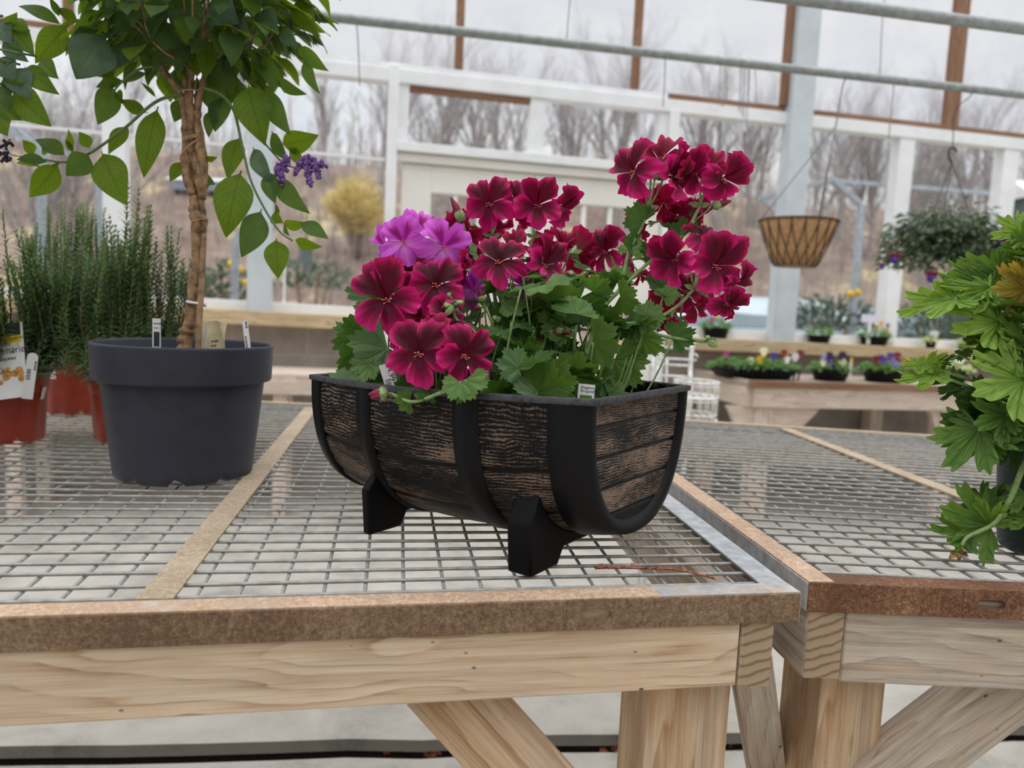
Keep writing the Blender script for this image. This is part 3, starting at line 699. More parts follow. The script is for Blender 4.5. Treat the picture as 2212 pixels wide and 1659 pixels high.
# --- bench beside it
qR = (XY(0.367, 0.861), XY(1.62, 0.868), XY(0.21, 2.245), XY(1.95, 2.045))
fl, fr, bl, br = qR
alongR = (fr - fl).normalized(); backR = V((-alongR.y, alongR.x, 0))
b2 = thing('slatted_bench', 'neighbouring bench with red rusted front rail and nearly empty wire top', 'bench', (1.0, 1.4, -0.024))
mb = MB(); slot_flange(mb, fl, fr, 0.036, 0.003, (onz(2150, 1278, BT) - fl).dot(alongR))
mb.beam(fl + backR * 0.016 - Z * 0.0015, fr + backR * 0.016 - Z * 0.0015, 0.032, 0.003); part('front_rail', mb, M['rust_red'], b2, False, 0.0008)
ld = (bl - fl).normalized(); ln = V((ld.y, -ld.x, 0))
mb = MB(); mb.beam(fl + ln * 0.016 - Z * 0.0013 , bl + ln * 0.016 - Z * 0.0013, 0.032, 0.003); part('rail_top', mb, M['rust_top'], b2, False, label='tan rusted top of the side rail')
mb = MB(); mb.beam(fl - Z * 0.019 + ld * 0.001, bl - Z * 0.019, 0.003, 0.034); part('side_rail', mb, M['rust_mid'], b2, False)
mb = MB(); mb.beam(bl + V((0, -0.015, -0.0015)), br + V((0, -0.015, -0.0015)), 0.034, 0.004); mb.beam(bl - Z * 0.018, br - Z * 0.018, 0.003, 0.034); part('back_rail', mb, M['bar_tan'], b2, False)
d0, d1 = onz(1702, 929, BT), onz(2086, 1075, BT); dd = (d0 - d1).normalized()
mb = MB(); mb.beam(d1 - dd * 0.46 + Z * 0.0006, d0 + dd * 0.02 + Z * 0.0006, 0.034, 0.003); part('divider_bar', mb, M['bar_tan'], b2, False)
mb = MB(); wire_top(mb, tuple(p - Z * 0.0032 for p in (fl + backR * 0.012 + alongR * 0.012, fr + backR * 0.012, bl + ln * 0.01, br)), 32, 35, seed=8); part('wire_mesh', mb, M['wire'], b2)
s0 = fl + alongR * 0.026 + backR * 0.004 - Z * 0.080; s1 = bl + ln * 0.03 - Z * 0.08
mb = MB(); mb.beam(s0 + V((0, 0.001, 0)), s1, 0.046, 0.086); part('apron_board', mb, M['wood_grey'], b2, True, 0.003)
mb = MB(); mb.beam(s0 - (s1 - s0).normalized() * 0.0006, s0 + V((0, 0.0012, 0)), 0.044, 0.084); part('board_end', mb, M['endgrain'], b2, False)
mb = MB(); mb.beam(fl + alongR * 0.051 + backR * 0.026 - Z * 0.072, fr + backR * 0.026 - Z * 0.076, 0.038, 0.112); part('apron_board', mb, M['wood_grey'], b2, True, 0.003)
mb = MB(); mb.beam(bl + V((0.03, -0.03, -0.068)), br + V((0, -0.03, -0.068)), 0.038, 0.084); part('apron_board', mb, M['wood_grey'], b2, True, 0.003)
leg_at(1722, 1872, 1470, 1.005, 0.76, M['wood_leg'], b2)
p = bilerp(qR, 0.95, 0.06); mb = MB(); mb.beam(V((p.x, p.y, -0.024)), V((p.x, p.y, 0.76)), 0.085, 0.089); part('leg', mb, M['wood_leg'], b2, True, 0.003)
for a in (0.08, 0.92):
    p = bilerp(qR, a, 0.94); mb = MB(); mb.beam(V((p.x, p.y, 0)), V((p.x, p.y, 0.76)), 0.085, 0.089); part('leg', mb, M['wood_leg'], b2, True, 0.003)
mb = MB(); mb.beam(P(1880, 1700, 0.985), P(2270, 1400, 0.96), 0.038, 0.089, V((0,0,1))); part('brace', mb, M['wood_grey'], b2, True, 0.002)

# a dry twig on the wires, litter in the floor gap
mb = MB(); tw = smooth_path([onz(1285, 1231, BT) + Z * 0.003, onz(1330, 1236, BT) + Z * 0.006, onz(1400, 1236, BT) + Z * 0.005, onz(1470, 1242, BT) + Z * 0.006, onz(1545, 1256, BT) + Z * 0.003], 8)
mb.tube(tw, 0.0022, 5, taper=0.5)
rd_ = random.Random(4)
for p in tw[::1]:
    for k in range(2): mb.tube([p, p + V((rd_.uniform(-.006, .004), rd_.uniform(-.006, .006), rd_.uniform(0, .005)))], 0.0009, 4, taper=0.4)
M['twig'] = plain('dry_rust_brown_twig', (158, 96, 70), 0.8, 0.12, 200)
solo('dry_twig', mb, M['twig'], 'rust brown dry conifer twig lying on the wire mesh near the bench corner', 'twig')
mb = MB()
for x, y in ((820, 1625), (880, 1622), (930, 1628), (1300, 1615), (1320, 1622), (1345, 1612), (1560, 1610), (1600, 1606)):
    c_ = onz(x, y, -0.045)
    for k in range(5):
        p = c_ + V((rd_.uniform(-.03, .03), rd_.uniform(-.015, .015), rd_.uniform(0, .012))); t_ = V((rd_.uniform(-1, 1), rd_.uniform(-1, 1), rd_.uniform(-.2, .5))).normalized() * 0.014; s_ = t_.orthogonal().normalized() * 0.007
        o_ = len(mb.v); mb.v += [p - t_, p + s_ + V((0, 0, .003)), p + t_, p - s_]; mb.face((o_, o_ + 1, o_ + 2, o_ + 3))
solo('leaf_litter', mb, M['twig'], 'dry brown leaf litter in the gap between the floor slabs', 'leaf litter', kind='stuff')
# ------------------------------------------------------------------ the half barrel planter
BP0 = V((0.0895, 0.80, 0)); BYAW = math.radians(35)
BA = V((-math.cos(BYAW), math.sin(BYAW), 0)); BTV = V((math.sin(BYAW), math.cos(BYAW), 0))
BL, BW, BB, BD, BDB = 0.458, 0.262, 0.046, 0.170, 0.022
BZ, BTILT = 1.0135, -0.03
def bpt(s, t, z): return BP0 + BA * s + BTV * t + V((0, 0, z))
def bulge(s): return 1 - (2 * s / BL - 1) ** 2
def sec(s, al, off=0.0):
    hw = BW / 2 + BB * bulge(s) + off; dp = BD + BDB * bulge(s) + off
    ca, sa = math.cos(al), math.sin(al); e = 0.84
    t = BW / 2 - hw * math.copysign(abs(ca) ** e, ca); z = BZ + BTILT * s - dp * abs(sa) ** e
    return bpt(s, t, z)
pl_ = thing('barrel_planter', 'black and tan half barrel planter with plank sides and black hoops, holding the geraniums', 'planter', tuple(bpt(BL / 2, BW / 2, BT)))
NA = 140
groove_at = [math.pi * k for k in (0.135, 0.265, 0.40, 0.5, 0.60, 0.735, 0.865)]
als = [math.pi * i / NA for i in range(NA + 1)]
def gro(al):
    d = min(abs(al - g) for g in groove_at); return -0.0026 * max(0, 1 - d / 0.030)
arc = [0.0]
for i in range(1, NA + 1): arc.append(arc[-1] + (sec(BL / 2, als[i]) - sec(BL / 2, als[i - 1])).length)
mb = MB(); NS = 40
gb = [0.0] + groove_at + [math.pi]
def plankv(j):
    a = als[j]
    for k in range(len(gb) - 1):
        if a <= gb[k + 1] + 1e-9: return k + min(.999, (a - gb[k]) / (gb[k + 1] - gb[k]))
    return len(gb) - 1.001
def pv(j0, j):                                          # keep both corners of a face in one plank
    k = math.floor(plankv(j0) + 1e-6 if j0 == j else plankv(j0)); v = plankv(j); return min(max(v, k), k + .999) if j != j0 else v
o_ = len(mb.v); rows = [[sec(BL * i / NS, a, gro(a)) for a in als] for i in range(NS + 1)]
for r in rows: mb.v += r
for i in range(NS):
    for j in range(NA):
        a0, a1 = plankv(j), plankv(j + 1)
        if math.floor(a1) != math.floor(a0): a0 = math.floor(a1)
        w_ = NA + 1; mb.face((i * w_ + j, i * w_ + j + 1, (i + 1) * w_ + j + 1, (i + 1) * w_ + j), [(BL * i / NS, a0), (BL * i / NS, a1), (BL * (i + 1) / NS, a1), (BL * (i + 1) / NS, a0)])
part('body', mb, M['barrel'], pl_)
mb = MB()                                              # the smooth black inside
mb.grid([[sec(0.006 + (BL - 0.012) * i / 20, als[j], -0.006) for j in range(0, NA + 1, 4)] for i in range(21)], lambda i, j: (i, j))
part('inner_wall', mb, M['plastic_black'], pl_)
def end_panel(s, name, off, m):
    mb = MB(); NZ = 90; rows = []; tops = 0.0
    cz = BZ + BTILT * s; zb = cz - (BD + off)
    for i in range(NZ + 1):
        f = i / NZ; z = zb + (cz - zb) * f
        sa = min(1.0, max(0.0, (cz - z) / (BD + off))) ** (1 / 0.84); ca = math.sqrt(max(0, 1 - sa * sa)) ** 0.84
        hw = (BW / 2 + off) * ca
        g = min(abs((cz - z) - k) for k in (0.032, 0.070, 0.108, 0.142)); rec = 0.0026 * max(0, 1 - g / 0.0028)
        ss = s + (rec if s < BL / 2 else -rec)
        rows.append([bpt(ss, BW / 2 - hw * (1 - 2 * j / 12), z) for j in range(13)])
    ks = (0.0, 0.032, 0.070, 0.108, 0.142, 0.30); o = 0
    for r in rows: mb.v += r
    def pvv(i):
        dz = (cz - zb) * (1 - i / NZ)
        for k in range(5):
            if dz <= ks[k + 1]: return 5 - k - (dz - ks[k]) / (ks[k + 1] - ks[k]) * (.999 if k < 4 else .4)
    for i in range(NZ):
        a0, a1 = pvv(i), pvv(i + 1); a1 = a1 - .0005
        if math.floor(a1) != math.floor(a0): a0 = math.floor(a1) + .0
        for j in range(12): mb.face((i * 13 + j, i * 13 + j + 1, (i + 1) * 13 + j + 1, (i + 1) * 13 + j), [(.022 * j, a0), (.022 * (j + 1), a0), (.022 * (j + 1), a1), (.022 * j, a1)])
    return part(name, mb, m, pl_)
end_panel(0.006, 'end_panel', -0.004, M['barrel_end'])
end_panel(BL - 0.006, 'end_panel', -0.004, M['barrel_end'])
def hoop(s0, s1, off, inner=None):
    mb = MB(); prof = [(s0, 0.0), (s0 + 0.0012, off), ((s0 + s1) / 2, off * 1.08), (s1 - 0.0012, off), (s1, 0.0)]
    if s0 <= 0.001: prof = [(0.0065, -0.015), (0.002, -0.012), (-0.002, -0.004), (-0.001, off)] + prof[2:]
    if s1 >= BL - 0.001: prof = prof[:3] + [(BL + 0.001, off), (BL + 0.002, -0.004), (BL - 0.002, -0.012), (BL - 0.0065, -0.015)]
    mb.grid([[sec(s, a, o) for a in als[::2]] for s, o in prof], lambda i, j: (i * 0.01, arc[min(j * 2, NA)]))
    part('hoop', mb, M['hoop'], pl_)
for s0, s1 in ((0.0, 0.047), (0.128, 0.162), (0.300, 0.327), (0.432, BL)): hoop(s0, s1, 0.0042)
# the rolled lip all round
mb = MB(); loop = []
for i in range(41): loop.append((BL * i / 40, 0.0))
pin = [sec(s, 0, 0) for s, _ in loop] + [sec(BL * (40 - i) / 40, math.pi, 0) for i in range(41)]
ctr = bpt(BL / 2, BW / 2, BZ)
rows = []
for dx, dz in ((0.0048, -0.005), (0.0050, 0.0016), (0.0, 0.0026), (-0.006, 0.0014), (-0.0062, -0.006)):
    r_ = []
    for k, p in enumerate(pin):
        s_ = (p - BP0).dot(BA); out = BTV * (-1 if k < 41 else 1)
        if k in (0, len(pin) - 1): out = out - BA
        if k in (40, 41): out = out + BA
        r_.append(p + out * dx + V((0, 0, dz + 0.0006 * mnoise.noise(p * 90))))
    rows.append(r_)
mb.grid(rows, lambda i, j: (j * 0.01, i * 0.003), True); part('rim', mb, M['rim'], pl_)
# saddle feet
def saddle(name, c0, w, splay=0.0):
    """one saddle: near foot, bridge and far foot in one moulding; c0 the nearest bottom corner in (s, t)"""
    s0, t0 = c0; s1 = s0 + w; mb = MB()
    tn = t0; tf = BW - t0
    out = [(tn, BT), (tn + 0.060, BT), (tn + 0.072, BT + 0.020), (tf - 0.072, BT + 0.020), (tf - 0.060, BT), (tf, BT), (tf + 0.006, BT + 0.06)]
    up = []
    for k in range(0, 15):
        a = math.pi * (0.80 - 0.60 * k / 14); q = sec((s0 + s1) / 2, a, -0.004); up.append(((q - BP0).dot(BTV), q.z))
    out += up + [(tn - 0.006, BT + 0.062)]
    T = lambda p: bpt(p.z, p.x, p.y)
    mb.slab(out, s0, s1, T); o = part('foot', mb, M['foot'], pl_, True, 0.003)
saddle('foot', (0.064, -0.0085), 0.034)
saddle('foot', (0.312, -0.024), 0.013)
mb = MB(); ns = 12                                        # soil
mb.grid([[bpt(0.01 + (BL - 0.02) * i / ns, BW / 2 + (BW / 2 + BB * bulge(BL * i / ns) - 0.012) * (2 * j / ns - 1), 0.972 + BTILT * BL * i / ns + 0.008 * mnoise.noise(V((i * .8, j * .8, 0)))) for j in range(ns + 1)] for i in range(ns + 1)], lambda i, j: (i, j))
part('potting_soil', mb, M['soil'], pl_, kind='stuff')
# ------------------------------------------------------------------ leaves, petals and flowers: shared shapes
def frame(Bp, Tp, roll=0.0, nrm=None):
    """axes of a leaf from its base to its tip; its face turned to the room's viewer side, then rolled about the midrib"""
    y = (Tp - Bp); L = y.length; y = y.normalized()
    n = nrm or (CAM - Bp); n = (n - y * n.dot(y)); n = n.normalized() if n.length > 1e-5 else y.orthogonal().normalized()
    n = Matrix.Rotation(math.radians(roll), 3, y) @ n
    return y.cross(n), y, n, L
def fan_leaf(mb, Bp, Tp, roll=0.0, wf=1.0, cup=0.18, lobes=5, amax=106, tooth=0.15, lobe=0.20, seed=0, nrm=None, na=71, nr=6, drop=0.0):
    x, y, n, L = frame(Bp, Tp, roll, nrm); rd = random.Random(seed); ph = rd.uniform(0, 6)
    A = math.radians(amax); rows = []
    for i in range(nr + 1):
        r = (0.02 + 0.98 * i / nr); row = []
        for j in range(na):
            u = j / (na - 1); a = (u * 2 - 1) * A
            k = abs((u * lobes) % 1 - 0.5) * 2                      # 0 on the lobe's vein, 1 in the sinus
            Rr = (1 - 0.14 * (abs(a) / A) ** 2) * (1 - lobe * k ** 1.5)
            t = abs((u * lobes * 3.5 + 0.5) % 1 - 0.5) * 2
            Rr *= 1 + (tooth * (t - 0.6) if i == nr else 0)
            rr = r * Rr
            px, py = math.sin(a) * rr * wf, math.cos(a) * rr
            pz = cup * (rr ** 2) * (0.4 + 0.6 * abs(math.sin(a))) - drop * rr ** 2 + 0.10 * r * (k - 0.5) + 0.05 * r * r * math.sin(3 * a + ph)
            row.append(Bp + (x * px + y * py + n * pz) * L)
        rows.append(row)
    mb.grid(rows, lambda i, j: (j / (na - 1), i / nr))
def lobed_leaf(mb, Bp, Tp, roll=0.0, wf=1.0, cup=0.1, seed=0, nrm=None, deep=0.50, na=101, nr=8):
    """deeply cut palmate leaf with crinkled rounded teeth"""
    x, y, n, L = frame(Bp, Tp, roll, nrm); rd = random.Random(seed); ph = rd.uniform(0, 6); A = math.radians(112); rows = []
    lobes = 5
    for i in range(nr + 1):
        r = 0.02 + 0.98 * i / nr; row = []
        for j in range(na):
            u = j / (na - 1); a = (u * 2 - 1) * A
            k = abs((u * lobes) % 1 - 0.5) * 2
            Rr = (1 - 0.30 * (abs(a) / A) ** 1.3) * (1 - deep * k ** 2.6)
            t = math.sin(u * lobes * 7 * math.pi * 1.0 + ph)
            Rr *= 1 + 0.10 * t * max(0, r - .55) / .45 * (1 - .4 * k)
            rr = r * Rr
            pz = cup * rr ** 2 + 0.07 * r * (k - 0.4) * 0.8 + 0.035 * r * t + 0.12 * rr * rr * math.sin(2 * a + ph) - 0.10 * rr ** 2 * abs(math.cos(a))
            row.append(Bp + (x * (math.sin(a) * rr * wf) + y * (math.cos(a) * rr) + n * pz) * L)
        rows.append(row)
    mb.grid(rows, lambda i, j: (j / (na - 1), i / nr))
def oval_leaf(mb, Bp, Tp, width, roll=0.0, bend=0.12, fold=0.18, seed=0, nrm=None, nu=8, nv=14, tip=1.5, stalk=0.10):
    """oval leaf with a short stalk; width as a share of its length"""
    x, y, n, L = frame(Bp, Tp, roll, nrm); rd = random.Random(seed); ph = rd.uniform(0, 6); rows = []
    for i in range(nv + 1):
        v = i / nv; row = []; w0 = max(0.0, (v - stalk) / (1 - stalk))
        w = (math.sin(math.pi * min(1, w0) ** 0.80) ** 0.85) * (1 - 0.25 * w0 ** tip) if w0 > 0 else 0
        w = max(w, 0.045 if v < 0.98 else 0.01) * width * 0.56
        for j in range(nu + 1):
            u = j / nu * 2 - 1
            pz = bend * (v - 0.5) ** 2 * -2.2 + fold * abs(u) * w + 0.035 * width * math.sin(9 * v + ph + 2 * u) * abs(u)
            row.append(Bp + (x * (u * w) + y * v + n * pz) * L)
        rows.append(row)
    mb.grid(rows, lambda i, j: (j / nu, i / nv))

def petal_mesh(name, az, phm, length, cup, recurve, seed, rough=0.06, nu=16, nv=12, twist=0.0):
    rd = random.Random(seed); p1, p2, p3 = (rd.uniform(0, 6) for _ in range(3)); mb = MB(); rows = []
    for i in range(nv + 1):
        r = 0.0 + 1.0 * i / nv; row = []
        for j in range(nu + 1):
            u = j / nu * 2 - 1
            ph = math.radians(phm) * (0.96 + 0.04 * min(1, r * 1.6) ** 0.8)
            Lu = length * (1 - 0.24 * u * u - 0.16 * abs(u) ** 5 + 0.045 * math.sin(5 * u + p1) + 0.030 * math.sin(14 * u + p2))
            rr = r * Lu; a = u * ph
            px, py = math.sin(a) * rr, math.cos(a) * rr
            pz = cup * rr ** 0.75 - recurve * rr ** 2.4 + rough * r ** 3 * (1.3 * math.sin(5.0 * u + p3) + 0.9 * math.sin(11 * u + p1) + .4 * math.sin(21 * u + p2)) + 0.22 * abs(u) ** 2 * r * (1.15 - r) + twist * u * r * r
            c, s = math.cos(math.radians(az)), math.sin(math.radians(az))
            # petal points along +y; turn it to its azimuth
            row.append(V((px * s + py * c, -px * c + py * s, pz)))
        rows.append(row)
    mb.grid(rows, lambda i, j: (j / nu, i / nv)); return mb.mesh(name)
def flower_set(tagname, seed, openness=1.0):
    """five petals: two broad upper ones, three lower"""
    rd = random.Random(seed); out = []
    for k, (az, phm, ln) in enumerate(((90 + 34, 42, 1.06), (90 - 34, 42, 1.06), (199, 37, 0.98), (-19, 37, 0.98), (270, 36, 1.0))):
        cup = (0.58 if k < 2 else 0.34) + rd.uniform(-.12, .14) + (1 - openness) * 0.9
        rec = (0.22 if k < 2 else 0.44) + rd.uniform(-.14, .24)
        out.append((petal_mesh(f'{tagname}_petal', az + rd.uniform(-7, 7), phm + rd.uniform(-4, 4), ln * rd.uniform(.92, 1.06), cup, rec, seed * 10 + k, 0.085, twist=rd.uniform(-.22, .22)), k < 2))
    return out
def calyx_mesh():
    mb = MB()
    for k in range(5):
        a = 2 * math.pi * k / 5; d = V((math.cos(a), math.sin(a), 0))
        mb.grid([[V((0, 0, -0.42)) + d * 0.04, V((0, 0, -0.42)) + d.cross(Z) * 0.05 + d * 0.03], [d * 0.16 + d.cross(Z) * -0.10 + V((0, 0, -0.2)), d * 0.16 + d.cross(Z) * 0.10 + V((0, 0, -0.2))],
                 [d * 0.30 + V((0, 0, -0.04)) - d.cross(Z) * 0.01, d * 0.30 + V((0, 0, -0.04)) + d.cross(Z) * 0.01]], lambda i, j: (j, i / 2))
    mb.tube([V((0, 0, -0.75)), V((0, 0, -0.40)), V((0, 0, 0.02))], [0.045, 0.07, 0.05], 6); return mb.mesh('calyx')
def stamen_mesh():
    mb = MB(); rd = random.Random(3)
    for k in range(7):
        a = rd.uniform(0, 6.28); t = V((math.cos(a) * 0.09, math.sin(a) * 0.07 - 0.03, 0.22 + rd.uniform(-.04, .04)))
        mb.tube(smooth_path([V((0, -0.02, 0.02)), t * 0.6 + V((0, -0.02, 0.03)), t + V((math.cos(a) * .05, -0.03, 0.0))], 3), [0.007] * 7, 4); mb.ball(t + V((math.cos(a) * .05, -0.03, 0)), 0.022, 6, 4)
    return mb.mesh('stamens')
CALYX, STAMEN = calyx_mesh(), stamen_mesh()
CALYX.materials.append(M['sepal']); STAMEN.materials.append(M['stamen'])
SETS = {}
for key, mu, ml in (('burgundy', 'petal_upper', 'petal_lower'), ('crimson', 'petal_back', 'petal_back'), ('pink', 'pink_upper', 'pink_lower')):
    SETS[key] = []
    for s in range(5):
        fs = flower_set(key, s + {'burgundy': 1, 'crimson': 11, 'pink': 21}[key], (1.0, .85, 1.0, .55, .7)[s] if key != 'crimson' else .6)
        for me, up in fs: me.materials.append(M[mu if up else ml])
        SETS[key].append(fs)
def flower(plant, kind, x, y, diam, yaw, pitch, d, roll=0, var=0):
    """one open flower: calyx with five petals and a tuft of stamens"""
    C_ = P(x, y, d); R = diam / 2 / FPX * d * 1.02
    v = (CAM - C_).normalized(); right = V((0, 0, 1)).cross(v).normalized()
    ax = Matrix.Rotation(math.radians(yaw), 3, V((0, 0, 1))) @ v
    rr = V((0, 0, 1)).cross(ax).normalized(); ax = Matrix.Rotation(math.radians(-pitch), 3, rr) @ ax
    up = ax.cross(rr).normalized(); rt = up.cross(ax)
    Rm = Matrix((rt, up, ax)).transposed() @ Matrix.Rotation(math.radians(roll), 3, 'Z')
    o = bpy.data.objects.new('flower', CALYX); COL.objects.link(o); o.parent = plant
    o.matrix_local = Matrix.Translation(C_ - V(plant.location)) @ Rm.to_4x4() @ Matrix.Scale(R, 4)
    for me, upper in SETS[kind][var % 5]:
        p = bpy.data.objects.new('petal', me); COL.objects.link(p); p.parent = o
    s = bpy.data.objects.new('stamens', STAMEN); COL.objects.link(s); s.parent = o
    return C_ - ax * R * 0.72, o
def bud(plant, x, y, x1, y1, d, r=8, hue='bud', closed=False):
    """pointed bud: green sepals round a rolled petal tip"""
    a, c = P(x, y, d), P(x1, y1, d - 0.004); k = d / FPX; ax = (c - a); L = ax.length; ax = ax.normalized(); sd = ax.orthogonal().normalized(); s2 = ax.cross(sd)
    mb = MB(); n = 5
    for q in range(n):
        an = 2 * math.pi * q / n; e = sd * math.cos(an) + s2 * math.sin(an); tq = ax.cross(e)
        rows = []
        for i in range(6):
            t = i / 5; w = r * k * (1.15 * math.sin(math.pi * min(1, 0.15 + t * 0.85)) + 0.02) * 0.8; b_ = r * k * (0.45 + 0.50 * math.sin(math.pi * min(1, t * 1.05)) + (0.25 * t if not closed else -0.3 * t))
            rows.append([a + ax * (L * 0.52 * t * (1.6 if closed else 1)) + e * b_ - tq * w, a + ax * (L * 0.52 * t * (1.6 if closed else 1)) + e * b_ * 1.12, a + ax * (L * 0.52 * t * (1.6 if closed else 1)) + e * b_ + tq * w])
        mb.grid(rows, lambda i, j: (j / 2, i / 5))
    o = part('bud', mb, M['sepal'], plant)
    if not closed:
        mb = MB(); rows = []
        for i in range(9):
            t = i / 8; rr = r * k * 0.92 * (math.sin(math.pi * (0.22 + 0.74 * t)) ** 0.9)
            rows.append([a + ax * (L * t) + (sd * math.cos(2 * math.pi * j / 10 + t * 1.5) + s2 * math.sin(2 * math.pi * j / 10 + t * 1.5)) * rr * (1 + 0.15 * (j % 2)) for j in range(10)])
        mb.grid(rows, lambda i, j: (j / 10, i / 8), True)
        part('bud_tip', mb, M[hue], o, label='burgundy rolled petals of the bud' if hue == 'bud' else 'pink rolled petals of the bud')
    return a
class Plant:
    def __init__(s, name, label, cat, base, group=None):
        s.o = thing(name, label, cat, tuple(base), group); s.st = MB(); s.base = V(base); s.lv = {}
    def leafmb(s, m): return s.lv.setdefault(m, MB())
    def stem(s, pts, r, m=None, taper=0.8): s.st.tube(smooth_path(pts, 5), r, 7, taper=taper)
    def done(s, stem_mat='stem', names=None):
        if s.st.v: part('stem', s.st, M[stem_mat], s.o)
        for m, mb in s.lv.items(): part((names or {}).get(m, 'foliage'), mb, M[m], s.o)
def soil_pt(s, t): return bpt(BL * s, BW / 2 + t, 0.968)

# ------------------------------------------------------------------ the geraniums in the planter
G1 = Plant('geranium', 'burgundy geranium drooping over the planter rim below the pink one', 'plant', soil_pt(0.62, -0.05), 'geraniums in the barrel planter')
G2 = Plant('geranium', 'orchid pink geranium among the burgundy ones in the barrel planter', 'plant', soil_pt(0.78, 0.03), 'geraniums in the barrel planter')
G3 = Plant('geranium', 'burgundy geranium whose upright flower heads stand against the white door', 'plant', soil_pt(0.50, 0.06), 'geraniums in the barrel planter')
G4 = Plant('geranium', 'tallest burgundy geranium leaning towards the hanging basket, long bare stems', 'plant', soil_pt(0.24, 0.0), 'geraniums in the barrel planter')
def head(pl, hub, root, flowers, sr=0.0026, via=None):
    """flower head: stem from the soil to a hub, stalks to every flower"""
    h = P(*hub); pts = [root] + [P(*q) for q in (via or [])] + [h]
    pl.stem(pts, sr)
    for f in flowers:
        q, _ = flower(pl.o, *f); pl.st.tube(smooth_path([h, h.lerp(q, 0.6) + V((0, 0, -0.004)), q], 4), 0.0013, 5)
    for k in range(4):
        a = k * 1.6 + hub[0]; e = V((math.cos(a), math.sin(a) * 0.6, 0.25)); oval_leaf(pl.leafmb('sepal'), h, h + e * 0.014, 0.45, seed=k, nu=2, nv=4)
B_, C_r, K_ = 'burgundy', 'crimson', 'pink'
head(G1, (950, 722, 0.93), G1.base, [
    (B_, 906, 764, 146, -10, 8, 0.865, 4, 2), (B_, 998, 768, 138, 28, 4, 0.868, -14, 0), (C_r, 946, 728, 90, 10, 40, 0.90, 20, 1)], via=[(1000, 790, 0.93)])
head(G1, (905, 690, 0.96), G1.base + V((-.01, .02, 0)), [
    (B_, 840, 650, 156, -22, 16, 0.925, 22, 1), (B_, 942, 620, 128, -4, 30, 0.94, -6, 0), (B_, 966, 698, 112, 38, 40, 0.935, 30, 4), (B_, 890, 640, 110, 40, 10, 0.96, 10, 2), (C_r, 912, 690, 100, -10, 30, 0.945, 60, 2),
    (C_r, 884, 600, 116, -20, 58, 0.99, 0, 0), (C_r, 982, 590, 100, 70, 10, 0.985, 10, 1), (B_, 872, 712, 96, -50, 6, 0.945, 40, 1)])
head(G2, (885, 585, 1.01), G2.base, [
    (K_, 874, 524, 116, -18, 14, 0.985, 8, 0), (K_, 956, 534, 118, 16, 6, 0.975, -12, 2), (K_, 838, 532, 92, -64, 4, 1.02, 0, 2), (K_, 905, 505, 92, 10, 62, 1.03, 20, 3), (K_, 897, 556, 84, 0, -30, 1.02, 30, 4), (K_, 984, 545, 70, 80, -10, 1.03, 30, 2)])
head(G2, (1040, 660, 1.03), G2.base + V((.02, .0, 0)), [(K_, 1026, 626, 84, -34, 0, 1.02, 15, 3)])
head(G2, (1140, 650, 1.05), G2.base + V((.06, .01, 0)), [(K_, 1128, 620, 84, -20, 20, 1.045, 0, 1), (K_, 1172, 606, 74, 40, 40, 1.06, 0, 2)])
head(G3, (1062, 510, 1.075), G3.base, [
    (B_, 1058, 442, 112, -10, 14, 1.06, 4, 0), (B_, 1108, 428, 74, 44, 12, 1.10, 10, 2)], via=[(1062, 600, 1.075)])
head(G3, (1152, 512, 1.075), G3.base + V((.02, 0, 0)), [
    (B_, 1160, 446, 108, 4, 14, 1.06, -2, 3), (B_, 1206, 448, 98, 56, -4, 1.075, -18, 4), (C_r, 1135, 455, 70, -30, -30, 1.11, 10, 2)], via=[(1146, 560, 1.075)])
head(G3, (1040, 560, 1.11), G3.base + V((-.02, .02, 0)), [
    (C_r, 1020, 498, 104, -46, -12, 1.11, 0, 3), (B_, 1062, 490, 90, 40, -40, 1.12, 20, 1), (C_r, 1086, 510, 80, 90, -10, 1.13, 0, 4), (C_r, 985, 496, 74, -70, 20, 1.11, 0, 1), (C_r, 1010, 545, 80, -20, -30, 1.12, 50, 0)])
head(G3, (1105, 645, 1.0), G3.base + V((.01, -.03, 0)), [
    (B_, 1078, 570, 118, -8, 34, 0.975, 0, 2), (B_, 1168, 576, 112, 48, 26, 0.985, -24, 3), (C_r, 1108, 542, 84, 20, 60, 1.02, 0, 2), (C_r, 1136, 560, 70, 100, 10, 1.0, 0, 0)], via=[(1122, 720, 1.0)])
head(G3, (1205, 600, 1.12), G3.base + V((.08, .03, 0)), [
    (C_r, 1186, 546, 92, -60, 14, 1.12, 0, 1), (C_r, 1244, 546, 110, 160, 10, 1.12, 20, 2), (C_r, 1212, 540, 70, 20, 50, 1.14, 0, 4)])
head(G4, (1330, 596, 1.12), G4.base + V((-.02, .04, 0)), [
    (B_, 1312, 548, 104, -34, 26, 1.115, -10, 1), (B_, 1352, 556, 92, 70, 20, 1.13, 0, 2), (C_r, 1398, 556, 92, 120, 14, 1.13, 0, 3), (C_r, 1380, 590, 60, 40, -40, 1.13, 0, 0)])
mainfork = P(1342, 622, 1.0)
G4.stem([G4.base, P(1292, 690, 1.0), mainfork], 0.0034)
def head_from(pl, start, hub, fl, via=None, sr=0.0026):
    h = P(*hub); pl.stem([start] + [P(*q) for q in (via or [])] + [h], sr)
    for f in fl:
        q, _ = flower(pl.o, *f); pl.st.tube(smooth_path([h, h.lerp(q, 0.6) + V((0, 0, -0.004)), q], 4), 0.0014, 5)
    for k in range(5):
        a = k * 1.3 + hub[0]; e = V((math.cos(a), math.sin(a) * 0.6, 0.3)); oval_leaf(pl.leafmb('sepal'), h, h + e * 0.016, 0.45, seed=k, nu=2, nv=4)
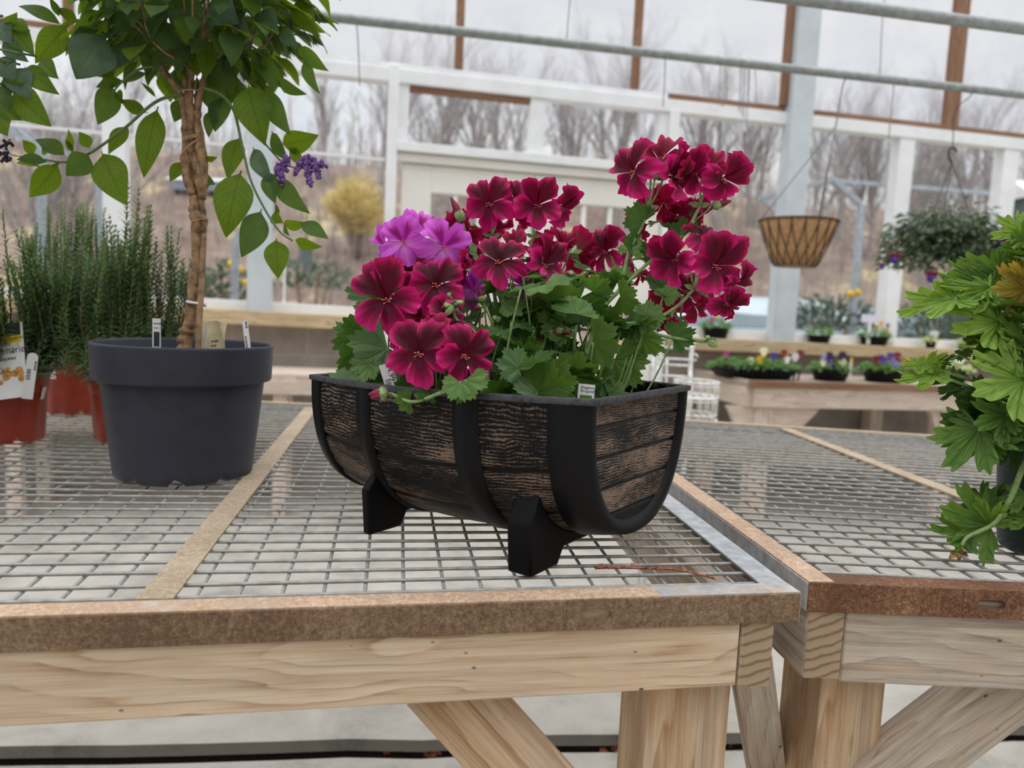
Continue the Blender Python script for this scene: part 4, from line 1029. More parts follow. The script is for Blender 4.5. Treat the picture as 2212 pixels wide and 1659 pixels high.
head_from(G4, mainfork, (1400, 452, 1.0), [
    (B_, 1374, 372, 122, -48, 10, 0.985, 20, 2), (B_, 1434, 378, 122, 70, 14, 0.99, -24, 3), (C_r, 1424, 352, 112, 20, 66, 1.02, 0, 3), (C_r, 1462, 384, 88, 60, 0, 0.99, 40, 1)], via=[(1358, 545, 1.0), (1386, 490, 1.0)])
head_from(G4, mainfork, (1512, 446, 1.02), [
    (B_, 1504, 374, 96, -20, 2, 1.0, 6, 4), (B_, 1558, 384, 112, 46, -10, 1.0, -26, 1), (C_r, 1528, 370, 92, 30, 50, 1.03, 0, 0)], via=[(1410, 560, 1.0), (1476, 508, 1.01)])
head_from(G4, P(1410, 560, 1.0), (1450, 490, 1.07), [
    (C_r, 1436, 432, 112, -20, -30, 1.07, 0, 1), (B_, 1478, 440, 96, 30, -34, 1.08, 0, 3), (C_r, 1500, 462, 88, 70, -20, 1.07, 20, 2), (C_r, 1400, 484, 70, -80, -10, 1.06, 0, 4), (C_r, 1456, 470, 60, 0, -50, 1.07, 0, 3)])
head_from(G4, P(1300, 700, 0.99), (1500, 624, 0.985), [
    (B_, 1464, 560, 116, -32, -4, 0.965, 14, 3), (B_, 1540, 574, 138, 30, 4, 0.955, -16, 4), (B_, 1582, 614, 98, 72, -4, 0.975, -20, 1), (B_, 1566, 650, 92, 40, -36, 0.975, -10, 1), (B_, 1520, 520, 100, 20, 56, 1.0, 10, 2), (C_r, 1576, 656, 70, 90, -20, 1.0, 0, 0)], via=[(1400, 695, 0.985), (1462, 662, 0.985)])
head_from(G4, P(1330, 712, 1.04), (1470, 690, 1.05), [
    (C_r, 1452, 640, 116, -150, 0, 1.05, 0, 2), (C_r, 1496, 656, 84, 60, -20, 1.05, 0, 3), (C_r, 1442, 690, 84, -40, -40, 1.04, 20, 1), (B_, 1480, 632, 90, 10, 20, 1.05, 0, 2)], via=[(1400, 702, 1.04)])
# buds
for pl, x, y, x1, y1, d, r, hue, cl, hubxy in (
    (G3, 1000, 480, 974, 426, 1.06, 9, 'bud', False, (1010, 515)), (G3, 1000, 500, 966, 492, 1.06, 6, 'bud', False, (1010, 515)),
    (G4, 1538, 446, 1580, 434, 1.01, 8, 'bud', False, (1500, 478)), (G3, 1176, 716, 1168, 730, 0.985, 5, 'bud', False, (1180, 728)),
    (G3, 1184, 718, 1206, 724, 0.98, 6, 'bud', False, (1180, 728)), (G3, 1200, 712, 1236, 722, 0.98, 6, 'bud', False, (1180, 728)),
    (G3, 1240, 590, 1210, 594, 1.03, 6, 'bud', False, (1247, 600)), (G3, 1262, 586, 1292, 590, 1.03, 6, 'bud', False, (1247, 600)), (G3, 1258, 590, 1272, 602, 1.03, 6, 'bud', False, (1247, 600)), (G3, 1248, 594, 1252, 606, 1.03, 5, 'bud', False, (1247, 600)),
    (G1, 838, 848, 796, 852, 0.894, 12, 'bud', False, (845, 850)), (G1, 836, 852, 800, 860, 0.892, 8, 'bud', False, (845, 850)),
    (G2, 800, 600, 784, 592, 1.0, 7, 'pink_upper', False, (808, 600)), (G2, 806, 606, 796, 630, 1.0, 8, 'bud', False, (808, 600)), (G2, 804, 602, 788, 614, 1.0, 7, 'bud', False, (808, 600)),
    (G1, 990, 650, 998, 672, 0.925, 8, 'bud', False, (978, 650)), (G1, 975, 654, 940, 674, 0.925, 7, 'bud', False, (978, 650)), (G1, 978, 660, 956, 690, 0.925, 7, 'sepal', True, (978, 650)), (G1, 972, 640, 964, 632, 0.925, 6, 'sepal', True, (978, 650)),
    (G3, 1042, 652, 1036, 622, 0.97, 7, 'bud', False, (1050, 664)), (G3, 1040, 660, 1024, 668, 0.97, 6, 'bud', False, (1050, 664)),
    (G4, 1530, 736, 1556, 752, 0.96, 8, 'sepal', True, (1526, 738)), (G4, 1532, 734, 1550, 740, 0.965, 7, 'sepal', True, (1526, 738)), (G4, 1528, 732, 1530, 722, 0.96, 6, 'sepal', True, (1526, 738)),
    (G3, 1072, 690, 1062, 682, 0.975, 6, 'sepal', True, (1066, 700)), (G3, 1070, 692, 1086, 686, 0.975, 6, 'sepal', True, (1066, 700)), (G3, 1130, 790, 1122, 778, 0.92, 6, 'sepal', True, (1134, 800))):
    q = bud(pl.o, x, y, x1, y1, d, r, hue, cl); h = P(*hubxy, d + 0.004); pl.st.tube([h, q], 0.0012, 5)
G1.stem([P(1000, 828, 0.862), P(948, 850, 0.860), P(890, 868, 0.874), P(845, 850, 0.897)], 0.0024); G1.stem([P(1000, 828, 0.862), P(1030, 812, 0.90), G1.base + V((.03, -.02, 0))], 0.0024)
G1.stem([P(978, 654, 0.929), P(985, 690, 0.935), P(1040, 745, 0.94), G1.base + V((.03, 0, 0))], 0.0024)
G2.stem([P(808, 600, 1.004), P(830, 690, 1.03), G2.base], 0.0018)
G3.stem([P(1010, 515, 1.064), P(1026, 552, 1.06), P(1050, 620, 1.06), G3.base], 0.0020)
G3.stem([P(1180, 728, 0.985), P(1165, 790, 0.96), G3.base + V((.05, -.03, 0))], 0.0022)
G3.stem([P(1247, 600, 1.034), P(1252, 660, 1.02), P(1240, 760, 1.0), G3.base + V((.10, 0, 0))], 0.0026)
G3.stem([P(1050, 664, 0.974), P(1070, 720, 0.98), G3.base + V((0, -.02, 0))], 0.0020)
G3.stem([P(1066, 700, 0.979), P(1066, 752, 0.97), P(1110, 790, 0.95), G3.base + V((.03, -.02, 0))], 0.0022)
G4.stem([P(1526, 738, 0.964), P(1470, 732, 0.97), P(1425, 724, 0.98), P(1380, 706, 0.99), P(1330, 720, 1.0), G4.base], 0.0024)
G4.stem([P(1500, 478, 1.014), P(1470, 505, 1.012)], 0.0018)

# the leaves one can make out, base to tip in the sight of the camera, then the mass behind them
LF = {'m': 'geranium_leaf', 'd': 'geranium_dark', 'p': 'geranium_pale'}
LEAVES = [  # plant, x0, y0, x1, y1, d, width, roll, cup, kind
    (G1, 838, 753, 758, 796, .985, 1.0, 15, .15, 'p'), (G2, 790, 728, 726, 792, 1.0, .9, -30, .2, 'd'), (G2, 820, 716, 780, 700, 1.0, .9, 20, .2, 'm'), (G2, 812, 726, 776, 734, 1.01, .8, 30, .1, 'm'),
    (G1, 827, 806, 768, 806, .97, .8, 40, .1, 'm'), (G2, 790, 826, 705, 812, 1.06, .9, 52, .1, 'p'), (G2, 830, 820, 752, 818, 1.02, .8, 55, .1, 'p'), (G1, 1006, 822, 1024, 862, .83, 1.1, 10, -.1, 'm'), (G1, 994, 826, 972, 864, .828, .9, 20, -.1, 'm'), (G1, 1016, 818, 1048, 846, .838, .8, -20, .1, 'm'),
    (G3, 1071, 732, 1042, 790, .96, .9, 20, .2, 'd'), (G3, 1160, 850, 1238, 828, .885, 1.15, 12, .12, 'm'), (G3, 1190, 830, 1228, 780, .90, 1.0, -14, .12, 'm'), (G3, 1234, 812, 1292, 788, .92, 1.0, 24, .1, 'm'), (G3, 1237, 821, 1304, 822, .93, .9, 50, .1, 'd'),
    (G4, 1327, 778, 1382, 832, .99, 1.0, 18, -.1, 'm'), (G4, 1317, 852, 1347, 826, .93, 1.0, 10, .1, 'p'), (G4, 1300, 816, 1308, 864, .93, .7, 30, .1, 'd'), (G3, 1122, 796, 1068, 784, .90, .9, 20, .15, 'p'), (G3, 1070, 767, 1040, 800, .94, 1.0, 12, .1, 'd'),
    (G3, 1128, 770, 1096, 736, .93, .7, -25, .15, 'm'), (G3, 1134, 767, 1151, 720, .94, .7, 20, .15, 'm'), (G3, 1141, 776, 1172, 744, .93, .8, 5, .15, 'm'), (G3, 1056, 750, 1042, 700, .96, 1.0, 12, .15, 'm'), (G3, 1106, 748, 1134, 690, .97, .9, -20, .15, 'd'),
    (G3, 1214, 702, 1154, 684, .98, .9, 34, .1, 'm'), (G3, 1204, 664, 1162, 640, 1.0, .9, 58, .1, 'd'), (G3, 1230, 673, 1250, 642, 1.0, 1.0, 54, .1, 'd'), (G4, 1275, 664, 1304, 640, .98, 1.0, 40, .2, 'd'), (G3, 1280, 630, 1316, 602, .99, 1.0, 18, .1, 'm'),
    (G3, 1250, 642, 1216, 622, 1.0, 1.0, 30, .1, 'm'), (G4, 1333, 612, 1300, 580, 1.0, .7, -28, .2, 'd'), (G4, 1334, 607, 1356, 572, 1.01, 1.0, 30, .1, 'p'), (G4, 1339, 640, 1385, 658, .99, 1.0, 34, .1, 'm'), (G4, 1317, 706, 1290, 656, .98, .8, -20, .2, 'd'),
    (G4, 1315, 706, 1370, 712, .98, .8, 48, .1, 'd'), (G4, 1282, 740, 1344, 752, .95, 1.1, 14, .1, 'm'), (G4, 1376, 690, 1378, 740, .98, .6, 30, .1, 'd'), (G4, 1388, 730, 1438, 762, .98, .6, 30, -.1, 'm'), (G4, 1397, 686, 1432, 658, .97, .9, 10, .15, 'p'),
    (G4, 1385, 702, 1424, 690, .975, .7, 40, .1, 'm'), (G4, 1454, 730, 1504, 712, .965, .8, 6, .1, 'd'), (G4, 1432, 642, 1466, 616, .99, .7, 28, .1, 'p'), (G4, 1432, 622, 1390, 602, 1.0, .6, 44, .2, 'd'), (G4, 1388, 482, 1348, 450, .99, .8, 18, .1, 'd'),
    (G4, 1366, 534, 1346, 508, .99, .5, 40, .1, 'd'), (G4, 1360, 545, 1382, 504, 1.01, .8, 30, .1, 'p'), (G4, 1418, 552, 1388, 518, .99, .6, -34, .2, 'd'), (G4, 1476, 512, 1448, 484, 1.03, 1.0, 20, .1, 'd'), (G4, 1490, 500, 1506, 476, 1.03, .6, 20, .1, 'd'),
    (G3, 1030, 548, 1012, 546, 1.05, .9, 30, .1, 'p'), (G1, 942, 672, 906, 690, .95, .8, 40, .1, 'd'), (G3, 1108, 700, 1080, 640, 1.0, .9, 20, .2, 'd'), (G3, 1150, 700, 1186, 650, 1.01, .8, -20, .2, 'd'), (G3, 1110, 850, 1078, 826, .90, .9, 20, .1, 'd'), (G3, 1160, 850, 1108, 838, .88, .9, 40, .1, 'p'),
    (G3, 1068, 850, 1090, 816, .89, .9, 40, .1, 'd'), (G1, 880, 842, 866, 806, .95, .8, 20, .1, 'd'), (G1, 930, 850, 900, 852, .868, .8, 24, .1, 'd'), (G1, 846, 820, 822, 790, .97, .9, 20, .1, 'd'), (G1, 800, 788, 786, 830, .96, .7, 30, .1, 'm'), (G1, 884, 868, 850, 866, .880, .8, 16, .1, 'm'), (G1, 905, 848, 912, 862, .868, .5, 10, .1, 'm'),
]
for k, (pl, x0, y0, x1, y1, d, wf, roll, cup, kd) in enumerate(LEAVES):
    a = P(x0, y0, d + 0.008); c = P(x1, y1, d - 0.006)
    fan_leaf(pl.leafmb(LF[kd]), a, c, roll, wf, cup, seed=k)
    if y0 > 640 and k % 1 == 0:
        root = pl.base + V((0.0, 0, 0)) if abs(P(x0, y0, d).x - pl.base.x) > 0.16 else V((a.x * 0.6 + pl.base.x * 0.4, a.y * 0.5 + pl.base.y * 0.5, pl.base.z))
        pl.st.tube(smooth_path([root, root.lerp(a, 0.6) + V((0, 0, -0.01)), a], 4), 0.0013, 5)
rd = random.Random(12)
for k in range(130):  # fill leaves mostly dark-toned, shade inside the plants put into their colour
    s = 0.17 + 0.76 * rd.random() ** .9; t = rd.uniform(-0.10, 0.12); b0 = bpt(BL * s, BW / 2 + t, 0)
    h = rd.random() ** 0.8; ztop = 1.02 + h * (0.15 if 0.25 < s < 0.8 else 0.10)
    a = V((b0.x + rd.uniform(-.03, .03), b0.y + rd.uniform(-.03, .03), ztop)); e = V((rd.uniform(-1, 1), rd.uniform(-1, .6), rd.uniform(-.4, .5))).normalized()
    pl = G2 if s > 0.72 else G3 if s > 0.42 else G4 if s < 0.3 else G1
    fan_leaf(pl.leafmb(LF[rd.choice('ddmd')]), a, a + e * rd.uniform(.026, .042), 0, 1.0, rd.uniform(0, .25), seed=k, nrm=V((rd.uniform(-.6, .6), rd.uniform(-.9, .2), 1)), na=43, nr=4)
    if k % 2 == 0: pl.st.tube(smooth_path([V((b0.x, b0.y, .972)), V(((b0.x + a.x) / 2, (b0.y + a.y) / 2, .975 + (ztop - .975) * .6)), a], 3), 0.0013, 5)
for pl in (G1, G2, G3, G4): pl.done(names={'sepal': 'bract'})
# ------------------------------------------------------------------ pots and plants on the near bench
def text(name, s, size, org, xd, yd, m, parent):
    if s[0] == '~':                                        # print too small to read: a row of little strokes
        x = V(xd).normalized(); y = V(yd); y = (y - x * y.dot(x)).normalized(); n = x.cross(y); mb = MB(); r_ = random.Random(len(s) + int(size * 1e5)); u = 0.0
        for k in range(len(s) - 1):
            w = size * r_.uniform(.25, .5); mb.beam(V(org) + x * u + y * size * .33, V(org) + x * (u + w) + y * size * .33, .00006, size * r_.uniform(.35, .62), y); u += w + size * .16
        return part(name, mb, m, parent, False)
    cu = bpy.data.curves.new(name, 'FONT'); cu.body = s; cu.size = size; cu.extrude = 0.00002
    tmp = bpy.data.objects.new('lettering', cu); COL.objects.link(tmp); bpy.context.view_layer.update()
    me = bpy.data.meshes.new_from_object(tmp.evaluated_get(bpy.context.evaluated_depsgraph_get())); bpy.data.objects.remove(tmp); me.name = name
    o = bpy.data.objects.new(name, me); COL.objects.link(o); o.data.materials.clear(); o.data.materials.append(m)
    x = V(xd).normalized(); y = V(yd); y = (y - x * y.dot(x)).normalized(); z = x.cross(y)
    R = Matrix((x, y, z)).transposed().to_4x4(); o.parent = parent
    o.matrix_local = Matrix.Translation(V(org) - base_of(parent)) @ R; return o
def plate(mb, o, x, y, u0, u1, v0, v1, k=0.0, t=0.0008, round_top=False):
    """a thin card: o + x*u + y*v, k above its face"""
    n = V(x).cross(V(y)).normalized(); T = lambda p: V(o) + V(x) * p.x + V(y) * p.y + n * (p.z + k)
    out = [(u0, v0), (u1, v0), (u1, v1), (u0, v1)]
    if round_top:
        r = (u1 - u0) / 2; out = [(u0, v0), (u1, v0)] + [(u0 + r + r * math.cos(math.pi * i / 8), v1 - r + r * math.sin(math.pi * i / 8)) for i in range(9)]
    mb.slab(out, 0, t, T)
def plant_tag(label, x0, y0, x1, y1, d, wpx, lines=(), bars=None, rnd=False, pic=None, grp='white plant tags', face=0.0):
    """white stick-in tag, foot (x0, y0) and head (x1, y1) in the camera's sight at distance d"""
    a, c = P(x0, y0, d), P(x1, y1, d); w = wpx / FPX * d; y = (c - a); L = y.length; y = y.normalized()
    x = y.cross((CAM - a).normalized()).normalized(); x = Matrix.Rotation(math.radians(face), 3, y) @ x; foot = 0.035
    t = thing('plant_tag', label, 'plant tag', tuple(a - y * foot), grp)
    mb = MB(); plate(mb, a, x, y, -w / 2, w / 2, -foot, L, 0, 0.0008, rnd); part('card', mb, M['tag_white'], t, False)
    if bars:
        mb = MB(); v0, v1, n = bars
        rdm = random.Random(int(x0))
        for k in range(n):
            v = v0 + (v1 - v0) * k / n; plate(mb, a, x, y, -w * .36, w * 0.02, L * v, L * v + L * (v1 - v0) / n * rdm.uniform(.3, .7), 0.0009, 0.0001)
        part('barcode', mb, M['ink'], t, False)
    if pic:
        mb = MB(); plate(mb, a, x, y, -w * .36, w * .36, L * pic[0], L * pic[1], 0.0009, 0.0001); part('picture', mb, pic[2], t, False)
    for s, u, v, sz, vert in lines:
        o = a + x * (u * w) + y * (v * L) + x.cross(y) * 0.0011
        text('printed_text', s, sz, o, (-y if vert else x), (x if vert else y), M['ink'], t)
    return t
def lathe_pot(t, c, prof, m, name='pot_body', n=56, notch=None, inner=True):
    mb = MB(); mb.lathe(c, prof, n)
    if notch:
        for i in range(len(mb.v)):
            v = mb.v[i] - V(c)
            if v.z < 0.014:
                a = math.atan2(v.y, v.x)
                for na_, wd in notch:
                    dlt = abs((a - na_ + math.pi) % (2 * math.pi) - math.pi)
                    if dlt < wd: mb.v[i] = mb.v[i] + V((0, 0, 0.012 * math.cos(dlt / wd * math.pi / 2) ** 0.5))
    return part(name, mb, m, t)
def disc(mb, c, r, n=32, amp=0.004):
    o = len(mb.v); mb.v.append(V(c))
    for k in range(n):
        a = 2 * math.pi * k / n; mb.v.append(V(c) + V((r * math.cos(a), r * math.sin(a), amp * math.sin(5 * a))))
    for k in range(n): mb.face((o, o + 1 + k, o + 1 + (k + 1) % n))

# the slate grey pot
GP = P(399, 1036, 1.287); GP.z = BT; GZ = 0.225
gp = thing('nursery_pot', 'slate grey plastic nursery pot with a wide lip, holding the standard tree', 'pot', tuple(GP))
va = math.atan2(CAM.y - GP.y, CAM.x - GP.x)
prof = [(0.02, 0.004), (0.104, 0.0), (0.1105, 0.004), (0.1125, 0.016), (0.1128, 0.022), (0.1295, GZ - 0.062), (0.1295, GZ - 0.058), (0.1405, GZ - 0.060), (0.1418, GZ - 0.056), (0.1440, GZ - 0.004), (0.1445, GZ), (0.1420, GZ + 0.001), (0.1402, GZ - 0.003), (0.128, GZ - 0.07)]
lathe_pot(gp, GP, prof, M['plastic_grey'], 'pot_body', 72, [(va - 0.14, 0.10), (va + 0.55, 0.08), (va - 0.80, 0.08)])
mb = MB(); disc(mb, GP + V((0, 0, GZ - 0.035)), 0.132); part('potting_soil', mb, M['soil'], gp, kind='stuff')
plant_tag('white tag with a dark picture strip standing in the slate grey pot', 338, 752, 338, 688, 1.235, 17, pic=(0.05, 0.55, M['plastic_grey']), lines=(('~~~~~~', -.38, .80, .0042, False), ('~~~~~~', -.34, .66, .0032, False)), face=18)
plant_tag('narrow white tag with vertical print standing at the far rim of the slate grey pot', 536, 752, 529, 692, 1.225, 12, rnd=True, lines=(('~~~~~', .0, .95, .006, True),), bars=(0.02, 0.45, 8), face=-25)
# folded cream packet behind the stake
t = thing('paper_packet', 'folded cream paper packet tucked in the slate grey pot behind the stake', 'packet', tuple(P(465, 752, 1.30)))
o0 = P(437, 756, 1.31); xx = (P(492, 752, 1.27) - o0); yy = (P(437, 700, 1.31) - o0); W_, H_ = xx.length, yy.length; xx.normalize(); yy.normalize(); nn_ = xx.cross(yy)
M['cream_paper'] = plain('cream_paper', (226, 214, 176), 0.7, 0.05, 30)
mb = MB(); rows = []
for i in range(8):
    v = i / 7; rows.append([o0 + xx * (W_ * u / 8) + yy * (H_ * v * (1 + 0.10 * math.sin(u * .5))) + nn_ * (0.006 * math.sin(u * .9 + 2 * v)) for u in range(9)])
mb.grid(rows, lambda i, j: (j / 8, i / 7)); part('paper', mb, M['cream_paper'], t)
mb = MB(); plate(mb, o0 + nn_ * 0.008, xx, yy, W_ * .28, W_ * .36, 0, H_ * .92, 0, 0.0006); part('white_strip', mb, M['tag_white'], t, False)
for k, s in enumerate(('~~~~~~', '~~~~~')): text('printed_text', s, 0.0075, o0 + xx * W_ * .52 + yy * H_ * (.22 - .17 * k) + nn_ * 0.0085, xx, yy, M['ink'], t)

# the standard tree
HT = Plant('standard_heliotrope', 'heliotrope trained as a small tree with braided brown trunk and purple florets', 'plant', GP + V((0.0, 0, GZ - 0.036)))
D = 1.26
tk = MB()
def pth(l, d=D): return smooth_path([P(q[0], q[1], d + (q[2] if len(q) > 2 else 0)) for q in l], 5)
def knob(path, r0, r1, sd):
    n = len(path); r_ = random.Random(sd)
    return [(r0 + (r1 - r0) * i / (n - 1)) * (1 + 0.16 * r_.uniform(-1, 1) + (0.35 if i % 7 == 3 else 0)) for i in range(n)]
for k, (l, r0, r1) in enumerate((
    ([(398, 770), (400, 742), (404, 716), (412, 690), (416, 640), (424, 560), (424, 480), (418, 420)], .0112, .0075),
    ([(432, 640, .01), (437, 560, .008), (440, 480, .006), (434, 425)], .0052, .0052),
    ([(418, 420), (404, 385, -.006), (400, 345, -.006), (402, 300), (398, 250), (390, 205), (362, 165), (345, 138)], .0072, .0046),
    ([(420, 425), (414, 370, .006), (412, 320, -.004), (410, 260), (404, 205), (396, 150, .02)], .0064, .0044),
    ([(434, 425), (426, 370, -.006), (420, 310, .004), (414, 260), (412, 210), (414, 140)], .0064, .0044),
    ([(436, 430), (440, 380), (432, 320, -.008), (427, 270), (430, 215), (440, 170), (452, 120)], .0066, .0042),
    ([(438, 430), (444, 360, .008), (434, 290, .006), (424, 230, .005), (430, 180, .02)], .0050, .0036))):
    p = pth(l); tk.tube(p, knob(p, r0, r1, k), 9)
for (x, y, r) in ((398, 735, .012), (418, 452, .0088), (437, 470, .006), (404, 378, .008), (426, 630, .0105), (440, 495, .006)):
    tk.ball(P(x, y, D), r, 9, 6)
part('trunk', tk, M['bark'], HT.o)
mb = MB(); mb.tube(pth([(428, 775, -.012), (430, 700, -.012), (436, 600, -.004), (440, 500, .004)]), .0055, 8); part('stake', mb, plain('thin_bamboo_stake', (150, 118, 88), 0.7, 0.1, 60), HT.o)
def wrap(x, y, rx, tilt, turns, r, m, name):
    c = P(x, y, D); mb = MB(); pts = []
    for k in range(int(turns * 20) + 1):
        a = 2 * math.pi * k / 20; pts.append(c + V((rx * math.cos(a), rx * math.sin(a), tilt * math.cos(a) + 0.003 * k / 20)))
    mb.tube(pts, r, 6); part(name, mb, m, HT.o)
wrap(424, 657, 0.0145, -.002, 1, .0024, M['tag_white'], 'tie')
wrap(416, 305, 0.0150, .004, 2.2, .0012, M['twine'], 'tie'); wrap(413, 326, 0.0165, .016, 1.4, .0014, M['twine'], 'tie'); wrap(410, 203, 0.0165, .002, 1.5, .0011, M['twine'], 'tie'); wrap(432, 480, 0.0125, .003, 1.3, .0010, M['twine'], 'tie')
# side branches
br_ = [
    ([(392, 205), (360, 210), (325, 228), (268, 278), (196, 330), (150, 348), (128, 350), (98, 345)], .0030, D - .02),
    ([(350, 142), (300, 150), (262, 178), (240, 205)], .0024, D - .03), ([(345, 138), (300, 110), (240, 80), (200, 60)], .0026, D),
    ([(440, 190), (478, 205), (505, 240), (520, 300), (540, 385), (572, 452), (604, 500), (632, 520)], .0028, D - .03),
    ([(452, 120), (520, 180), (562, 290), (590, 330), (618, 356), (650, 364)], .0022, D + .01), ([(452, 120), (540, 110), (620, 110), (660, 130)], .0026, D + .02),
    ([(414, 140), (430, 60), (470, -20)], .003, D), ([(396, 150), (340, 60), (300, -10)], .003, D), ([(128, 350), (98, 362), (62, 352)], .0016, D - .02), ([(35, 337), (22, 332), (14, 318)], .0011, D - .02), ([(100, 346), (60, 340), (35, 337)], .0014, D - .02)]
for l, r, d in br_: HT.st.tube(pth(l, d), r, 7, taper=.55)
HL = {'m': 'helio_leaf', 'g': 'helio_grey', 'l': 'helio_lime'}
HLEAF = [  # x0, y0, x1, y1, width share, roll, kind, depth
    (232, 74, 163, 168, .78, 14, 'g', 1.17), (280, 80, 256, 142, .55, 30, 'g', 1.20), (378, 46, 338, 106, .90, 10, 'm', 1.18), (246, 180, 214, 268, .52, -16, 'm', 1.21), (252, 190, 262, 222, .40, 30, 'l', 1.22),
    (318, 245, 258, 216, .48, -10, 'l', 1.22), (340, 225, 308, 380, .34, 14, 'l', 1.21), (278, 266, 232, 330, .40, 24, 'l', 1.22), (196, 330, 146, 380, .72, -10, 'm', 1.19), (214, 322, 270, 441, .50, 14, 'l', 1.20), (130, 352, 66, 427, .54, -12, 'l', 1.20),
    (144, 334, 76, 296, .56, 30, 'm', 1.22), (150, 330, 150, 280, .4, 40, 'l', 1.23), (196, 322, 172, 284, .7, 20, 'l', 1.21), (104, 347, 32, 340, .40, 26, 'm', 1.19), (100, 344, 36, 354, .36, -30, 'l', 1.21), (76, 334, 50, 302, .7, 14, 'l', 1.21), (100, 338, 92, 312, .6, 40, 'm', 1.23), (160, 332, 142, 300, .4, 40, 'l', 1.23),
    (516, 290, 490, 382, .44, 14, 'l', 1.21), (520, 360, 486, 507, .50, 8, 'l', 1.17), (568, 450, 524, 555, .50, -14, 'm', 1.19), (596, 510, 600, 598, .54, 6, 'l', 1.20), (606, 486, 658, 486, .44, 30, 'l', 1.22), (646, 476, 708, 514, .40, -16, 'm', 1.20), (630, 520, 692, 535, .36, 24, 'l', 1.21), (584, 460, 606, 480, .7, 20, 'l', 1.23), (600, 470, 596, 440, .4, 40, 'm', 1.23), (610, 480, 622, 510, .4, 60, 'm', 1.23),
    (602, 316, 684, 296, .54, 10, 'l', 1.22), (620, 318, 660, 354, .44, 30, 'l', 1.23), (580, 280, 617, 348, .34, 30, 'm', 1.22), (538, 312, 582, 394, .36, 20, 'g', 1.20), (576, 366, 592, 438, .46, 24, 'm', 1.20), (586, 380, 662, 460, .36, 20, 'm', 1.20), (530, 170, 566, 304, .52, 8, 'l', 1.19), (566, 188, 624, 290, .36, 24, 'm', 1.20), (592, 172, 656, 206, .34, 30, 'm', 1.21),
    (634, -12, 676, 70, .50, 14, 'l', 1.22), (640, 98, 706, 154, .34, 30, 'm', 1.20), (650, 120, 684, 200, .30, 30, 'm', 1.21), (446, -8, 508, 46, .78, 8, 'g', 1.15), (506, 34, 532, 66, .7, 20, 'g', 1.16), (216, 8, 270, 44, .60, 24, 'm', 1.18), (134, 48, 36, 4, .32, 30, 'm', 1.20), (130, 38, 108, -6, .4, 20, 'm', 1.20), (148, 50, 76, 134, .48, 6, 'l', 1.18), (170, 50, 120, 12, .5, 30, 'l', 1.21),
    (250, 150, 210, 164, .6, 20, 'l', 1.24), (270, 172, 205, 186, .4, 26, 'm', 1.22), (296, 120, 262, 186, .3, 50, 'm', 1.21), (340, 212, 304, 176, .26, 40, 'l', 1.22), (486, 200, 462, 280, .5, 20, 'm', 1.23), (466, 230, 446, 290, .46, 30, 'm', 1.23), (440, 380, 462, 398, .5, 30, 'm', 1.24), (398, 345, 366, 390, .46, 20, 'l', 1.23), (440, 345, 466, 342, .36, 20, 'l', 1.23), (402, 210, 376, 262, .6, 20, 'm', 1.25),
    (560, 120, 600, 185, .4, 16, 'm', 1.22), (600, 60, 640, 100, .46, 10, 'g', 1.2), (330, 60, 300, 120, .5, 20, 'm', 1.2), (420, 60, 380, 150, .4, 20, 'm', 1.2), (300, 20, 250, 70, .6, -20, 'm', 1.18), (560, 20, 600, 70, .6, 10, 'g', 1.18), (330, 100, 316, 160, .5, 20, 'm', 1.22), (470, 110, 500, 200, .5, 0, 'm', 1.23), (448, 150, 470, 250, .5, 10, 'm', 1.24)]
for k, (x0, y0, x1, y1, w, roll, kd, d) in enumerate(HLEAF):
    d = d + 0.03
    oval_leaf(HT.leafmb(HL[kd]), P(x0, y0, d + .012), P(x1, y1, d - .004), w, roll, .12 + .08 * (k % 3), .14, k)
rd = random.Random(21)
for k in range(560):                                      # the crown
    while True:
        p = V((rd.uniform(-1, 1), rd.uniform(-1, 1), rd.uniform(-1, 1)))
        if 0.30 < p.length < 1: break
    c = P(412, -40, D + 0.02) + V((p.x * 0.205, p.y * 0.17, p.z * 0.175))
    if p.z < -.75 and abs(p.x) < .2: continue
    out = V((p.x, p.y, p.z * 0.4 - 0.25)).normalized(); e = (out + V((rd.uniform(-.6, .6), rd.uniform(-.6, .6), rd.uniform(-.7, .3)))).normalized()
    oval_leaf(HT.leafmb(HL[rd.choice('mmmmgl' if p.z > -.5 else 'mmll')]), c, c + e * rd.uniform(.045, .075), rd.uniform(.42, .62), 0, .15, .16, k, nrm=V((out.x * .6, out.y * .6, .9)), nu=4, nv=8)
tk2 = MB()
for k in range(26):
    a = rd.uniform(0, 6.28); rr = rd.uniform(.05, .17); c0 = P(415, 150, D); c1 = P(410, -62, D) + V((rr * math.cos(a), rr * math.sin(a), rd.uniform(-.08, .08)))
    tk2.tube(smooth_path([c0, c0.lerp(c1, .5) + V((rr * .3 * math.cos(a), rr * .3 * math.sin(a), -.02)), c1], 3), .0022, 5, taper=.5)
part('branch', tk2, M['bark'], HT.o)
def florets(name, pts, r, m, parent):
    mb = MB(); r_ = random.Random(5)
    for c in pts:
        for k in range(5):
            q = c + V((r_.uniform(-1, 1), r_.uniform(-1, 1), r_.uniform(-1, 1))) * r * 0.9; mb.ball(q, r * r_.uniform(.45, .8), 6, 4)
    part(name, mb, m, parent)
fl = []
for ax_, ay, bx, by in ((655, 345, 692, 352), (652, 352, 640, 372), (660, 345, 668, 395), (676, 352, 690, 378), (602, 365, 622, 342), (600, 370, 612, 400), (624, 345, 606, 385), (664, 340, 700, 358), (668, 350, 664, 385)):
    for k in range(6): fl.append(P(ax_ + (bx - ax_) * k / 5, ay + (by - ay) * k / 5, 1.24))
florets('flower_head', fl, .0052, M['helio_flower'], HT.o)
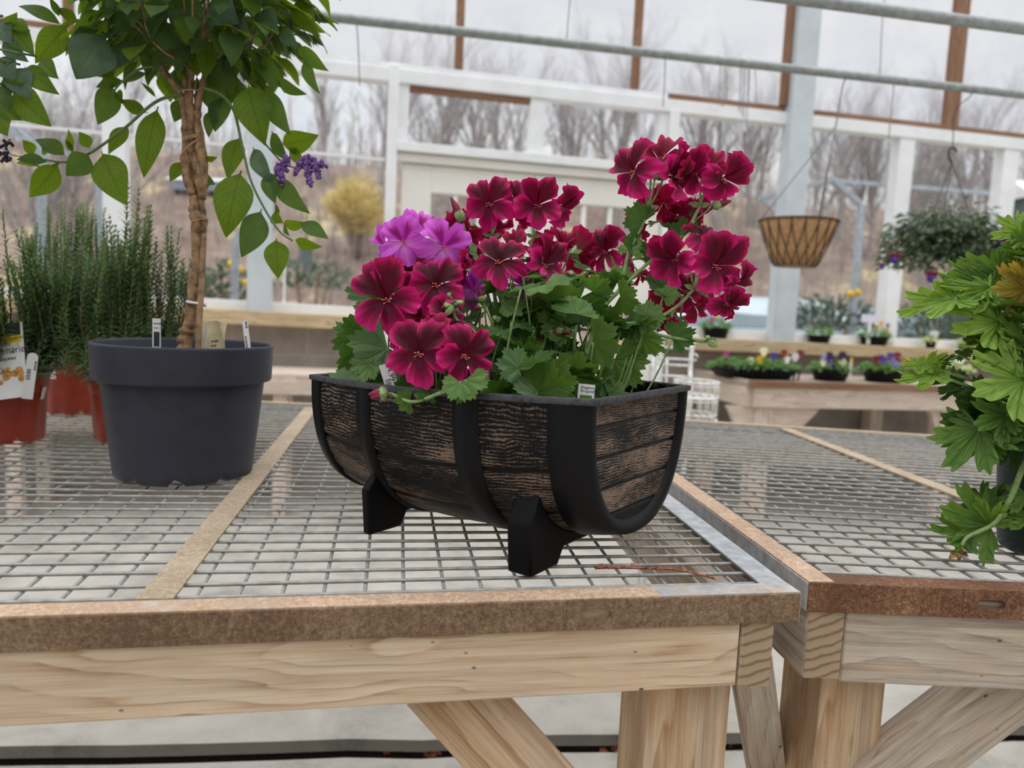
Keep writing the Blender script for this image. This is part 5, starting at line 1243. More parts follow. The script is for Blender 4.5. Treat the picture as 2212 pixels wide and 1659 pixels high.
fl = [P(x, y, 1.22) for x, y in ((8, 316), (14, 310), (22, 308), (10, 326), (6, 332), (12, 338), (16, 346), (24, 312), (8, 346))]
florets('bud_head', fl, .0042, M['helio_bud'], HT.o)
HT.done('stem_dark')

# a second one, most of it beyond the frame
g2c = V((-1.0, 1.10, BT)); gp2 = dup(gp, tuple(g2c), None, None, 'second slate grey nursery pot under the plant cut off by the frame edge')
H2 = Plant('standard_heliotrope', 'second heliotrope tree, only its grey green leaves reach past the frame edge', 'plant', g2c + V((0, 0, GZ - .036)))
mb = MB(); top = V((-0.93, 1.08, 1.40)); p = smooth_path([g2c + V((0, 0, .18)), g2c + V((.01, 0, .4)), top], 8); mb.tube(p, knob(p, .012, .009, 9), 9); part('trunk', mb, M['bark'], H2.o)
for k, (x0, y0, x1, y1, w, roll, kd) in enumerate(((6, 34, 66, 112, .5, 10, 'l'), (-4, 76, 54, 130, .4, 20, 'g'), (22, 70, 62, 68, .4, 30, 'm'), (80, 122, 121, 166, .46, 10, 'l'), (44, 140, 120, 200, .36, 10, 'l'), (26, 140, 60, 208, .6, 10, 'g'), (20, 190, 101, 268, .5, 10, 'l'), (-10, 218, 40, 258, .4, 20, 'l'), (-10, 180, 20, 230, .5, 10, 'm'), (-10, 120, 30, 170, .6, 0, 'g'), (-12, 40, 20, 90, .6, 10, 'g'), (-10, 240, 12, 290, .6, 10, 'l'), (10, 60, 36, 30, .4, 10, 'm'), (0, 190, 50, 180, .4, 20, 'm'))):
    a = P(x0, y0, 1.17); oval_leaf(H2.leafmb(HL[kd]), a, P(x1, y1, 1.15), w, roll, .16, .16, k)
    H2.st.tube(smooth_path([top, top.lerp(a, .6) + V((0, 0, .02)), a], 3), .0018, 5)
for k in range(150):
    p = V((rd.uniform(-1, 1), rd.uniform(-1, 1), rd.uniform(-1, 1)))
    if p.length > 1 or p.x > .80: continue
    c = top + V((-.06, 0, .10)) + V((p.x * .16, p.y * .16, p.z * .16)); e = V((p.x, p.y, p.z * .4 - .3)).normalized()
    oval_leaf(H2.leafmb(HL[rd.choice('mmg')]), c, c + e * .06, .5, 0, .15, .16, k, nrm=V((e.x * .6, e.y * .6, .9)), nu=4, nv=8)
H2.done('stem_dark')

# rosemary in terracotta coloured pots
def terra_pot(label, c, r, h, sticker=None):
    t = thing('rosemary_pot', label, 'pot', tuple(c), 'terracotta red pots of rosemary')
    va = math.atan2(CAM.y - c.y, CAM.x - c.x)
    prof = [(r * .3, .003), (r * .78, 0), (r * .82, .004), (r * .90, h * .70), (r * .90, h * .705), (r * .93, h * .72), (r * .985, h * .965)]
    lathe_pot(t, c, prof, M['plastic_terra'], 'pot_body', 48, [(va + .2, .12), (va - .6, .12), (va + 1.0, .12), (va - 1.3, .1)])
    mb = MB(); mb.lathe(c, [(r * .985, h * .955), (r * 1.03, h * .96), (r * 1.035, h * .99), (r * 1.0, h), (r * .95, h * .985), (r * .92, h * .80)], 48); part('rim', mb, M['plastic_rim'], t, label='grey rim')
    mb = MB(); disc(mb, c + V((0, 0, h * .84)), r * .925); part('potting_soil', mb, M['soil'], t, kind='stuff')
    if sticker is not None:
        a0, z0, z1, wd = sticker; mb = MB(); rr = lambda z: r * (.82 + .08 * z / (h * .7)) + .001 if z < h * .7 else r * .96 + .002
        mb.grid([[c + V((rr(z) * math.cos(va + a0 + wd * j / 6), rr(z) * math.sin(va + a0 + wd * j / 6), z)) for j in range(7)] for z in (z0, z1)], lambda i, j: (j / 6, i)); part('sticker', mb, M['tag_white'], t, label='small white sticker')
    return t
def rosemary(label, c, h, w, n, seed, lean=(0, 0), low=0.1, m='rosemary'):
    """bush of upright needle-leaved sprigs"""
    t = thing('rosemary', label, 'herb plant', tuple(c), 'rosemary plants in pots'); r_ = random.Random(seed); st = MB(); nd = {m: MB(), 'rosemary_light': MB()}
    for k in range(n):
        a = r_.uniform(0, 6.283); q = r_.random() ** .5; hh = h * (1 - .38 * q) * r_.uniform(.72, 1.0); sp = w * q
        if k % 4 == 0: hh *= r_.uniform(.35, .7); sp *= 1.05
        tip = c + V((math.cos(a) * sp + lean[0] * hh / h, math.sin(a) * sp + lean[1] * hh / h, hh)); b0 = c + V((math.cos(a) * min(sp, .035) * .6, math.sin(a) * min(sp, .035) * .6, 0))
        pth_ = smooth_path([b0, c + V((math.cos(a) * sp * 1.0, math.sin(a) * sp * 1.0, hh * .42)), tip + V((r_.uniform(-.015, .015), r_.uniform(-.015, .015), 0))], 7); st.tube(pth_, .0014, 4, taper=.4)
        N = len(pth_); nn = int(hh * 215); mb = nd['rosemary_light'] if k % 5 == 0 else nd[m]
        for i in range(nn):
            f = low + (1 - low) * i / nn; x = f * (N - 1); j = min(N - 2, int(x)); p = pth_[j].lerp(pth_[j + 1], x - j); ax = (pth_[j + 1] - pth_[j]).normalized(); o1 = ax.orthogonal().normalized(); o2 = ax.cross(o1)
            for sgn in (0, math.pi):
                an = i * 1.57 + sgn + r_.uniform(-.3, .3); e = o1 * math.cos(an) + o2 * math.sin(an); L = r_.uniform(.021, .037) * (1 - .5 * max(0, f - .85) / .15)
                d1 = (e * .85 + ax * .55).normalized(); d2 = (e * 1.0 + ax * .15).normalized(); wv = d1.cross(ax).normalized() * .0017
                o = len(mb.v); mb.v += [p - wv * .6, p + wv * .6, p + d1 * L * .55 + wv, p + d1 * L * .55 - wv, p + d1 * L * .55 + d2 * L * .45]
                mb.face((o, o + 1, o + 2, o + 3)); mb.face((o + 3, o + 2, o + 4))
    part('stem', st, M['bark'], t)
    for mm, mb in nd.items(): part('needles', mb, M[mm], t, False)
    return t
def pot_c(x, y, r): q = onz(x, y, BT); v = (q - V((CAM.x, CAM.y, BT))).normalized(); return q + v * r * .80
c1 = pot_c(22, 960, .074); c2 = pot_c(163, 897, .074); c3 = pot_c(274, 958, .074)
terra_pot('terracotta red pot with a picture card and a small white sticker', c1, .074, .142, (0.88, .085, .110, .16))
terra_pot('terracotta red pot farther back, between the card pot and the slate grey pot', c2, .074, .140)
terra_pot('terracotta red pot half hidden behind the slate grey pot', c3, .074, .140)
rosemary('rosemary bush in the terracotta pot with the picture card, cut by the frame edge', c1 + V((0, 0, .118)), .37, .115, 110, 1, (-.03, 0))
rosemary('rosemary bush in the farther terracotta pot, between the other two rosemaries', c2 + V((0, 0, .116)), .50, .105, 110, 2)
rosemary('rosemary bush directly behind the braided tree trunk', c3 + V((0, 0, .116)), .45, .130, 160, 3, (.01, 0))
# picture card on the first pot
t = thing('picture_card', 'herb picture card with a yellow band and roast potatoes on the terracotta pot', 'plant tag', tuple(P(30, 826, 1.40)))
o0 = P(-62, 838, 1.425); xx = P(58, 822, 1.405) - o0; yy = P(-68, 712, 1.43) - o0; W_, H_ = xx.length, yy.length; xx.normalize(); yy = (yy - xx * yy.dot(xx)).normalized(); nn_ = xx.cross(yy)
mb = MB(); plate(mb, o0, xx, yy, 0, W_, -.03, H_, 0, .0008); part('card', mb, M['tag_white'], t, False)
mb = MB(); plate(mb, o0, xx, yy, 0, W_ * .96, H_ * .66, H_ * .79, .0009, .0001); part('yellow_band', mb, M['yellow'], t, False)
mb = MB(); plate(mb, o0, xx, yy, 0, W_ * .96, H_ * .79, H_ * 1.0, .0009, .0001); part('picture', mb, plain('dark_leafy_picture', (44, 60, 52), .5, .3, 300), t, False)
text('printed_text', 'Rosemaries', .0205, o0 + xx * W_ * .30 + yy * H_ * .49 + nn_ * .0011, xx, yy, M['plastic_grey'], t)
text('printed_text', '~~~~~~~~~', .011, o0 + xx * W_ * .46 + yy * H_ * .37 + nn_ * .0011, xx, yy, M['plastic_rim'], t)
text('printed_text', 'Rosemary Tuscan Blue', .008, o0 + xx * W_ * .44 + yy * H_ * .72 + nn_ * .0012, xx, yy, M['plastic_grey'], t)
mb = MB(); r_ = random.Random(2)
for k in range(14):
    u, v = r_.uniform(.42, .94), r_.uniform(.02, .24) * (0.6 + .5 * r_.random()); c = o0 + xx * W_ * u + yy * H_ * v + nn_ * .0011; q = r_.uniform(.0045, .0075); oo = len(mb.v)
    mb.v += [c + (xx * math.cos(a_ * .6283) * q * 1.2 + yy * math.sin(a_ * .6283) * q) + nn_ * .00002 * k for a_ in range(10)]; mb.face(range(oo, oo + 10))
part('potato_picture', mb, plain('roast_potato_print', (200, 140, 62), .5, .25, 260), t, False)
plant_tag('rounded white price tag beside the picture card', 64, 822, 72, 762, 1.395, 21, rnd=True, bars=(.02, .42, 9), lines=(('~~~~~~', .22, .70, .0065, True),), face=-12)
plant_tag('white tag with a brown picture in the farther terracotta pot', 106, 786, 104, 732, 1.72, 26, pic=(.0, .34, plain('brown_print', (150, 104, 56), .5, .2, 200)), lines=(('~~~~~', -.3, .5, .008, False),), face=30)
# ------------------------------------------------------------------ tags in the planter
plant_tag('white price tag with barcode standing in the planter behind the drooping bud', 850, 846, 832, 786, 0.95, 28, lines=(('24.99', .02, .98, .0105, True),), bars=(.03, .48, 9), grp='tags in the barrel planter')
plant_tag('white variety tag with a black outlined name near the planter corner', 1265, 862, 1268, 830, 0.90, 36, lines=(('Elegance', -.34, .70, .0048, False), ('Burgundy', -.34, .46, .0048, False)), grp='tags in the barrel planter', pic=(-.2, .26, M['pansy_leaf']))

# ------------------------------------------------------------------ scented geranium at the frame edge
SC = onz(2262, 1214, BT); SC = SC + (SC - V((0, 0, BT))).normalized() * 0.062
sp = thing('grower_pot', 'dark green plastic grower pot under the lobed scented geranium leaves', 'pot', tuple(SC))
lathe_pot(sp, SC, [(.02, .004), (.058, 0), (.0625, .004), (.0645, .020), (.0645, .0205), (.0655, .022), (.0665, .028), (.0667, .034), (.0745, .135), (.0745, .138), (.0785, .140), (.080, .168), (.0805, .170), (.078, .170), (.074, .12)], M['plastic_green'], 'pot_body', 56)
mb = MB(); disc(mb, SC + V((0, 0, .15)), .073); part('potting_soil', mb, M['soil'], sp, kind='stuff')
SG = Plant('scented_geranium', 'bushy scented geranium with deeply cut leaves in the green pot', 'plant', SC + V((0, 0, .15)))
SL = {'m': 'scented_leaf', 'l': 'scented_lime', 'd': 'scented_dark', 'b': 'scented_brown'}
SLEAF = [(2061, 646, 1946, 670, .55, 52, 'l', .99), (2061, 646, 2000, 634, .6, 20, 'l', 1.0), (2131, 643, 2062, 660, .6, 44, 'l', 1.0), (2142, 618, 2022, 606, .6, 36, 'm', 1.02), (2140, 620, 2016, 624, .5, 50, 'l', 1.01), (2162, 600, 2060, 594, .7, 24, 'm', 1.03), (2182, 566, 2126, 578, .7, 20, 'd', 1.05),
    (2216, 624, 2138, 628, .9, 10, 'b', .97), (2208, 606, 2186, 562, .8, -10, 'b', .97), (2220, 648, 2160, 640, .9, 40, 'l', .98), (2162, 696, 2060, 714, .8, 24, 'l', .98), (2134, 682, 2096, 664, .9, 10, 'm', 1.0), (2138, 680, 2142, 654, .8, 30, 'l', 1.0),
    (2206, 728, 2152, 724, 1.0, 30, 'l', .97), (2130, 728, 2096, 732, .7, 30, 'l', 1.02), (2142, 722, 2110, 780, .9, -14, 'd', 1.0), (2212, 744, 2124, 786, .8, 14, 'm', .97), (1999, 788, 2044, 762, .6, 20, 'l', 1.0), (1992, 788, 1950, 796, .7, 50, 'l', 1.0), (2070, 766, 2110, 756, .6, 40, 'd', 1.02), (2016, 790, 2066, 768, .5, 54, 'd', 1.01),
    (2020, 808, 1936, 832, .5, 50, 'l', .99), (2026, 812, 2030, 790, .6, 20, 'l', .99), (2080, 828, 1994, 818, .5, 54, 'd', 1.0), (2074, 838, 2034, 860, .6, 50, 'd', 1.0), (2146, 876, 2066, 852, .8, 4, 'd', .99), (2146, 878, 2086, 886, .7, -20, 'd', 1.0), (2212, 822, 2112, 846, 1.1, 14, 'l', .94),
    (2174, 896, 2104, 924, .9, 10, 'm', .95), (2176, 896, 2150, 950, .8, 14, 'm', .95), (2176, 896, 2220, 880, .9, 20, 'm', .95), (2118, 908, 2032, 904, .8, 6, 'd', .99), (2118, 924, 2046, 1014, .8, 12, 'm', .96), (2118, 930, 2040, 962, .7, 10, 'm', .98), (2130, 940, 2128, 1010, .7, -10, 'm', .97), (2184, 954, 2198, 1016, .8, 6, 'd', .97),
    (2139, 1136, 2024, 1100, .8, 14, 'm', .965), (2090, 1158, 2014, 1138, .6, 30, 'm', .96), (2139, 1134, 2112, 1080, .9, -16, 'l', .965), (2128, 1092, 2082, 1054, .8, 10, 'd', 1.0), (2138, 1096, 2168, 1044, .8, 14, 'd', 1.0), (2216, 1066, 2186, 1110, .8, 10, 'm', .95), (2220, 1120, 2186, 1140, .9, 10, 'm', .95), (2212, 540, 2160, 530, .8, 20, 'm', 1.03), (2216, 520, 2184, 496, .9, 20, 'm', 1.02), (2220, 580, 2170, 552, .9, 20, 'm', 1.02), (2222, 500, 2148, 506, .7, 40, 'l', 1.03), (2222, 800, 2180, 770, .9, 14, 'd', .99), (2222, 870, 2200, 840, .9, 14, 'd', .99), (2200, 700, 2180, 660, .9, 14, 'd', 1.02)]
for k, (x0, y0, x1, y1, wf, roll, kd, d) in enumerate(SLEAF):
    d += 0.03; a = P(x0, y0, d + .006); c = P(x1, y1, d - .006)
    lobed_leaf(SG.leafmb(SL[kd]), a, c, roll, wf, .10, k)
    if y0 < 1000:
        r0 = SG.base + V((0.0, 0.0, 0.02 + max(0, (900 - y0)) / 1600 * .9)); SG.st.tube(smooth_path([r0, r0.lerp(a, .55) + V((0, 0, -.012)), a], 4), .0017, 6)
rd = random.Random(31)
for k in range(130):
    z = rd.uniform(.0, .30); a_ = rd.uniform(0, 6.283); rr = .035 + .085 * rd.random() * (1 - .5 * z / .30); c = SG.base + V((rr * math.cos(a_), rr * math.sin(a_), z)); e = V((math.cos(a_), math.sin(a_), rd.uniform(-.5, .4))).normalized()
    lobed_leaf(SG.leafmb(SL[rd.choice('ddmdl')]), c, c + e * rd.uniform(.035, .055), 0, rd.uniform(.8, 1.1), .12, k, nrm=V((e.x * .4, e.y * .4, 1)), na=41, nr=4)
    if k % 3 == 0: SG.st.tube([SG.base + V((0, 0, z * .6)), c], .0016, 5)
for k in range(5): SG.stem([SG.base + V((.012 * math.cos(k * 1.3), .012 * math.sin(k * 1.3), -.01)), SG.base + V((.03 * math.cos(k * 1.3), .03 * math.sin(k * 1.3), .15)), SG.base + V((.04 * math.cos(k * 1.3 + .4), .04 * math.sin(k * 1.3 + .4), .29))], .0035)
SG.st.tube(smooth_path([SG.base + V((-.05, -.03, 0.02)), P(2214, 1000, .985), P(2186, 1070, .985), P(2160, 1116, .987), P(2138, 1137, .99), P(2090, 1160, .985), P(2076, 1180, .982)], 5), .0042, 7, taper=.6)
SG.done('stem')
mb = MB()
for x0, y0, x1, y1 in ((2078, 1178, 2076, 1196), (2077, 1190, 2050, 1206), (2077, 1190, 2092, 1204), (2076, 1192, 2070, 1212)): oval_leaf(mb, P(x0, y0, .982), P(x1, y1, .978), .55, 20, .3, .3, x1, nu=4, nv=6)
mb.tube([P(2078, 1176, .982), P(2077, 1192, .98)], .002, 6); part('dry_leaf', mb, plain('dry_curled_leaf', (150, 122, 70), .8, .2, 150), SG.o, label='dry brown curled leaf at the stem tip')
# ------------------------------------------------------------------ bench, pots and baskets by the far wall
FB0, FB1, FBD, FBZ = -0.66, 2.9, 0.72, 0.775
fb = thing('wooden_bench', 'pale wooden bench along the block wall holding the pansy trays', 'bench', tuple(WP(1.1, 0, FBD / 2)))
mb = MB(); mb.beam(WP(FB0, FBZ - 0.014, FBD / 2 + .02), WP(FB1, FBZ - 0.014, FBD / 2 + .02), FBD, 0.026); part('top', mb, M['wood_grey'], fb, True, 0.003)
mb = MB(); wbeam(mb, FB0 - .02, FBZ - 0.008, FB1, FBZ - 0.008, 0.034, 0.022, FBD + .03); part('edge_strip', mb, M['brown_wood'], fb, True, 0.002)
mb = MB(); mb.beam(WP(FB0 - .01, FBZ - .008, FBD + .02), WP(FB0 - .01, FBZ - .008, 0.02), 0.022, 0.034); part('edge_strip', mb, M['wood_grey'], fb, True, 0.002)
mb = MB(); wbeam(mb, FB0 + .02, FBZ - 0.082, FB1, FBZ - 0.082, 0.11, 0.04, FBD); part('apron_board', mb, M['wood_pale'], fb, True, 0.003)
mb = MB(); mb.beam(WP(FB0, FBZ - .082, FBD), WP(FB0, FBZ - .082, .03), 0.04, 0.11); part('apron_board', mb, M['wood_pale'], fb, True, 0.003)
for u in (FB0 + .10, 0.62, 2.0, 2.8):
    mb = MB(); wbeam(mb, u, 0, u, FBZ - .13, 0.10, 0.10, FBD - .05); part('leg', mb, M['wood_pale'], fb, True, 0.004)
    mb = MB(); wbeam(mb, u, 0, u, FBZ - .13, 0.09, 0.09, .08); part('leg', mb, M['wood_pale'], fb, True, 0.004)
    for sg in (-1, 1):
        k = 0.30 if sg > 0 else 0.16
        if u > 0.5: k *= .45
        mb = MB(); o_ = WP(u + sg * .052, FBZ - .137, FBD - .025)
        T = lambda p, u=u, sg=sg: WP(u + sg * (.05 + p.x), FBZ - .137 - p.y, FBD - .035 + p.z)
        out = [(0, 0), (k, 0), (k - .02, .03), (0.0, .30 * (1 if u < .5 else .5))]
        mb.slab(out, -.018, .018, T); part('brace', mb, M['wood_pale'], fb, False)
# low bench by the other window
lb = thing('wooden_bench', 'low narrow plank bench standing by the block wall behind the slate grey pot', 'bench', tuple(WP(-3.6, 0, .3)))
q0, q1 = onwall(440, 785, .30), onwall(800, 814, .30); zt = (q0.z + q1.z) / 2
ua, ub = -5.6, -2.72
mb = MB(); mb.beam(WP(ua, zt, .30), WP(ub, zt - .02, .30), 0.42, 0.035); part('top', mb, M['wood_pale'], lb, True, .003)
mb = MB(); wbeam(mb, ua, zt - .05, ub, zt - .07, .07, .03, .50); part('apron_board', mb, M['wood_pale'], lb, True, .003)
for u in (-5.4, -4.3, -3.10):
    for o_ in (.12, .46): mb = MB(); wbeam(mb, u, 0, u, zt - .03, .065, .06, o_); part('leg', mb, M['wood_pale'], lb, True, .003)

def spot(x, y, off, z): 
    """a place on a horizontal ledge at height z whose front foot is seen at (x, y)"""
    p = onwall(x, y, off); return V((p.x, p.y, z))
PCOL = {k: plain('pansy_' + k, c, .6, .08, 60) for k, c in dict(yellow=(240, 200, 40), gold=(240, 170, 30), purple=(70, 40, 140), deep=(52, 22, 66), red=(130, 22, 44), white=(240, 238, 236), lilac=(158, 146, 214), cream=(236, 228, 190), orchid=(170, 50, 130)).items()}
def pansy_mesh():
    mb = MB()
    for az, L, w in ((60, .9, 1.0), (120, .9, 1.0), (175, .85, .9), (5, .85, .9), (270, 1.0, 1.25)):
        a = math.radians(az); o = len(mb.v); mb.v.append(V((0, 0, 0))); n = 9
        for k in range(n):
            t = k / (n - 1) * 2 - 1; r = L * (1 - .25 * t * t); b_ = a + t * .62 * w; mb.v.append(V((math.cos(b_) * r, math.sin(b_) * r, .12 * math.sin(3 * t + az) + .10)))
        for k in range(n - 1): mb.face((o, o + 1 + k, o + 2 + k))
    mb.ball((0, 0, .04), .16, 6, 4); return mb.mesh('flower')
PANSY = pansy_mesh()
PM = {}
for k, m in PCOL.items(): PM[k] = PANSY.copy(); PM[k].materials.append(m)
def leaves_dome(mb, c, rx, ry, h, n, size, rd, base=.0, spread=1.0):
    for k in range(n):
        a = rd.uniform(0, 6.283); q = rd.random() ** .5; z = h * (1 - q * q * .75) * rd.uniform(.35, 1); p = c + WU * (math.cos(a) * q * rx) + WN * (math.sin(a) * q * ry) + V((0, 0, base + z))
        e = (WU * math.cos(a) + WN * math.sin(a) * .9 + V((0, 0, rd.uniform(-.5, .5)))).normalized(); L = size * rd.uniform(.7, 1.3)
        oval_leaf(mb, p, p + e * L, .62, 0, .2, .1, k, nrm=V((rd.uniform(-.5, .5), rd.uniform(-.8, .2), 1)), nu=2, nv=4)
def bedding(label, plabel, x, y, off, z, wpx, hpx, kind, cols, seed, mleaf='pansy_leaf', rect=False, hh=1.0, depthr=None, tagm=False, fsize=.020):
    """black pot or tray with a bedding plant; wpx, hpx: what its black part spans in the picture"""
    c = spot(x, y, off, z); d = depth(c); w = wpx / FPX * d; h = hpx / FPX * d; rd = random.Random(seed); ry = depthr or w * .42
    c = c - WN * (ry * .9)
    t = thing(kind, label, 'pot', tuple(c), 'black bedding pots by the wall'); mb = MB(); N = 40
    def ring(k, zz): 
        e = .35 if rect else .85
        return [c + WU * (k * w / 2 * math.copysign(abs(math.cos(2 * math.pi * i / N)) ** e, math.cos(2 * math.pi * i / N))) + WN * (k * ry * math.copysign(abs(math.sin(2 * math.pi * i / N)) ** e, math.sin(2 * math.pi * i / N))) * 1.0 + V((0, 0, zz)) for i in range(N)]
    mb.grid([ring(.02, .001), ring(.74, 0), ring(.78, .006), ring(.95, h * .86), ring(1.0, h * .88), ring(1.01, h), ring(.95, h), ring(.93, h * .8), ring(.02, h * .8)], lambda i, j: (j / N, i / 8), True); part('pot_body', mb, M['plastic_black'], t)
    if rect:
        mb = MB()
        for i in range(16):
            u = (i / 15 - .5) * w * .86; mb.beam(c + WU * u + WN * ry * .90 + V((0, 0, .004)), c + WU * u + WN * ry * 1.0 + V((0, 0, h * .85)), .009, .006, WN)
        part('rib', mb, M['plastic_black'], t, kind='stuff')
    p = thing('pansy' if mleaf == 'pansy_leaf' else 'trailing_plant', plabel, 'plant', tuple(c + V((0, 0, h * .8))), 'bedding plants by the wall'); mb = MB()
    leaves_dome(mb, c, w * .56, ry * 1.05, .075 * hh, int(130 * w / .17), .028, rd, h * .85); part('foliage', mb, M[mleaf], p)
    for u, zf, k in cols:
        q = c + WU * (u * w) + WN * (ry * rd.uniform(.1, .8)) + V((0, 0, h * .85 + zf)); v = (CAM - q).normalized(); r_ = V((0, 0, 1)).cross(v).normalized(); ax = (v + V((rd.uniform(-.4, .4), 0, rd.uniform(.0, .5)))).normalized(); r_ = V((0, 0, 1)).cross(ax).normalized(); up = ax.cross(r_)
        o = bpy.data.objects.new('flower', PM[k]); COL.objects.link(o); o.parent = p
        o.matrix_local = Matrix.Translation(q - V(p.location)) @ Matrix((r_, up, ax)).transposed().to_4x4() @ Matrix.Scale(fsize * rd.uniform(.85, 1.15), 4)
    if tagm:
        a = c + WU * (w * tagm) + WN * ry * .8; tt = thing('plant_tag', 'small white and yellow tag in the black pot of ' + label.split(' with ')[-1].split(' holding ')[-1], 'plant tag', tuple(a + V((0, 0, h * .6))), 'small tags by the wall'); mb = MB(); mb.beam(a + V((0, 0, h * .5)), a + V((0, 0, h + .075)), .016, .001, WN); part('card', mb, M['tag_white'], tt, False)
        mb = MB(); mb.beam(a + WN * .001 + V((0, 0, h + .05)), a + WN * .001 + V((0, 0, h + .076)), .016, .001, WN); part('yellow_top', mb, M['yellow'], tt, False)
    return t, p
SZ = 0.972
bedding('low black pot on the sill beside the thick post holding mixed violas', 'small violas in yellow, lilac and white on the sill beside the thick post', 1555, 730, .10, SZ, 60, 27, 'bedding_pot', [(-.05, .085, 'yellow'), (-.35, .06, 'orchid'), (.30, .06, 'white'), (.45, .07, 'cream'), (.35, .03, 'lilac'), (-.25, .05, 'orchid')], 41, fsize=.018)
bedding('small black pot on the sill holding a leafy green plant', 'bushy plain green bedding plant on the sill between thick post and sign', 1780, 742, .12, SZ - .01, 48, 22, 'bedding_pot', [], 42, hh=1.1)
bedding('low black pot on the sill with the white sign', 'dark and gold pansies on the sill under the white sign', 1902, 750, .12, SZ - .015, 62, 26, 'bedding_pot', [(-.3, .075, 'deep'), (-.15, .08, 'deep'), (.3, .085, 'purple'), (.2, .095, 'gold'), (.42, .055, 'gold'), (.5, .04, 'white'), (.0, .07, 'deep')], 43, tagm=-.12, fsize=.017)
bedding('tiny black pot on the sill with pale trailing leaves, nearer the sign', 'pale variegated trailing plant spilling over the sill, nearer the sign', 2016, 752, .13, SZ - .02, 22, 22, 'bedding_pot', [(-.2, .06, 'white'), (.3, .06, 'white')], 44, 'white_green', fsize=.02, hh=.7)
bedding('tiny black pot on the sill with pale trailing leaves, farther from the sign', 'pale variegated trailing plant spilling over the sill beside the scented geranium', 2088, 757, .13, SZ - .025, 24, 22, 'bedding_pot', [(.1, .06, 'white'), (.4, .07, 'cream')], 45, 'white_green', fsize=.02, hh=.6)
bedding('long black cell tray holding mixed pansies', 'row of mixed pansies in the long cell tray', 1648, 818, .60, FBZ, 196, 24, 'plant_tray', [(-.40, .085, 'orchid'), (-.12, .05, 'cream'), (.02, .105, 'cream'), (.0, .06, 'yellow'), (.19, .08, 'purple'), (.26, .10, 'red'), (.33, .095, 'gold'), (.40, .08, 'white'), (.30, .065, 'white'), (.50, .10, 'red'), (.03, .09, 'yellow')], 46, rect=True, depthr=.13, fsize=.024)
bedding('black bowl on the wooden bench holding dark violet pansies', 'dark violet pansies with a few lilac ones in the bowl beside the cell tray', 1812, 824, .60, FBZ, 84, 24, 'bedding_pot', [(-.15, .095, 'deep'), (.05, .09, 'deep'), (.22, .10, 'deep'), (.30, .085, 'deep'), (-.30, .075, 'deep'), (-.20, .065, 'lilac'), (-.38, .05, 'cream'), (.0, .045, 'deep'), (.10, .06, 'cream'), (-.34, .08, 'lilac'), (.42, .08, 'deep')], 47, tagm=.34, fsize=.024)
bedding('black bowl on the wooden bench with lilac and golden pansies', 'lilac, red and golden pansies in the bowl nearest the scented geranium', 1930, 832, .60, FBZ, 92, 26, 'bedding_pot', [(-.35, .075, 'red'), (-.2, .085, 'purple'), (-.1, .075, 'red'), (.05, .095, 'purple'), (.18, .10, 'red'), (.10, .05, 'lilac'), (.18, .06, 'lilac'), (.36, .07, 'gold'), (.38, .055, 'gold'), (.42, .04, 'lilac'), (-.28, .07, 'purple')], 48, fsize=.024)
bedding('black pot on the wooden bench behind the scented geranium leaves', 'white and pale green bedding plant half hidden by the scented geranium', 2070, 826, .45, FBZ, 110, 26, 'bedding_pot', [(-.2, .06, 'white'), (.1, .07, 'white'), (.3, .07, 'white')], 49, 'white_green', fsize=.024)
# little sign
a = spot(1877, 722, .10, SZ + .06); d_ = depth(a); sgn = thing('price_sign', 'small white sign on a stake in the dark and gold pansies', 'sign', tuple(a), None)
mb = MB(); mb.beam(a + V((0, 0, -.05)), P(1880, 694, d_), .026, .002, WN); part('stake', mb, M['tag_white'], sgn, False)
mb = MB(); c = P(1881, 688, d_); s_ = WU * .92 + V((0, 0, .02)); mb.beam(c - s_ * .072, c + s_ * .072, .004, .052); part('board', mb, plain('lavender_white_card', (226, 224, 240), .5, .02), sgn, False)

# ------------------------------------------------------------------ hanging basket
HB = P(1725, 478, 3.42); HBd = 3.42 / FPX
hb = thing('hanging_basket', 'empty coconut fibre hanging basket in a lattice wire frame before the thick post', 'basket', tuple(HB - V((0, 0, .21))))
RT, RB, HH = 81 * HBd, 42 * HBd, 96 * HBd
prof = [(.001, -HH), (RB * .8, -HH), (RB, -HH + .008)] + [(RB + (RT - RB) * (t ** .8), -HH + .008 + (HH - .008) * t) for t in (.2, .4, .6, .8, 1)] + [(RT - .008, .002), (RT * .8, -.05), (.001, -.06)]
mb = MB(); mb.lathe(HB, prof, 48); part('liner', mb, M['coco'], hb)
fr = MB(); rr = lambda t: RB + (RT - RB) * (t ** .8) + .003
for k in range(18):
    for sg in (-1, 1):
        pts = [HB + V((rr(t) * math.cos(2 * math.pi * (k + sg * 1.0 * math.sin(t * math.pi * .5)) / 18), rr(t) * math.sin(2 * math.pi * (k + sg * 1.0 * math.sin(t * math.pi * .5)) / 18), -HH + HH * t)) for t in [i / 10 for i in range(11)]]
        fr.tube(pts, .0022, 5)
for t, r in ((0.0, .0030), (1.0, .0036)): fr.tube([HB + V((rr(t) * math.cos(2 * math.pi * k / 36), rr(t) * math.sin(2 * math.pi * k / 36), -HH + HH * t)) for k in range(37)], r, 5)
part('wire_frame', fr, M['iron_dark'], hb)
hk = V((0, 0, 0)) + PIPE1(1752); hub = HB.lerp(hk, .62); hub = V((HB.x + (hk.x - HB.x) * .9, HB.y + (hk.y - HB.y) * .9, HB.z + .40)); mb = MB()
for k in range(3):
    an = 2.75 + 2 * math.pi * k / 3; mb.tube([HB + V((RT * math.cos(an), RT * math.sin(an), 0)), hub], .0024, 5)
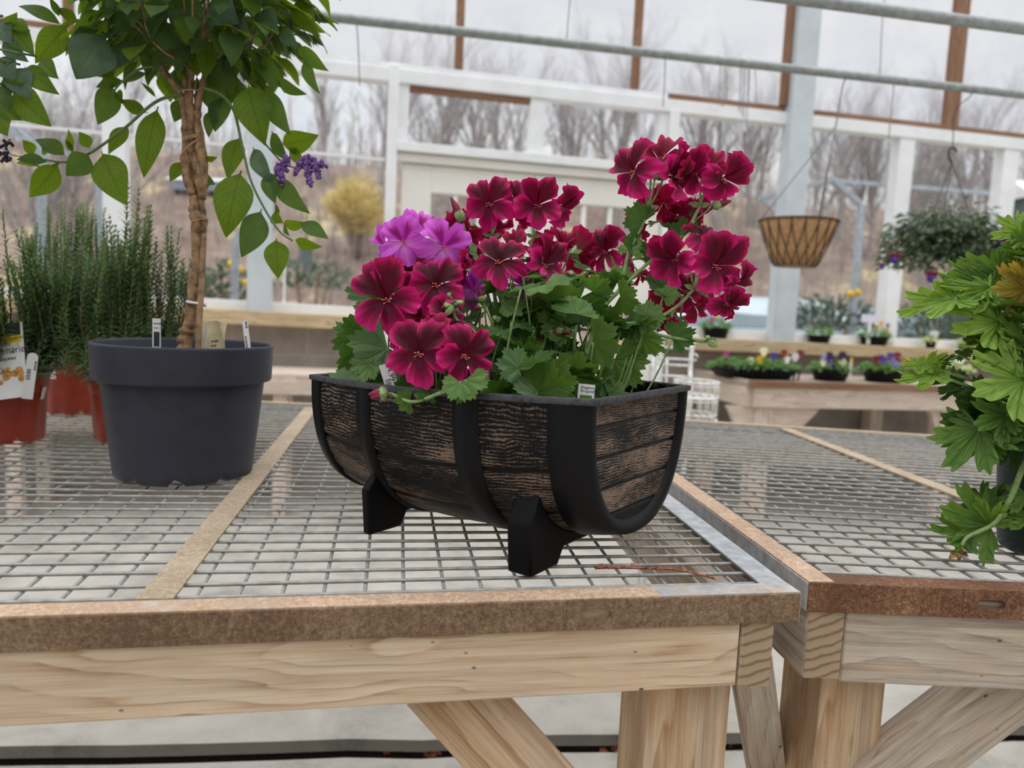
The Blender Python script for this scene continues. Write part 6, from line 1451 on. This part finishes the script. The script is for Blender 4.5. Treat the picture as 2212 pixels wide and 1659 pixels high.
mb.tube(smooth_path([hub, hk + V((.0, 0, -.05)), hk + V((.014, 0, -.01)), hk + V((.008, .01, .020))], 5), .0030, 6); part('hanger', mb, M['thin_wire'], hb)

# ------------------------------------------------------------------ hanging fuchsia
FU = P(2046, 508, 3.35); fk = 3.35 / FPX
fu = thing('hanging_fuchsia', 'large hanging fuchsia with red and purple drooping flowers on a dark hook', 'plant', tuple(FU - V((0, 0, .15))))
rd = random.Random(77); mb = MB(); stm = MB()
for k in range(2300):
    a = rd.uniform(0, 6.283); q = rd.random() ** .5; rx = 128 * fk * q; up = (88 * fk) * math.sqrt(max(0, 1 - q * q)) * rd.uniform(.2, 1); lo = -(34 + 40 * q) * fk
    z = rd.uniform(lo * (.3 + .7 * q), up)
    c = FU + V((math.cos(a) * rx, math.sin(a) * rx * .8, z)); e = V((math.cos(a), math.sin(a), rd.uniform(-1.1, .2))).normalized()
    oval_leaf(mb, c, c + e * rd.uniform(.026, .046), .5, 0, .2, .15, k, nrm=V((rd.uniform(-.5, .5), rd.uniform(-.7, .3), 1)), nu=2, nv=4)
part('foliage', mb, M['fuchsia_leaf'], fu)
trails = ((1930, 520, 1912, 560), (1950, 540, 1940, 590), (2000, 560, 2010, 595), (2086, 560, 2094, 590), (2120, 540, 2166, 530), (2150, 560, 2172, 600), (2060, 560, 2080, 600), (1985, 550, 1960, 580))
for k, (x0, y0, x1, y1) in enumerate(trails):
    a, c = P(x0, y0, 3.25), P(x1, y1, 3.22); stm.tube(smooth_path([FU, a, c], 4), .0022, 5)
    m2 = MB()
    for j in range(9):
        p = a.lerp(c, j / 9); e = V((rd.uniform(-1, 1), rd.uniform(-1, 1), rd.uniform(-1, .3))).normalized(); oval_leaf(m2, p, p + e * .034, .5, 0, .2, .1, j, nu=2, nv=4)
    part('trailing_shoot', m2, M['fuchsia_leaf'], fu)
part('stem', stm, M['bark'], fu)
for x, y, s in ((1932, 562, 1.1), (2012, 602, 1.2), (2096, 590, 1.0), (2162, 528, 1.2), (2150, 580, .6), (1905, 578, .6)):
    c = P(x, y, 3.2); k = .022 * s; m2 = MB()
    for j in range(4):
        a = j * 1.57 + .4; e = V((math.cos(a), math.sin(a), .25)); oval_leaf(m2, c + V((0, 0, k * .6)), c + V((0, 0, k * .5)) + e * k * 1.5, .45, 0, .2, .1, j, nu=2, nv=5)
    m2.ball(c + V((0, 0, k * .9)), k * .4, 6, 5, 1, 1, 1.6); o = part('flower', m2, PCOL['red'], fu)
    m2 = MB(); m2.ball(c, k * .75, 8, 6, 1, 1, .9); part('corolla', m2, PCOL['purple'], o)
mb = MB(); mb.lathe(FU + V((0, 0, -.02)), [(.001, -.09), (.09, -.09), (.12, .02), (.13, .02), (.11, .0), (.001, .0)], 28); part('pot_body', mb, M['plastic_black'], fu)
hk = PIPE1(2072); mb = MB()
mb.tube(smooth_path([hk + V((0.006, 0, .02)), hk + V((0, 0, -.03)), P(2064, 240, 3.40), P(2058, 318, 3.38)], 4), .0024, 5)
mb.tube(smooth_path([P(2068, 328, 3.38), P(2060, 320, 3.38), P(2052, 322, 3.38), P(2049, 336, 3.38), P(2056, 352, 3.38)], 5), [.0045] * 21, 6)
for k in range(3):
    an = 1.9 + k * 2.09; mb.tube([P(2056, 352, 3.38), FU + V((.125 * math.cos(an), .125 * math.sin(an), 0))], .0022, 5)
part('hanger', mb, M['iron_dark'], fu)

# ------------------------------------------------------------------ white wire stand beside the door
SD = 2.78; sk = SD / FPX
ws = thing('wire_plant_stand', 'rusty white wire plant stand with ladder back and round basket tiers beside the door', 'plant stand', tuple(V((P(1480, 880, SD).x, P(1480, 880, SD).y, 0))))
def down(p): return V((p.x, p.y, 0.0))
def run(l, d=SD): return [P(x, y, d) for x, y in l]
for l in ([(1428, 724), (1422, 790), (1420, 850)], [(1496, 738), (1491, 800), (1488, 860)]):
    p = run(l); mb = MB(); mb.tube(smooth_path(p + [down(p[-1]) + V((0, 0, .002))], 4), .0085, 8); part('upright', mb, M['white_iron'], ws)
for l in ([(1410, 772), (1409, 800), (1406, 860)], [(1441, 772), (1440, 800), (1438, 850)]):
    p = run(l, SD + .12); mb = MB(); mb.tube(p + [down(p[-1]) + V((0, 0, .002))], .0055, 6); part('upright', mb, M['white_iron'], ws)
for x, y, d in ((1404, 766, SD + .12), (1500, 772, SD), (1502, 732, SD)):
    mb = MB(); c = P(x, y, d); mb.tube([c + RX * .012 * math.cos(a) + UP * .012 * math.sin(a) for a in [k * .45 for k in range(13)]], .004, 6); part('scroll', mb, M['white_iron'], ws)
for y in (751, 775, 788, 812):
    mb = MB(); mb.tube(run([(1426 - (y - 750) * .08, y - 1), (1494 - (y - 750) * .07, y + 2)]), .005, 6); part('rung', mb, M['white_iron'], ws)
for k, (cx_, cy_, rx, hpx) in enumerate(((1505, 824, 47, 30), (1502, 857, 46, 36), (1500, 905, 46, 40))):
    c = P(cx_, cy_, SD - .02); r = rx * sk; mb = MB(); ring = lambda z, r_=r, c=c: [c + V((r_ * math.cos(6.2832 * j / 30), r_ * math.sin(6.2832 * j / 30), z)) for j in range(31)]
    mb.tube(ring(0), .0045, 6); mb.tube(ring(-hpx * sk), .0035, 6); mb.tube(ring(-.012), .003, 6)
    for j in range(16):
        a = 6.2832 * j / 16; q = c + V((r * math.cos(a), r * math.sin(a), 0)); mb.tube([q, q - V((0, 0, hpx * sk))], .0026, 5)
    for j in range(-2, 3): q = c + V((r * j / 3, 0, -hpx * sk)); L = math.sqrt(max(0, r * r - (r * j / 3) ** 2)); mb.tube([q + V((0, -L, 0)), q + V((0, L, 0))], .0026, 5)
    part('basket_tier', mb, M['white_iron'], ws)
# ------------------------------------------------------------------ outside
M['gravel'] = plain('grey_gravel_yard', (150, 140, 130), .95, .1, 1.2, .1)
m_, b = mat('leaf_strewn_hillside'); o_ = b.obj()
n1 = b.noise(o_, .16, 6, .65); n2 = b.noise(o_, 1.3, 5, .7); n3 = b.noise(b.scale(o_, (1, .4, 1)), .5, 4, .6)
cc = b.ramp(b.m('ADD', b.m('MULTIPLY', n1, .5), b.m('MULTIPLY', n2, .5)), [(.36, lin((104, 92, 86))), (.48, lin((142, 122, 110))), (.60, lin((166, 148, 134)))])
cc = b.mix(b.step(n3, .54, .66), cc, lin((194, 178, 138)))
M['hill'] = finish(m_, b, cc, .95, None, .1)
def hz(p):
    """ground height outside, rising to a wooded ridge"""
    s = (p.y - 17) / 45; s = max(0, min(1, s)); return (s * s * (3 - 2 * s)) * (11.5 - .035 * (p.x + 10)) + .35 * mnoise.noise(V((p.x * .07, p.y * .07, 0))) * s * 3
mb = MB(); gx, gy = 48, 40; rows = []
for j in range(gy + 1):
    t = j / gy; y = 5.6 + 90 * t ** 1.4; rows.append([V((-75 + 165 * i / gx, y, 0)) for i in range(gx + 1)])
for r in rows:
    for p in r: p.z = -.03 + hz(p)
mb.grid(rows, lambda i, j: (j, i)); structure('hill_ground', mb, M['hill'], 'brown leaf strewn hillside rising beyond the greenhouse', True)
mb = MB(); g0 = [WP(-30 + 60 * i / 20, -.012, -.16) for i in range(21)]; g1 = [p - WN * 13 for p in g0]; mb.grid([g0, g1], lambda i, j: (j, i)); structure('yard_ground', mb, M['gravel'], 'grey gravel yard outside the windows')

m_, b = mat('hazed_tree_bark'); n = b.noise(b.obj(), 3, 4, .6)
M['tree'] = finish(m_, b, b.ramp(n, [(.3, lin((146, 139, 136))), (.7, lin((190, 184, 182)))]), .9, None, .1)  # bark lightened and greyed, distance haze put into its colour
m_, b = mat('grey_brush'); n = b.noise(b.obj(), 1.2, 4, .6)
M['brush'] = finish(m_, b, b.ramp(n, [(.3, lin((146, 134, 126))), (.7, lin((196, 184, 174)))]), .9, None, .1)
def tree_mesh(seed, H=13.0, r0=.22, forks=1, spread=.5):
    rd = random.Random(seed); mb = MB(); tw = MB()
    def grow(p, d, L, r, lev):
        n = 4 if lev < 2 else 3; pts = [p]; q = V(p); dd = V(d)
        for i in range(n):
            dd = (dd + V((rd.uniform(-1, 1), rd.uniform(-1, 1), rd.uniform(-.3, .6))) * .13).normalized(); q = q + dd * (L / n); pts.append(q)
        mb.tube(pts, r, 6 if lev == 0 else 4 if lev < 2 else 3, False, taper=.45 if lev else .5)
        if lev >= 4: return
        k = (10, 6, 5, 4)[lev]
        for j in range(k):
            f = (.30 if lev == 0 else .2) + (.70 if lev == 0 else .8) * (j + rd.random()) / k; f = min(f, .99); x = f * n; i = min(n - 1, int(x)); b0 = pts[i].lerp(pts[i + 1], x - i)
            ax = (pts[i + 1] - pts[i]).normalized(); o = ax.orthogonal().normalized(); o = Matrix.Rotation(rd.uniform(0, 6.28), 3, ax) @ o
            nd = (ax * rd.uniform(.65, 1.0) + o * spread * rd.uniform(.7, 1.3) + V((0, 0, .25))).normalized()
            grow(b0, nd, L * rd.uniform(.38, .58) * (1.15 - .5 * f if lev == 0 else 1), max(.006, r * (1 - .55 * f) * .5), lev + 1)
    for k in range(forks):
        a = 6.28 * k / max(1, forks) + seed; lean = V((math.cos(a) * .16, math.sin(a) * .16, 1)) if forks > 1 else V((rd.uniform(-.05, .05), 0, 1))
        grow(V((0.15 * math.cos(a) * (forks > 1), .15 * math.sin(a) * (forks > 1), -.4)), lean.normalized(), H * rd.uniform(.8, 1.0), r0 * (1 if forks == 1 else .75), 0)
    me = mb.mesh('bare_tree', smooth=True); me.materials.append(M['tree']); return me
TM = [tree_mesh(1, 13, .34), tree_mesh(2, 13, .34, 2), tree_mesh(3, 12, .34, 3), tree_mesh(4, 14, .38, 1, .42)]
TREES = [  # px x of the trunk, distance, mesh, scale, label
    (120, 20, 2, .72, 'thick grey bare tree behind the drooping heliotrope branch'), (255, 30, 0, .8, 'slim bare tree between braided trunk and plant cut by the frame'), (560, 48, 1, .9, 'pale distant bare tree beyond the bluish post'), (700, 46, 3, .8, 'faint bare tree above the yellow bush'),
    (815, 40, 1, .95, 'bare tree touching the door frame, above the yellow bush'), (925, 34, 3, .9, 'first tall trunk seen through the transom pane, next to the door frame'), (965, 37, 0, .95, 'second slim trunk seen through the same transom pane'), (1030, 33, 3, .92, 'twin looking trunk in the middle of the transom pane'), (1065, 38, 1, .9, 'forked bare tree behind the transom pane near its mullion'),
    (1215, 44, 2, .85, 'faint many stemmed tree just past the transom mullion'), (1310, 38, 1, .95, 'bare tree in the second transom pane over the geraniums'), (1345, 33, 3, .9, 'tall trunk in the second transom pane near the tall geranium'), (1480, 40, 0, .9, 'bare tree above the tallest geranium heads'), (1540, 36, 1, .85, 'spreading bare tree beside the thick post, geranium side'), (1610, 42, 2, .85, 'thin crowded bare tree next to the thick post'),
    (1740, 34, 1, .8, 'bare tree just past the thick post, basket side'), (1790, 40, 3, .85, 'tall thin bare tree above the slanted metal frame'), (1860, 36, 2, .85, 'dense bare tree behind the slanted metal frame'), (1915, 30, 1, .8, 'dark bare tree against the white post by the fuchsia'), (1985, 32, 2, .85, 'leaning bare tree above the fuchsia, nearest the white post'), (2060, 37, 3, .85, 'bare tree directly behind the dark fuchsia hook'), (2120, 34, 0, .85, 'slim bare tree above the fuchsia, away from the hook'), (2190, 30, 1, .8, 'bare tree at the last white post, above the small shed'), (-60, 36, 3, .9, 'bare tree beyond the plant cut off by the frame'), (2290, 36, 2, .85, 'bare tree past the frame edge beside the shed')]
for k, (x, d, mi, sc, lab) in enumerate(TREES):
    p = P(x, 640 + .046 * (x - CX), d); p.z = hz(p) - .1
    o = bpy.data.objects.new('bare_tree', TM[mi]); COL.objects.link(o); o.location = p; o.rotation_euler = (0, 0, k * 1.7); o.scale = (sc * .64,) * 3
    tag(o, lab, 'tree', 'bare trees on the hillside')
# brush and saplings nobody could count
rd = random.Random(5); mb = MB()
for k in range(1700):
    y = rd.uniform(22, 60); x = rd.uniform(-.75, .85) * y + 2; p = V((x, y, 0)); p.z = hz(p) - .1
    for j in range(3):
        h = rd.uniform(.6, 2.8); t = p + V((rd.uniform(-.5, .5), rd.uniform(-.3, .3), h)); mb.tube([p, p.lerp(t, .5) + V((rd.uniform(-.1, .1), 0, 0)), t], rd.uniform(.010, .03), 3, False, taper=.4)
part('undergrowth', mb, M['brush'], None, True); bpy.data.objects['undergrowth']['kind'] = 'stuff'; bpy.data.objects['undergrowth']['label'] = 'bare grey brush and saplings covering the hillside'
# far wooded ridge of thin stems
mb = MB()
for k in range(520):
    y = rd.uniform(56, 78); x = rd.uniform(-.8, .9) * y; p = V((x, y, 0)); p.z = hz(p) - .2; h = rd.uniform(3, 6.5); t = p + V((rd.uniform(-.6, .6), 0, h)); mb.tube([p, p.lerp(t, .5) + V((rd.uniform(-.2, .2), 0, 0)), t], rd.uniform(.04, .10), 3, False, taper=.2)
    for j in range(5):
        q = p.lerp(t, rd.uniform(.4, .95)); mb.tube([q, q + V((rd.uniform(-1, 1), 0, rd.uniform(.4, 1.4)))], .03, 3, False, taper=.3)
part('treeline', mb, M['brush'], None, True); bpy.data.objects['treeline']['kind'] = 'stuff'; bpy.data.objects['treeline']['label'] = 'thin stems of the wooded ridge in the distance'

# yellow bush
FS = P(770, 560, 31.5); FS.z = hz(FS); fsy = thing('forsythia', 'yellow flowering bush on the hillside beyond the window', 'bush', tuple(FS)); st = MB(); mb = MB()
for k in range(120):
    a = rd.uniform(0, 6.28); q = rd.random() ** .6; t = FS + V((math.cos(a) * 1.6 * q, math.sin(a) * 1.2 * q, 3.3 - 1.3 * q * q + rd.uniform(-.6, .2))); pth_ = smooth_path([FS + V((math.cos(a) * .15, math.sin(a) * .15, 0)), FS.lerp(t, .55) + V((0, 0, .45)), t], 5); st.tube(pth_, .012, 3, taper=.4)
    for p in pth_[3:]:
        for j in range(10):
            c = p + V((rd.uniform(-.16, .16), rd.uniform(-.16, .16), rd.uniform(-.16, .16))); e = V((rd.uniform(-1, 1), rd.uniform(-1, 1), rd.uniform(-1, 1))).normalized() * .048; s_ = e.orthogonal().normalized() * .03; o = len(mb.v); mb.v += [c - e, c + s_, c + e, c - s_]; mb.face((o, o + 1, o + 2, o + 3))
part('stem', st, M['brush'], fsy); part('blossom', mb, simple_leaf('forsythia_blossom', (226, 204, 136), (230, 206, 120), .12, 3), fsy, False)

def car(label, c, yaw, body, sc=1.0):
    """parked car: body shell, glazed cabin, wheels, mirrors"""
    t = thing('car', label, 'car', tuple(c), 'parked cars'); R = Matrix.Rotation(yaw, 3, 'Z'); T = lambda x, y, z: c + R @ V((x, y, z)) * sc
    mb = MB(); prof = [(-2.2, .38), (-2.22, .62), (-2.15, .84), (-1.25, .95), (-1.0, .98), (1.3, .98), (2.1, .96), (2.22, .72), (2.2, .40)]
    rows = []
    for y, k in ((-.86, .92), (-.89, 1.0), (-.80, 1.02), (0, 1.03), (.80, 1.02), (.89, 1.0), (.86, .92)): rows.append([T(x * (1 if abs(y) < .85 else .985), y, .28 + (z - .28) * k) for x, z in prof])
    mb.grid(rows, lambda i, j: (j, i)); o = len(mb.v)
    for s in (0, 6): mb.face([s * 9 + k for k in range(9)])
    part('body', mb, body, t)
    mb = MB(); roof = [(-1.15, .97), (-.45, 1.42), (.1, 1.49), (1.0, 1.47), (1.75, 1.30), (2.08, .97)]; rows = []
    for y, kx in ((-.83, 0), (-.66, 1), (-.60, 1), (.60, 1), (.66, 1), (.83, 0)): rows.append([T(x, y if z > 1.0 or kx == 0 else math.copysign(.80, y), z if kx else .97) for x, z in roof])
    mb.grid(rows, lambda i, j: (j, i)); part('roof', mb, body, t)
    for sg in (-1, 1):
        for q in ([(-.88, 1.0), (-.42, 1.36), (.18, 1.42), (.18, 1.0)], [(.24, 1.0), (.24, 1.42), (.95, 1.40), (1.0, 1.0)], [(1.06, 1.0), (1.02, 1.39), (1.55, 1.28), (1.80, 1.02)]):
            mb = MB(); o = len(mb.v); mb.v += [T(x, sg * (.845 - .19 * (z - 1.0) / .42), z) for x, z in q]; mb.face((o, o + 1, o + 2, o + 3)); part('side_window', mb, M['car_glass'], t, False)
    for xs in ([(-1.12, .99, .76), (-.50, 1.40, .58)], [(2.10, 1.0, .76), (1.80, 1.30, .58)]):
        (xa, za, ya), (xb, zb, yb) = xs; dx = -.02 if xa < 0 else .02; mb = MB(); o = len(mb.v); mb.v += [T(xa + dx, -ya, za), T(xa + dx, ya, za), T(xb + dx, yb, zb + .01), T(xb + dx, -yb, zb + .01)]; mb.face((o, o + 1, o + 2, o + 3)); part('windscreen', mb, M['car_glass'], t, False)
    for x in (-1.4, 1.4):
        for sg in (-1, 1):
            mb = MB(); Rw = R @ Matrix.Rotation(math.pi / 2, 3, 'X'); mb.lathe(T(x, sg * .78, .33), [(.02, -.1), (.2, -.11), (.33, -.09), (.34, 0), (.33, .09), (.2, .11), (.02, .1)], 20, Rw); part('wheel', mb, M['plastic_black'], t)
    for sg in (-1, 1): mb = MB(); mb.ball(T(-.72, sg * 1.0, 1.02), .11, 8, 6, 1, 1, .8); part('mirror', mb, body, t)
    return t
M['car_silver'] = plain('silver_car_paint', (188, 200, 204), .3, .02, 2, .5, 0, .2); M['car_grey'] = plain('blue_grey_car_paint', (150, 156, 172), .3, .02, 2, .5, 0, .2)
cp = P(1705, 660, 12.3); cp.z = -.02; car('silver car parked outside, its roof behind the thick post', cp, math.radians(168), M['car_silver'])
cp = P(1960, 660, 16.0); cp.z = -.02; car('blue grey car parked farther off, behind the white post near the fuchsia', cp, math.radians(172), M['car_grey'])

# metal frames of the outdoor display tables
def off_out(x, y, o): return onplane(x, y, W0 - WN * o, WN)
M['zinc'] = plain('zinc_frame', (176, 184, 190), .45, .05, 30, .5, 0, .2)
for lab, foot, knee, tip in (('slanted galvanised frame standing outside before the hillside, by the fuchsia', (1846, 700), (1860, 442), (1800, 388)), ('slanted galvanised frame standing outside beyond the bluish post', (502, 640), (510, 516), (556, 456)), ('slanted galvanised frame outside beyond the terracotta pots', (78, 640), (92, 330), (20, 270))):
    mb = MB(); f = off_out(*foot, 1.6); k_ = off_out(*knee, 1.6); tp = off_out(*tip, 1.6); f = V((f.x, f.y, -.012)); mb.beam(f, k_, .05, .05, WN); mb.beam(k_, tp, .045, .045, WN); t0 = tp + WU * .0
    mb.beam(k_ - WN * 1.2, tp - WN * 1.2, .045, .045, WN); mb.beam(k_ - WN * 1.2, V((k_.x, k_.y, -.012)) - WN * 1.2, .05, .05, WN); mb.beam(tp, tp - WN * 1.2, .04, .04)
    solo('table_frame', mb, M['zinc'], lab, 'frame', 'galvanised frames outside', False)
mb = MB(); mb.beam(off_out(1800, 390, 1.6), off_out(2175, 421, 1.6), .035, .035, WN); mb.beam(off_out(2175, 421, 1.6), V((off_out(2175, 421, 1.6).x, off_out(2175, 421, 1.6).y, -.012)), .035, .035, WN); solo('rail_bar', mb, M['zinc'], 'thin horizontal metal bar outside, running from the slanted frame behind the fuchsia', 'rail', None, False)
def shrub(label, x, y, d, w, h, m, n, seed, cat='shrub', tall=1.0, dots=None):
    c = P(x, y, d); c.z = -.015; t = thing('evergreen_shrub', label, cat, tuple(c), 'plants for sale outside'); r_ = random.Random(seed); mb = MB(); base = max(.05, P(x, y, d).z - h * .5)
    for k in range(n * 2):
        a = r_.uniform(0, 6.28); q = r_.random() ** .5; z = base + h * r_.random() * (1.1 - .5 * q); p = c + V((math.cos(a) * w * q, math.sin(a) * w * q * .7, z)); e = V((math.cos(a), math.sin(a), r_.uniform(.2, 1.2) * tall)).normalized(); oval_leaf(mb, p, p + e * r_.uniform(.05, .10), .34, 0, .2, .1, k, nrm=V((r_.uniform(-.6, .6), r_.uniform(-.9, .1), .8)), nu=2, nv=4)
    part('foliage', mb, m, t); mb = MB()
    for k in range(5): mb.tube([c + V((.03 * k - .06, 0, .0)), c + V((w * .5 * math.cos(k * 1.3), w * .3 * math.sin(k * 1.3), base + h * .5))], .012, 4)
    part('stem', mb, M['bark'], t)
    if dots:
        for u, v in dots: mb = MB(); mb.ball(c + V((u * w, -w * .6, base + h * v)), .035, 7, 5); part('flower', mb, PCOL['yellow'], t)
    mb = MB(); mb.lathe(c, [(.01, 0), (.13, 0), (.17, .22), (.01, .2)], 20); part('pot_body', mb, M['plastic_black'], t)
shrub('blue green pointed shrub outside the window past the white sign', 2030, 690, 7.6, .42, .62, M['shrub'], 420, 61, tall=2)
shrub('light green leafy shrub outside, above the plain green bedding plant', 1800, 672, 6.9, .40, .34, M['shrub'], 320, 62, dots=((.1, 1.0), (.25, 1.05)))
shrub('low sage green shrub outside next to the pointed one', 2110, 700, 7.8, .36, .40, M['shrub'], 240, 63)
shrub('dark shrub outside beyond the braided trunk, dotted with yellow', 470, 610, 7.0, .34, .46, M['shrub'], 300, 64, dots=((.6, .9), (1.0, .55), (.85, .8)))
shrub('dark low evergreen on the slope beneath the yellow bush', 672, 585, 9.0, .45, .40, M['shrub'], 280, 65)
# lantern on a white post, utility pole, small buildings
mb = MB(); c = P(638, 560, 8.4); c.z = -.012; tpz = P(636, 435, 8.4); lp = thing('lamp_post', 'white post with a dark hanging lantern outside, next to the yellow bush', 'lamp', tuple(c)); mb.beam(c, V((c.x, c.y, tpz.z)), .07, .07); part('post', mb, M['white_paint'], lp, False)
mb = MB(); hkk = V((c.x, c.y, tpz.z - .05)); mb.tube(smooth_path([hkk, hkk + V((.07, -.02, .08)), hkk + V((.13, -.03, -.02)), hkk + V((.13, -.03, -.40))], 5), .008, 5); part('bracket', mb, M['iron_dark'], lp)
lt = hkk + V((.13, -.03, -.42)); mb = MB(); mb.lathe(lt, [(.005, .03), (.10, -.03), (.075, -.04), (.075, -.20), (.05, -.22), (.04, -.30), (.005, -.32)], 14); part('lantern', mb, M['car_glass'], lp)
mb = MB(); c = P(152, 600, 17); c.z = hz(c) - .1
p0_ = P(490, 405, 41); bz = hz(p0_) - .1; p0_.z = bz + .45; wb = thing('hoop_house', 'low white roofed hoop house far outside beyond the braided trunk', 'building', (p0_.x, p0_.y, bz)); mb = MB(); rows = []
for j in range(13):
    a = math.pi * j / 12; rows.append([V((p0_.x + x, p0_.y - math.cos(a) * 1.6, bz + .4 + math.sin(a) * (p0_.z + .25 - bz - .4))) for x in (-2.6, 1.2)])
mb.grid(rows, lambda i, j: (i, j)); part('roof', mb, M['white_paint'], wb); mb = MB(); mb.beam(V((p0_.x - 2.6, p0_.y, bz + .2)), V((p0_.x + 1.2, p0_.y, bz + .2)), 3.0, .6); part('wall', mb, M['car_grey'], wb, False)
p0_ = P(2235, 440, 22); sh = thing('shed', 'small green shed with a white roof seen past the last white post', 'shed', (p0_.x, p0_.y, hz(p0_))); bz = hz(p0_); hz_ = p0_.z + .1
mb = MB(); mb.beam(V((p0_.x - .55, p0_.y, (bz + hz_) / 2)), V((p0_.x + 2.0, p0_.y, (bz + hz_) / 2)), 1.8, hz_ - bz); part('wall', mb, plain('green_shed_wall', (96, 118, 116), .7, .05, 3), sh, False)
mb = MB(); o = 0; rp = [V((p0_.x - .8, p0_.y - 1.1, hz_ - .05)), V((p0_.x + 2.2, p0_.y - 1.1, hz_ - .05)), V((p0_.x + 2.2, p0_.y, hz_ + .55)), V((p0_.x - .8, p0_.y, hz_ + .55)), V((p0_.x - .8, p0_.y + 1.1, hz_ - .05)), V((p0_.x + 2.2, p0_.y + 1.1, hz_ - .05))]
mb.v += rp; mb.face((0, 1, 2, 3)); mb.face((3, 2, 5, 4)); mb.face((0, 3, 4)); mb.face((1, 5, 2)); part('roof', mb, M['white_paint'], sh, False)
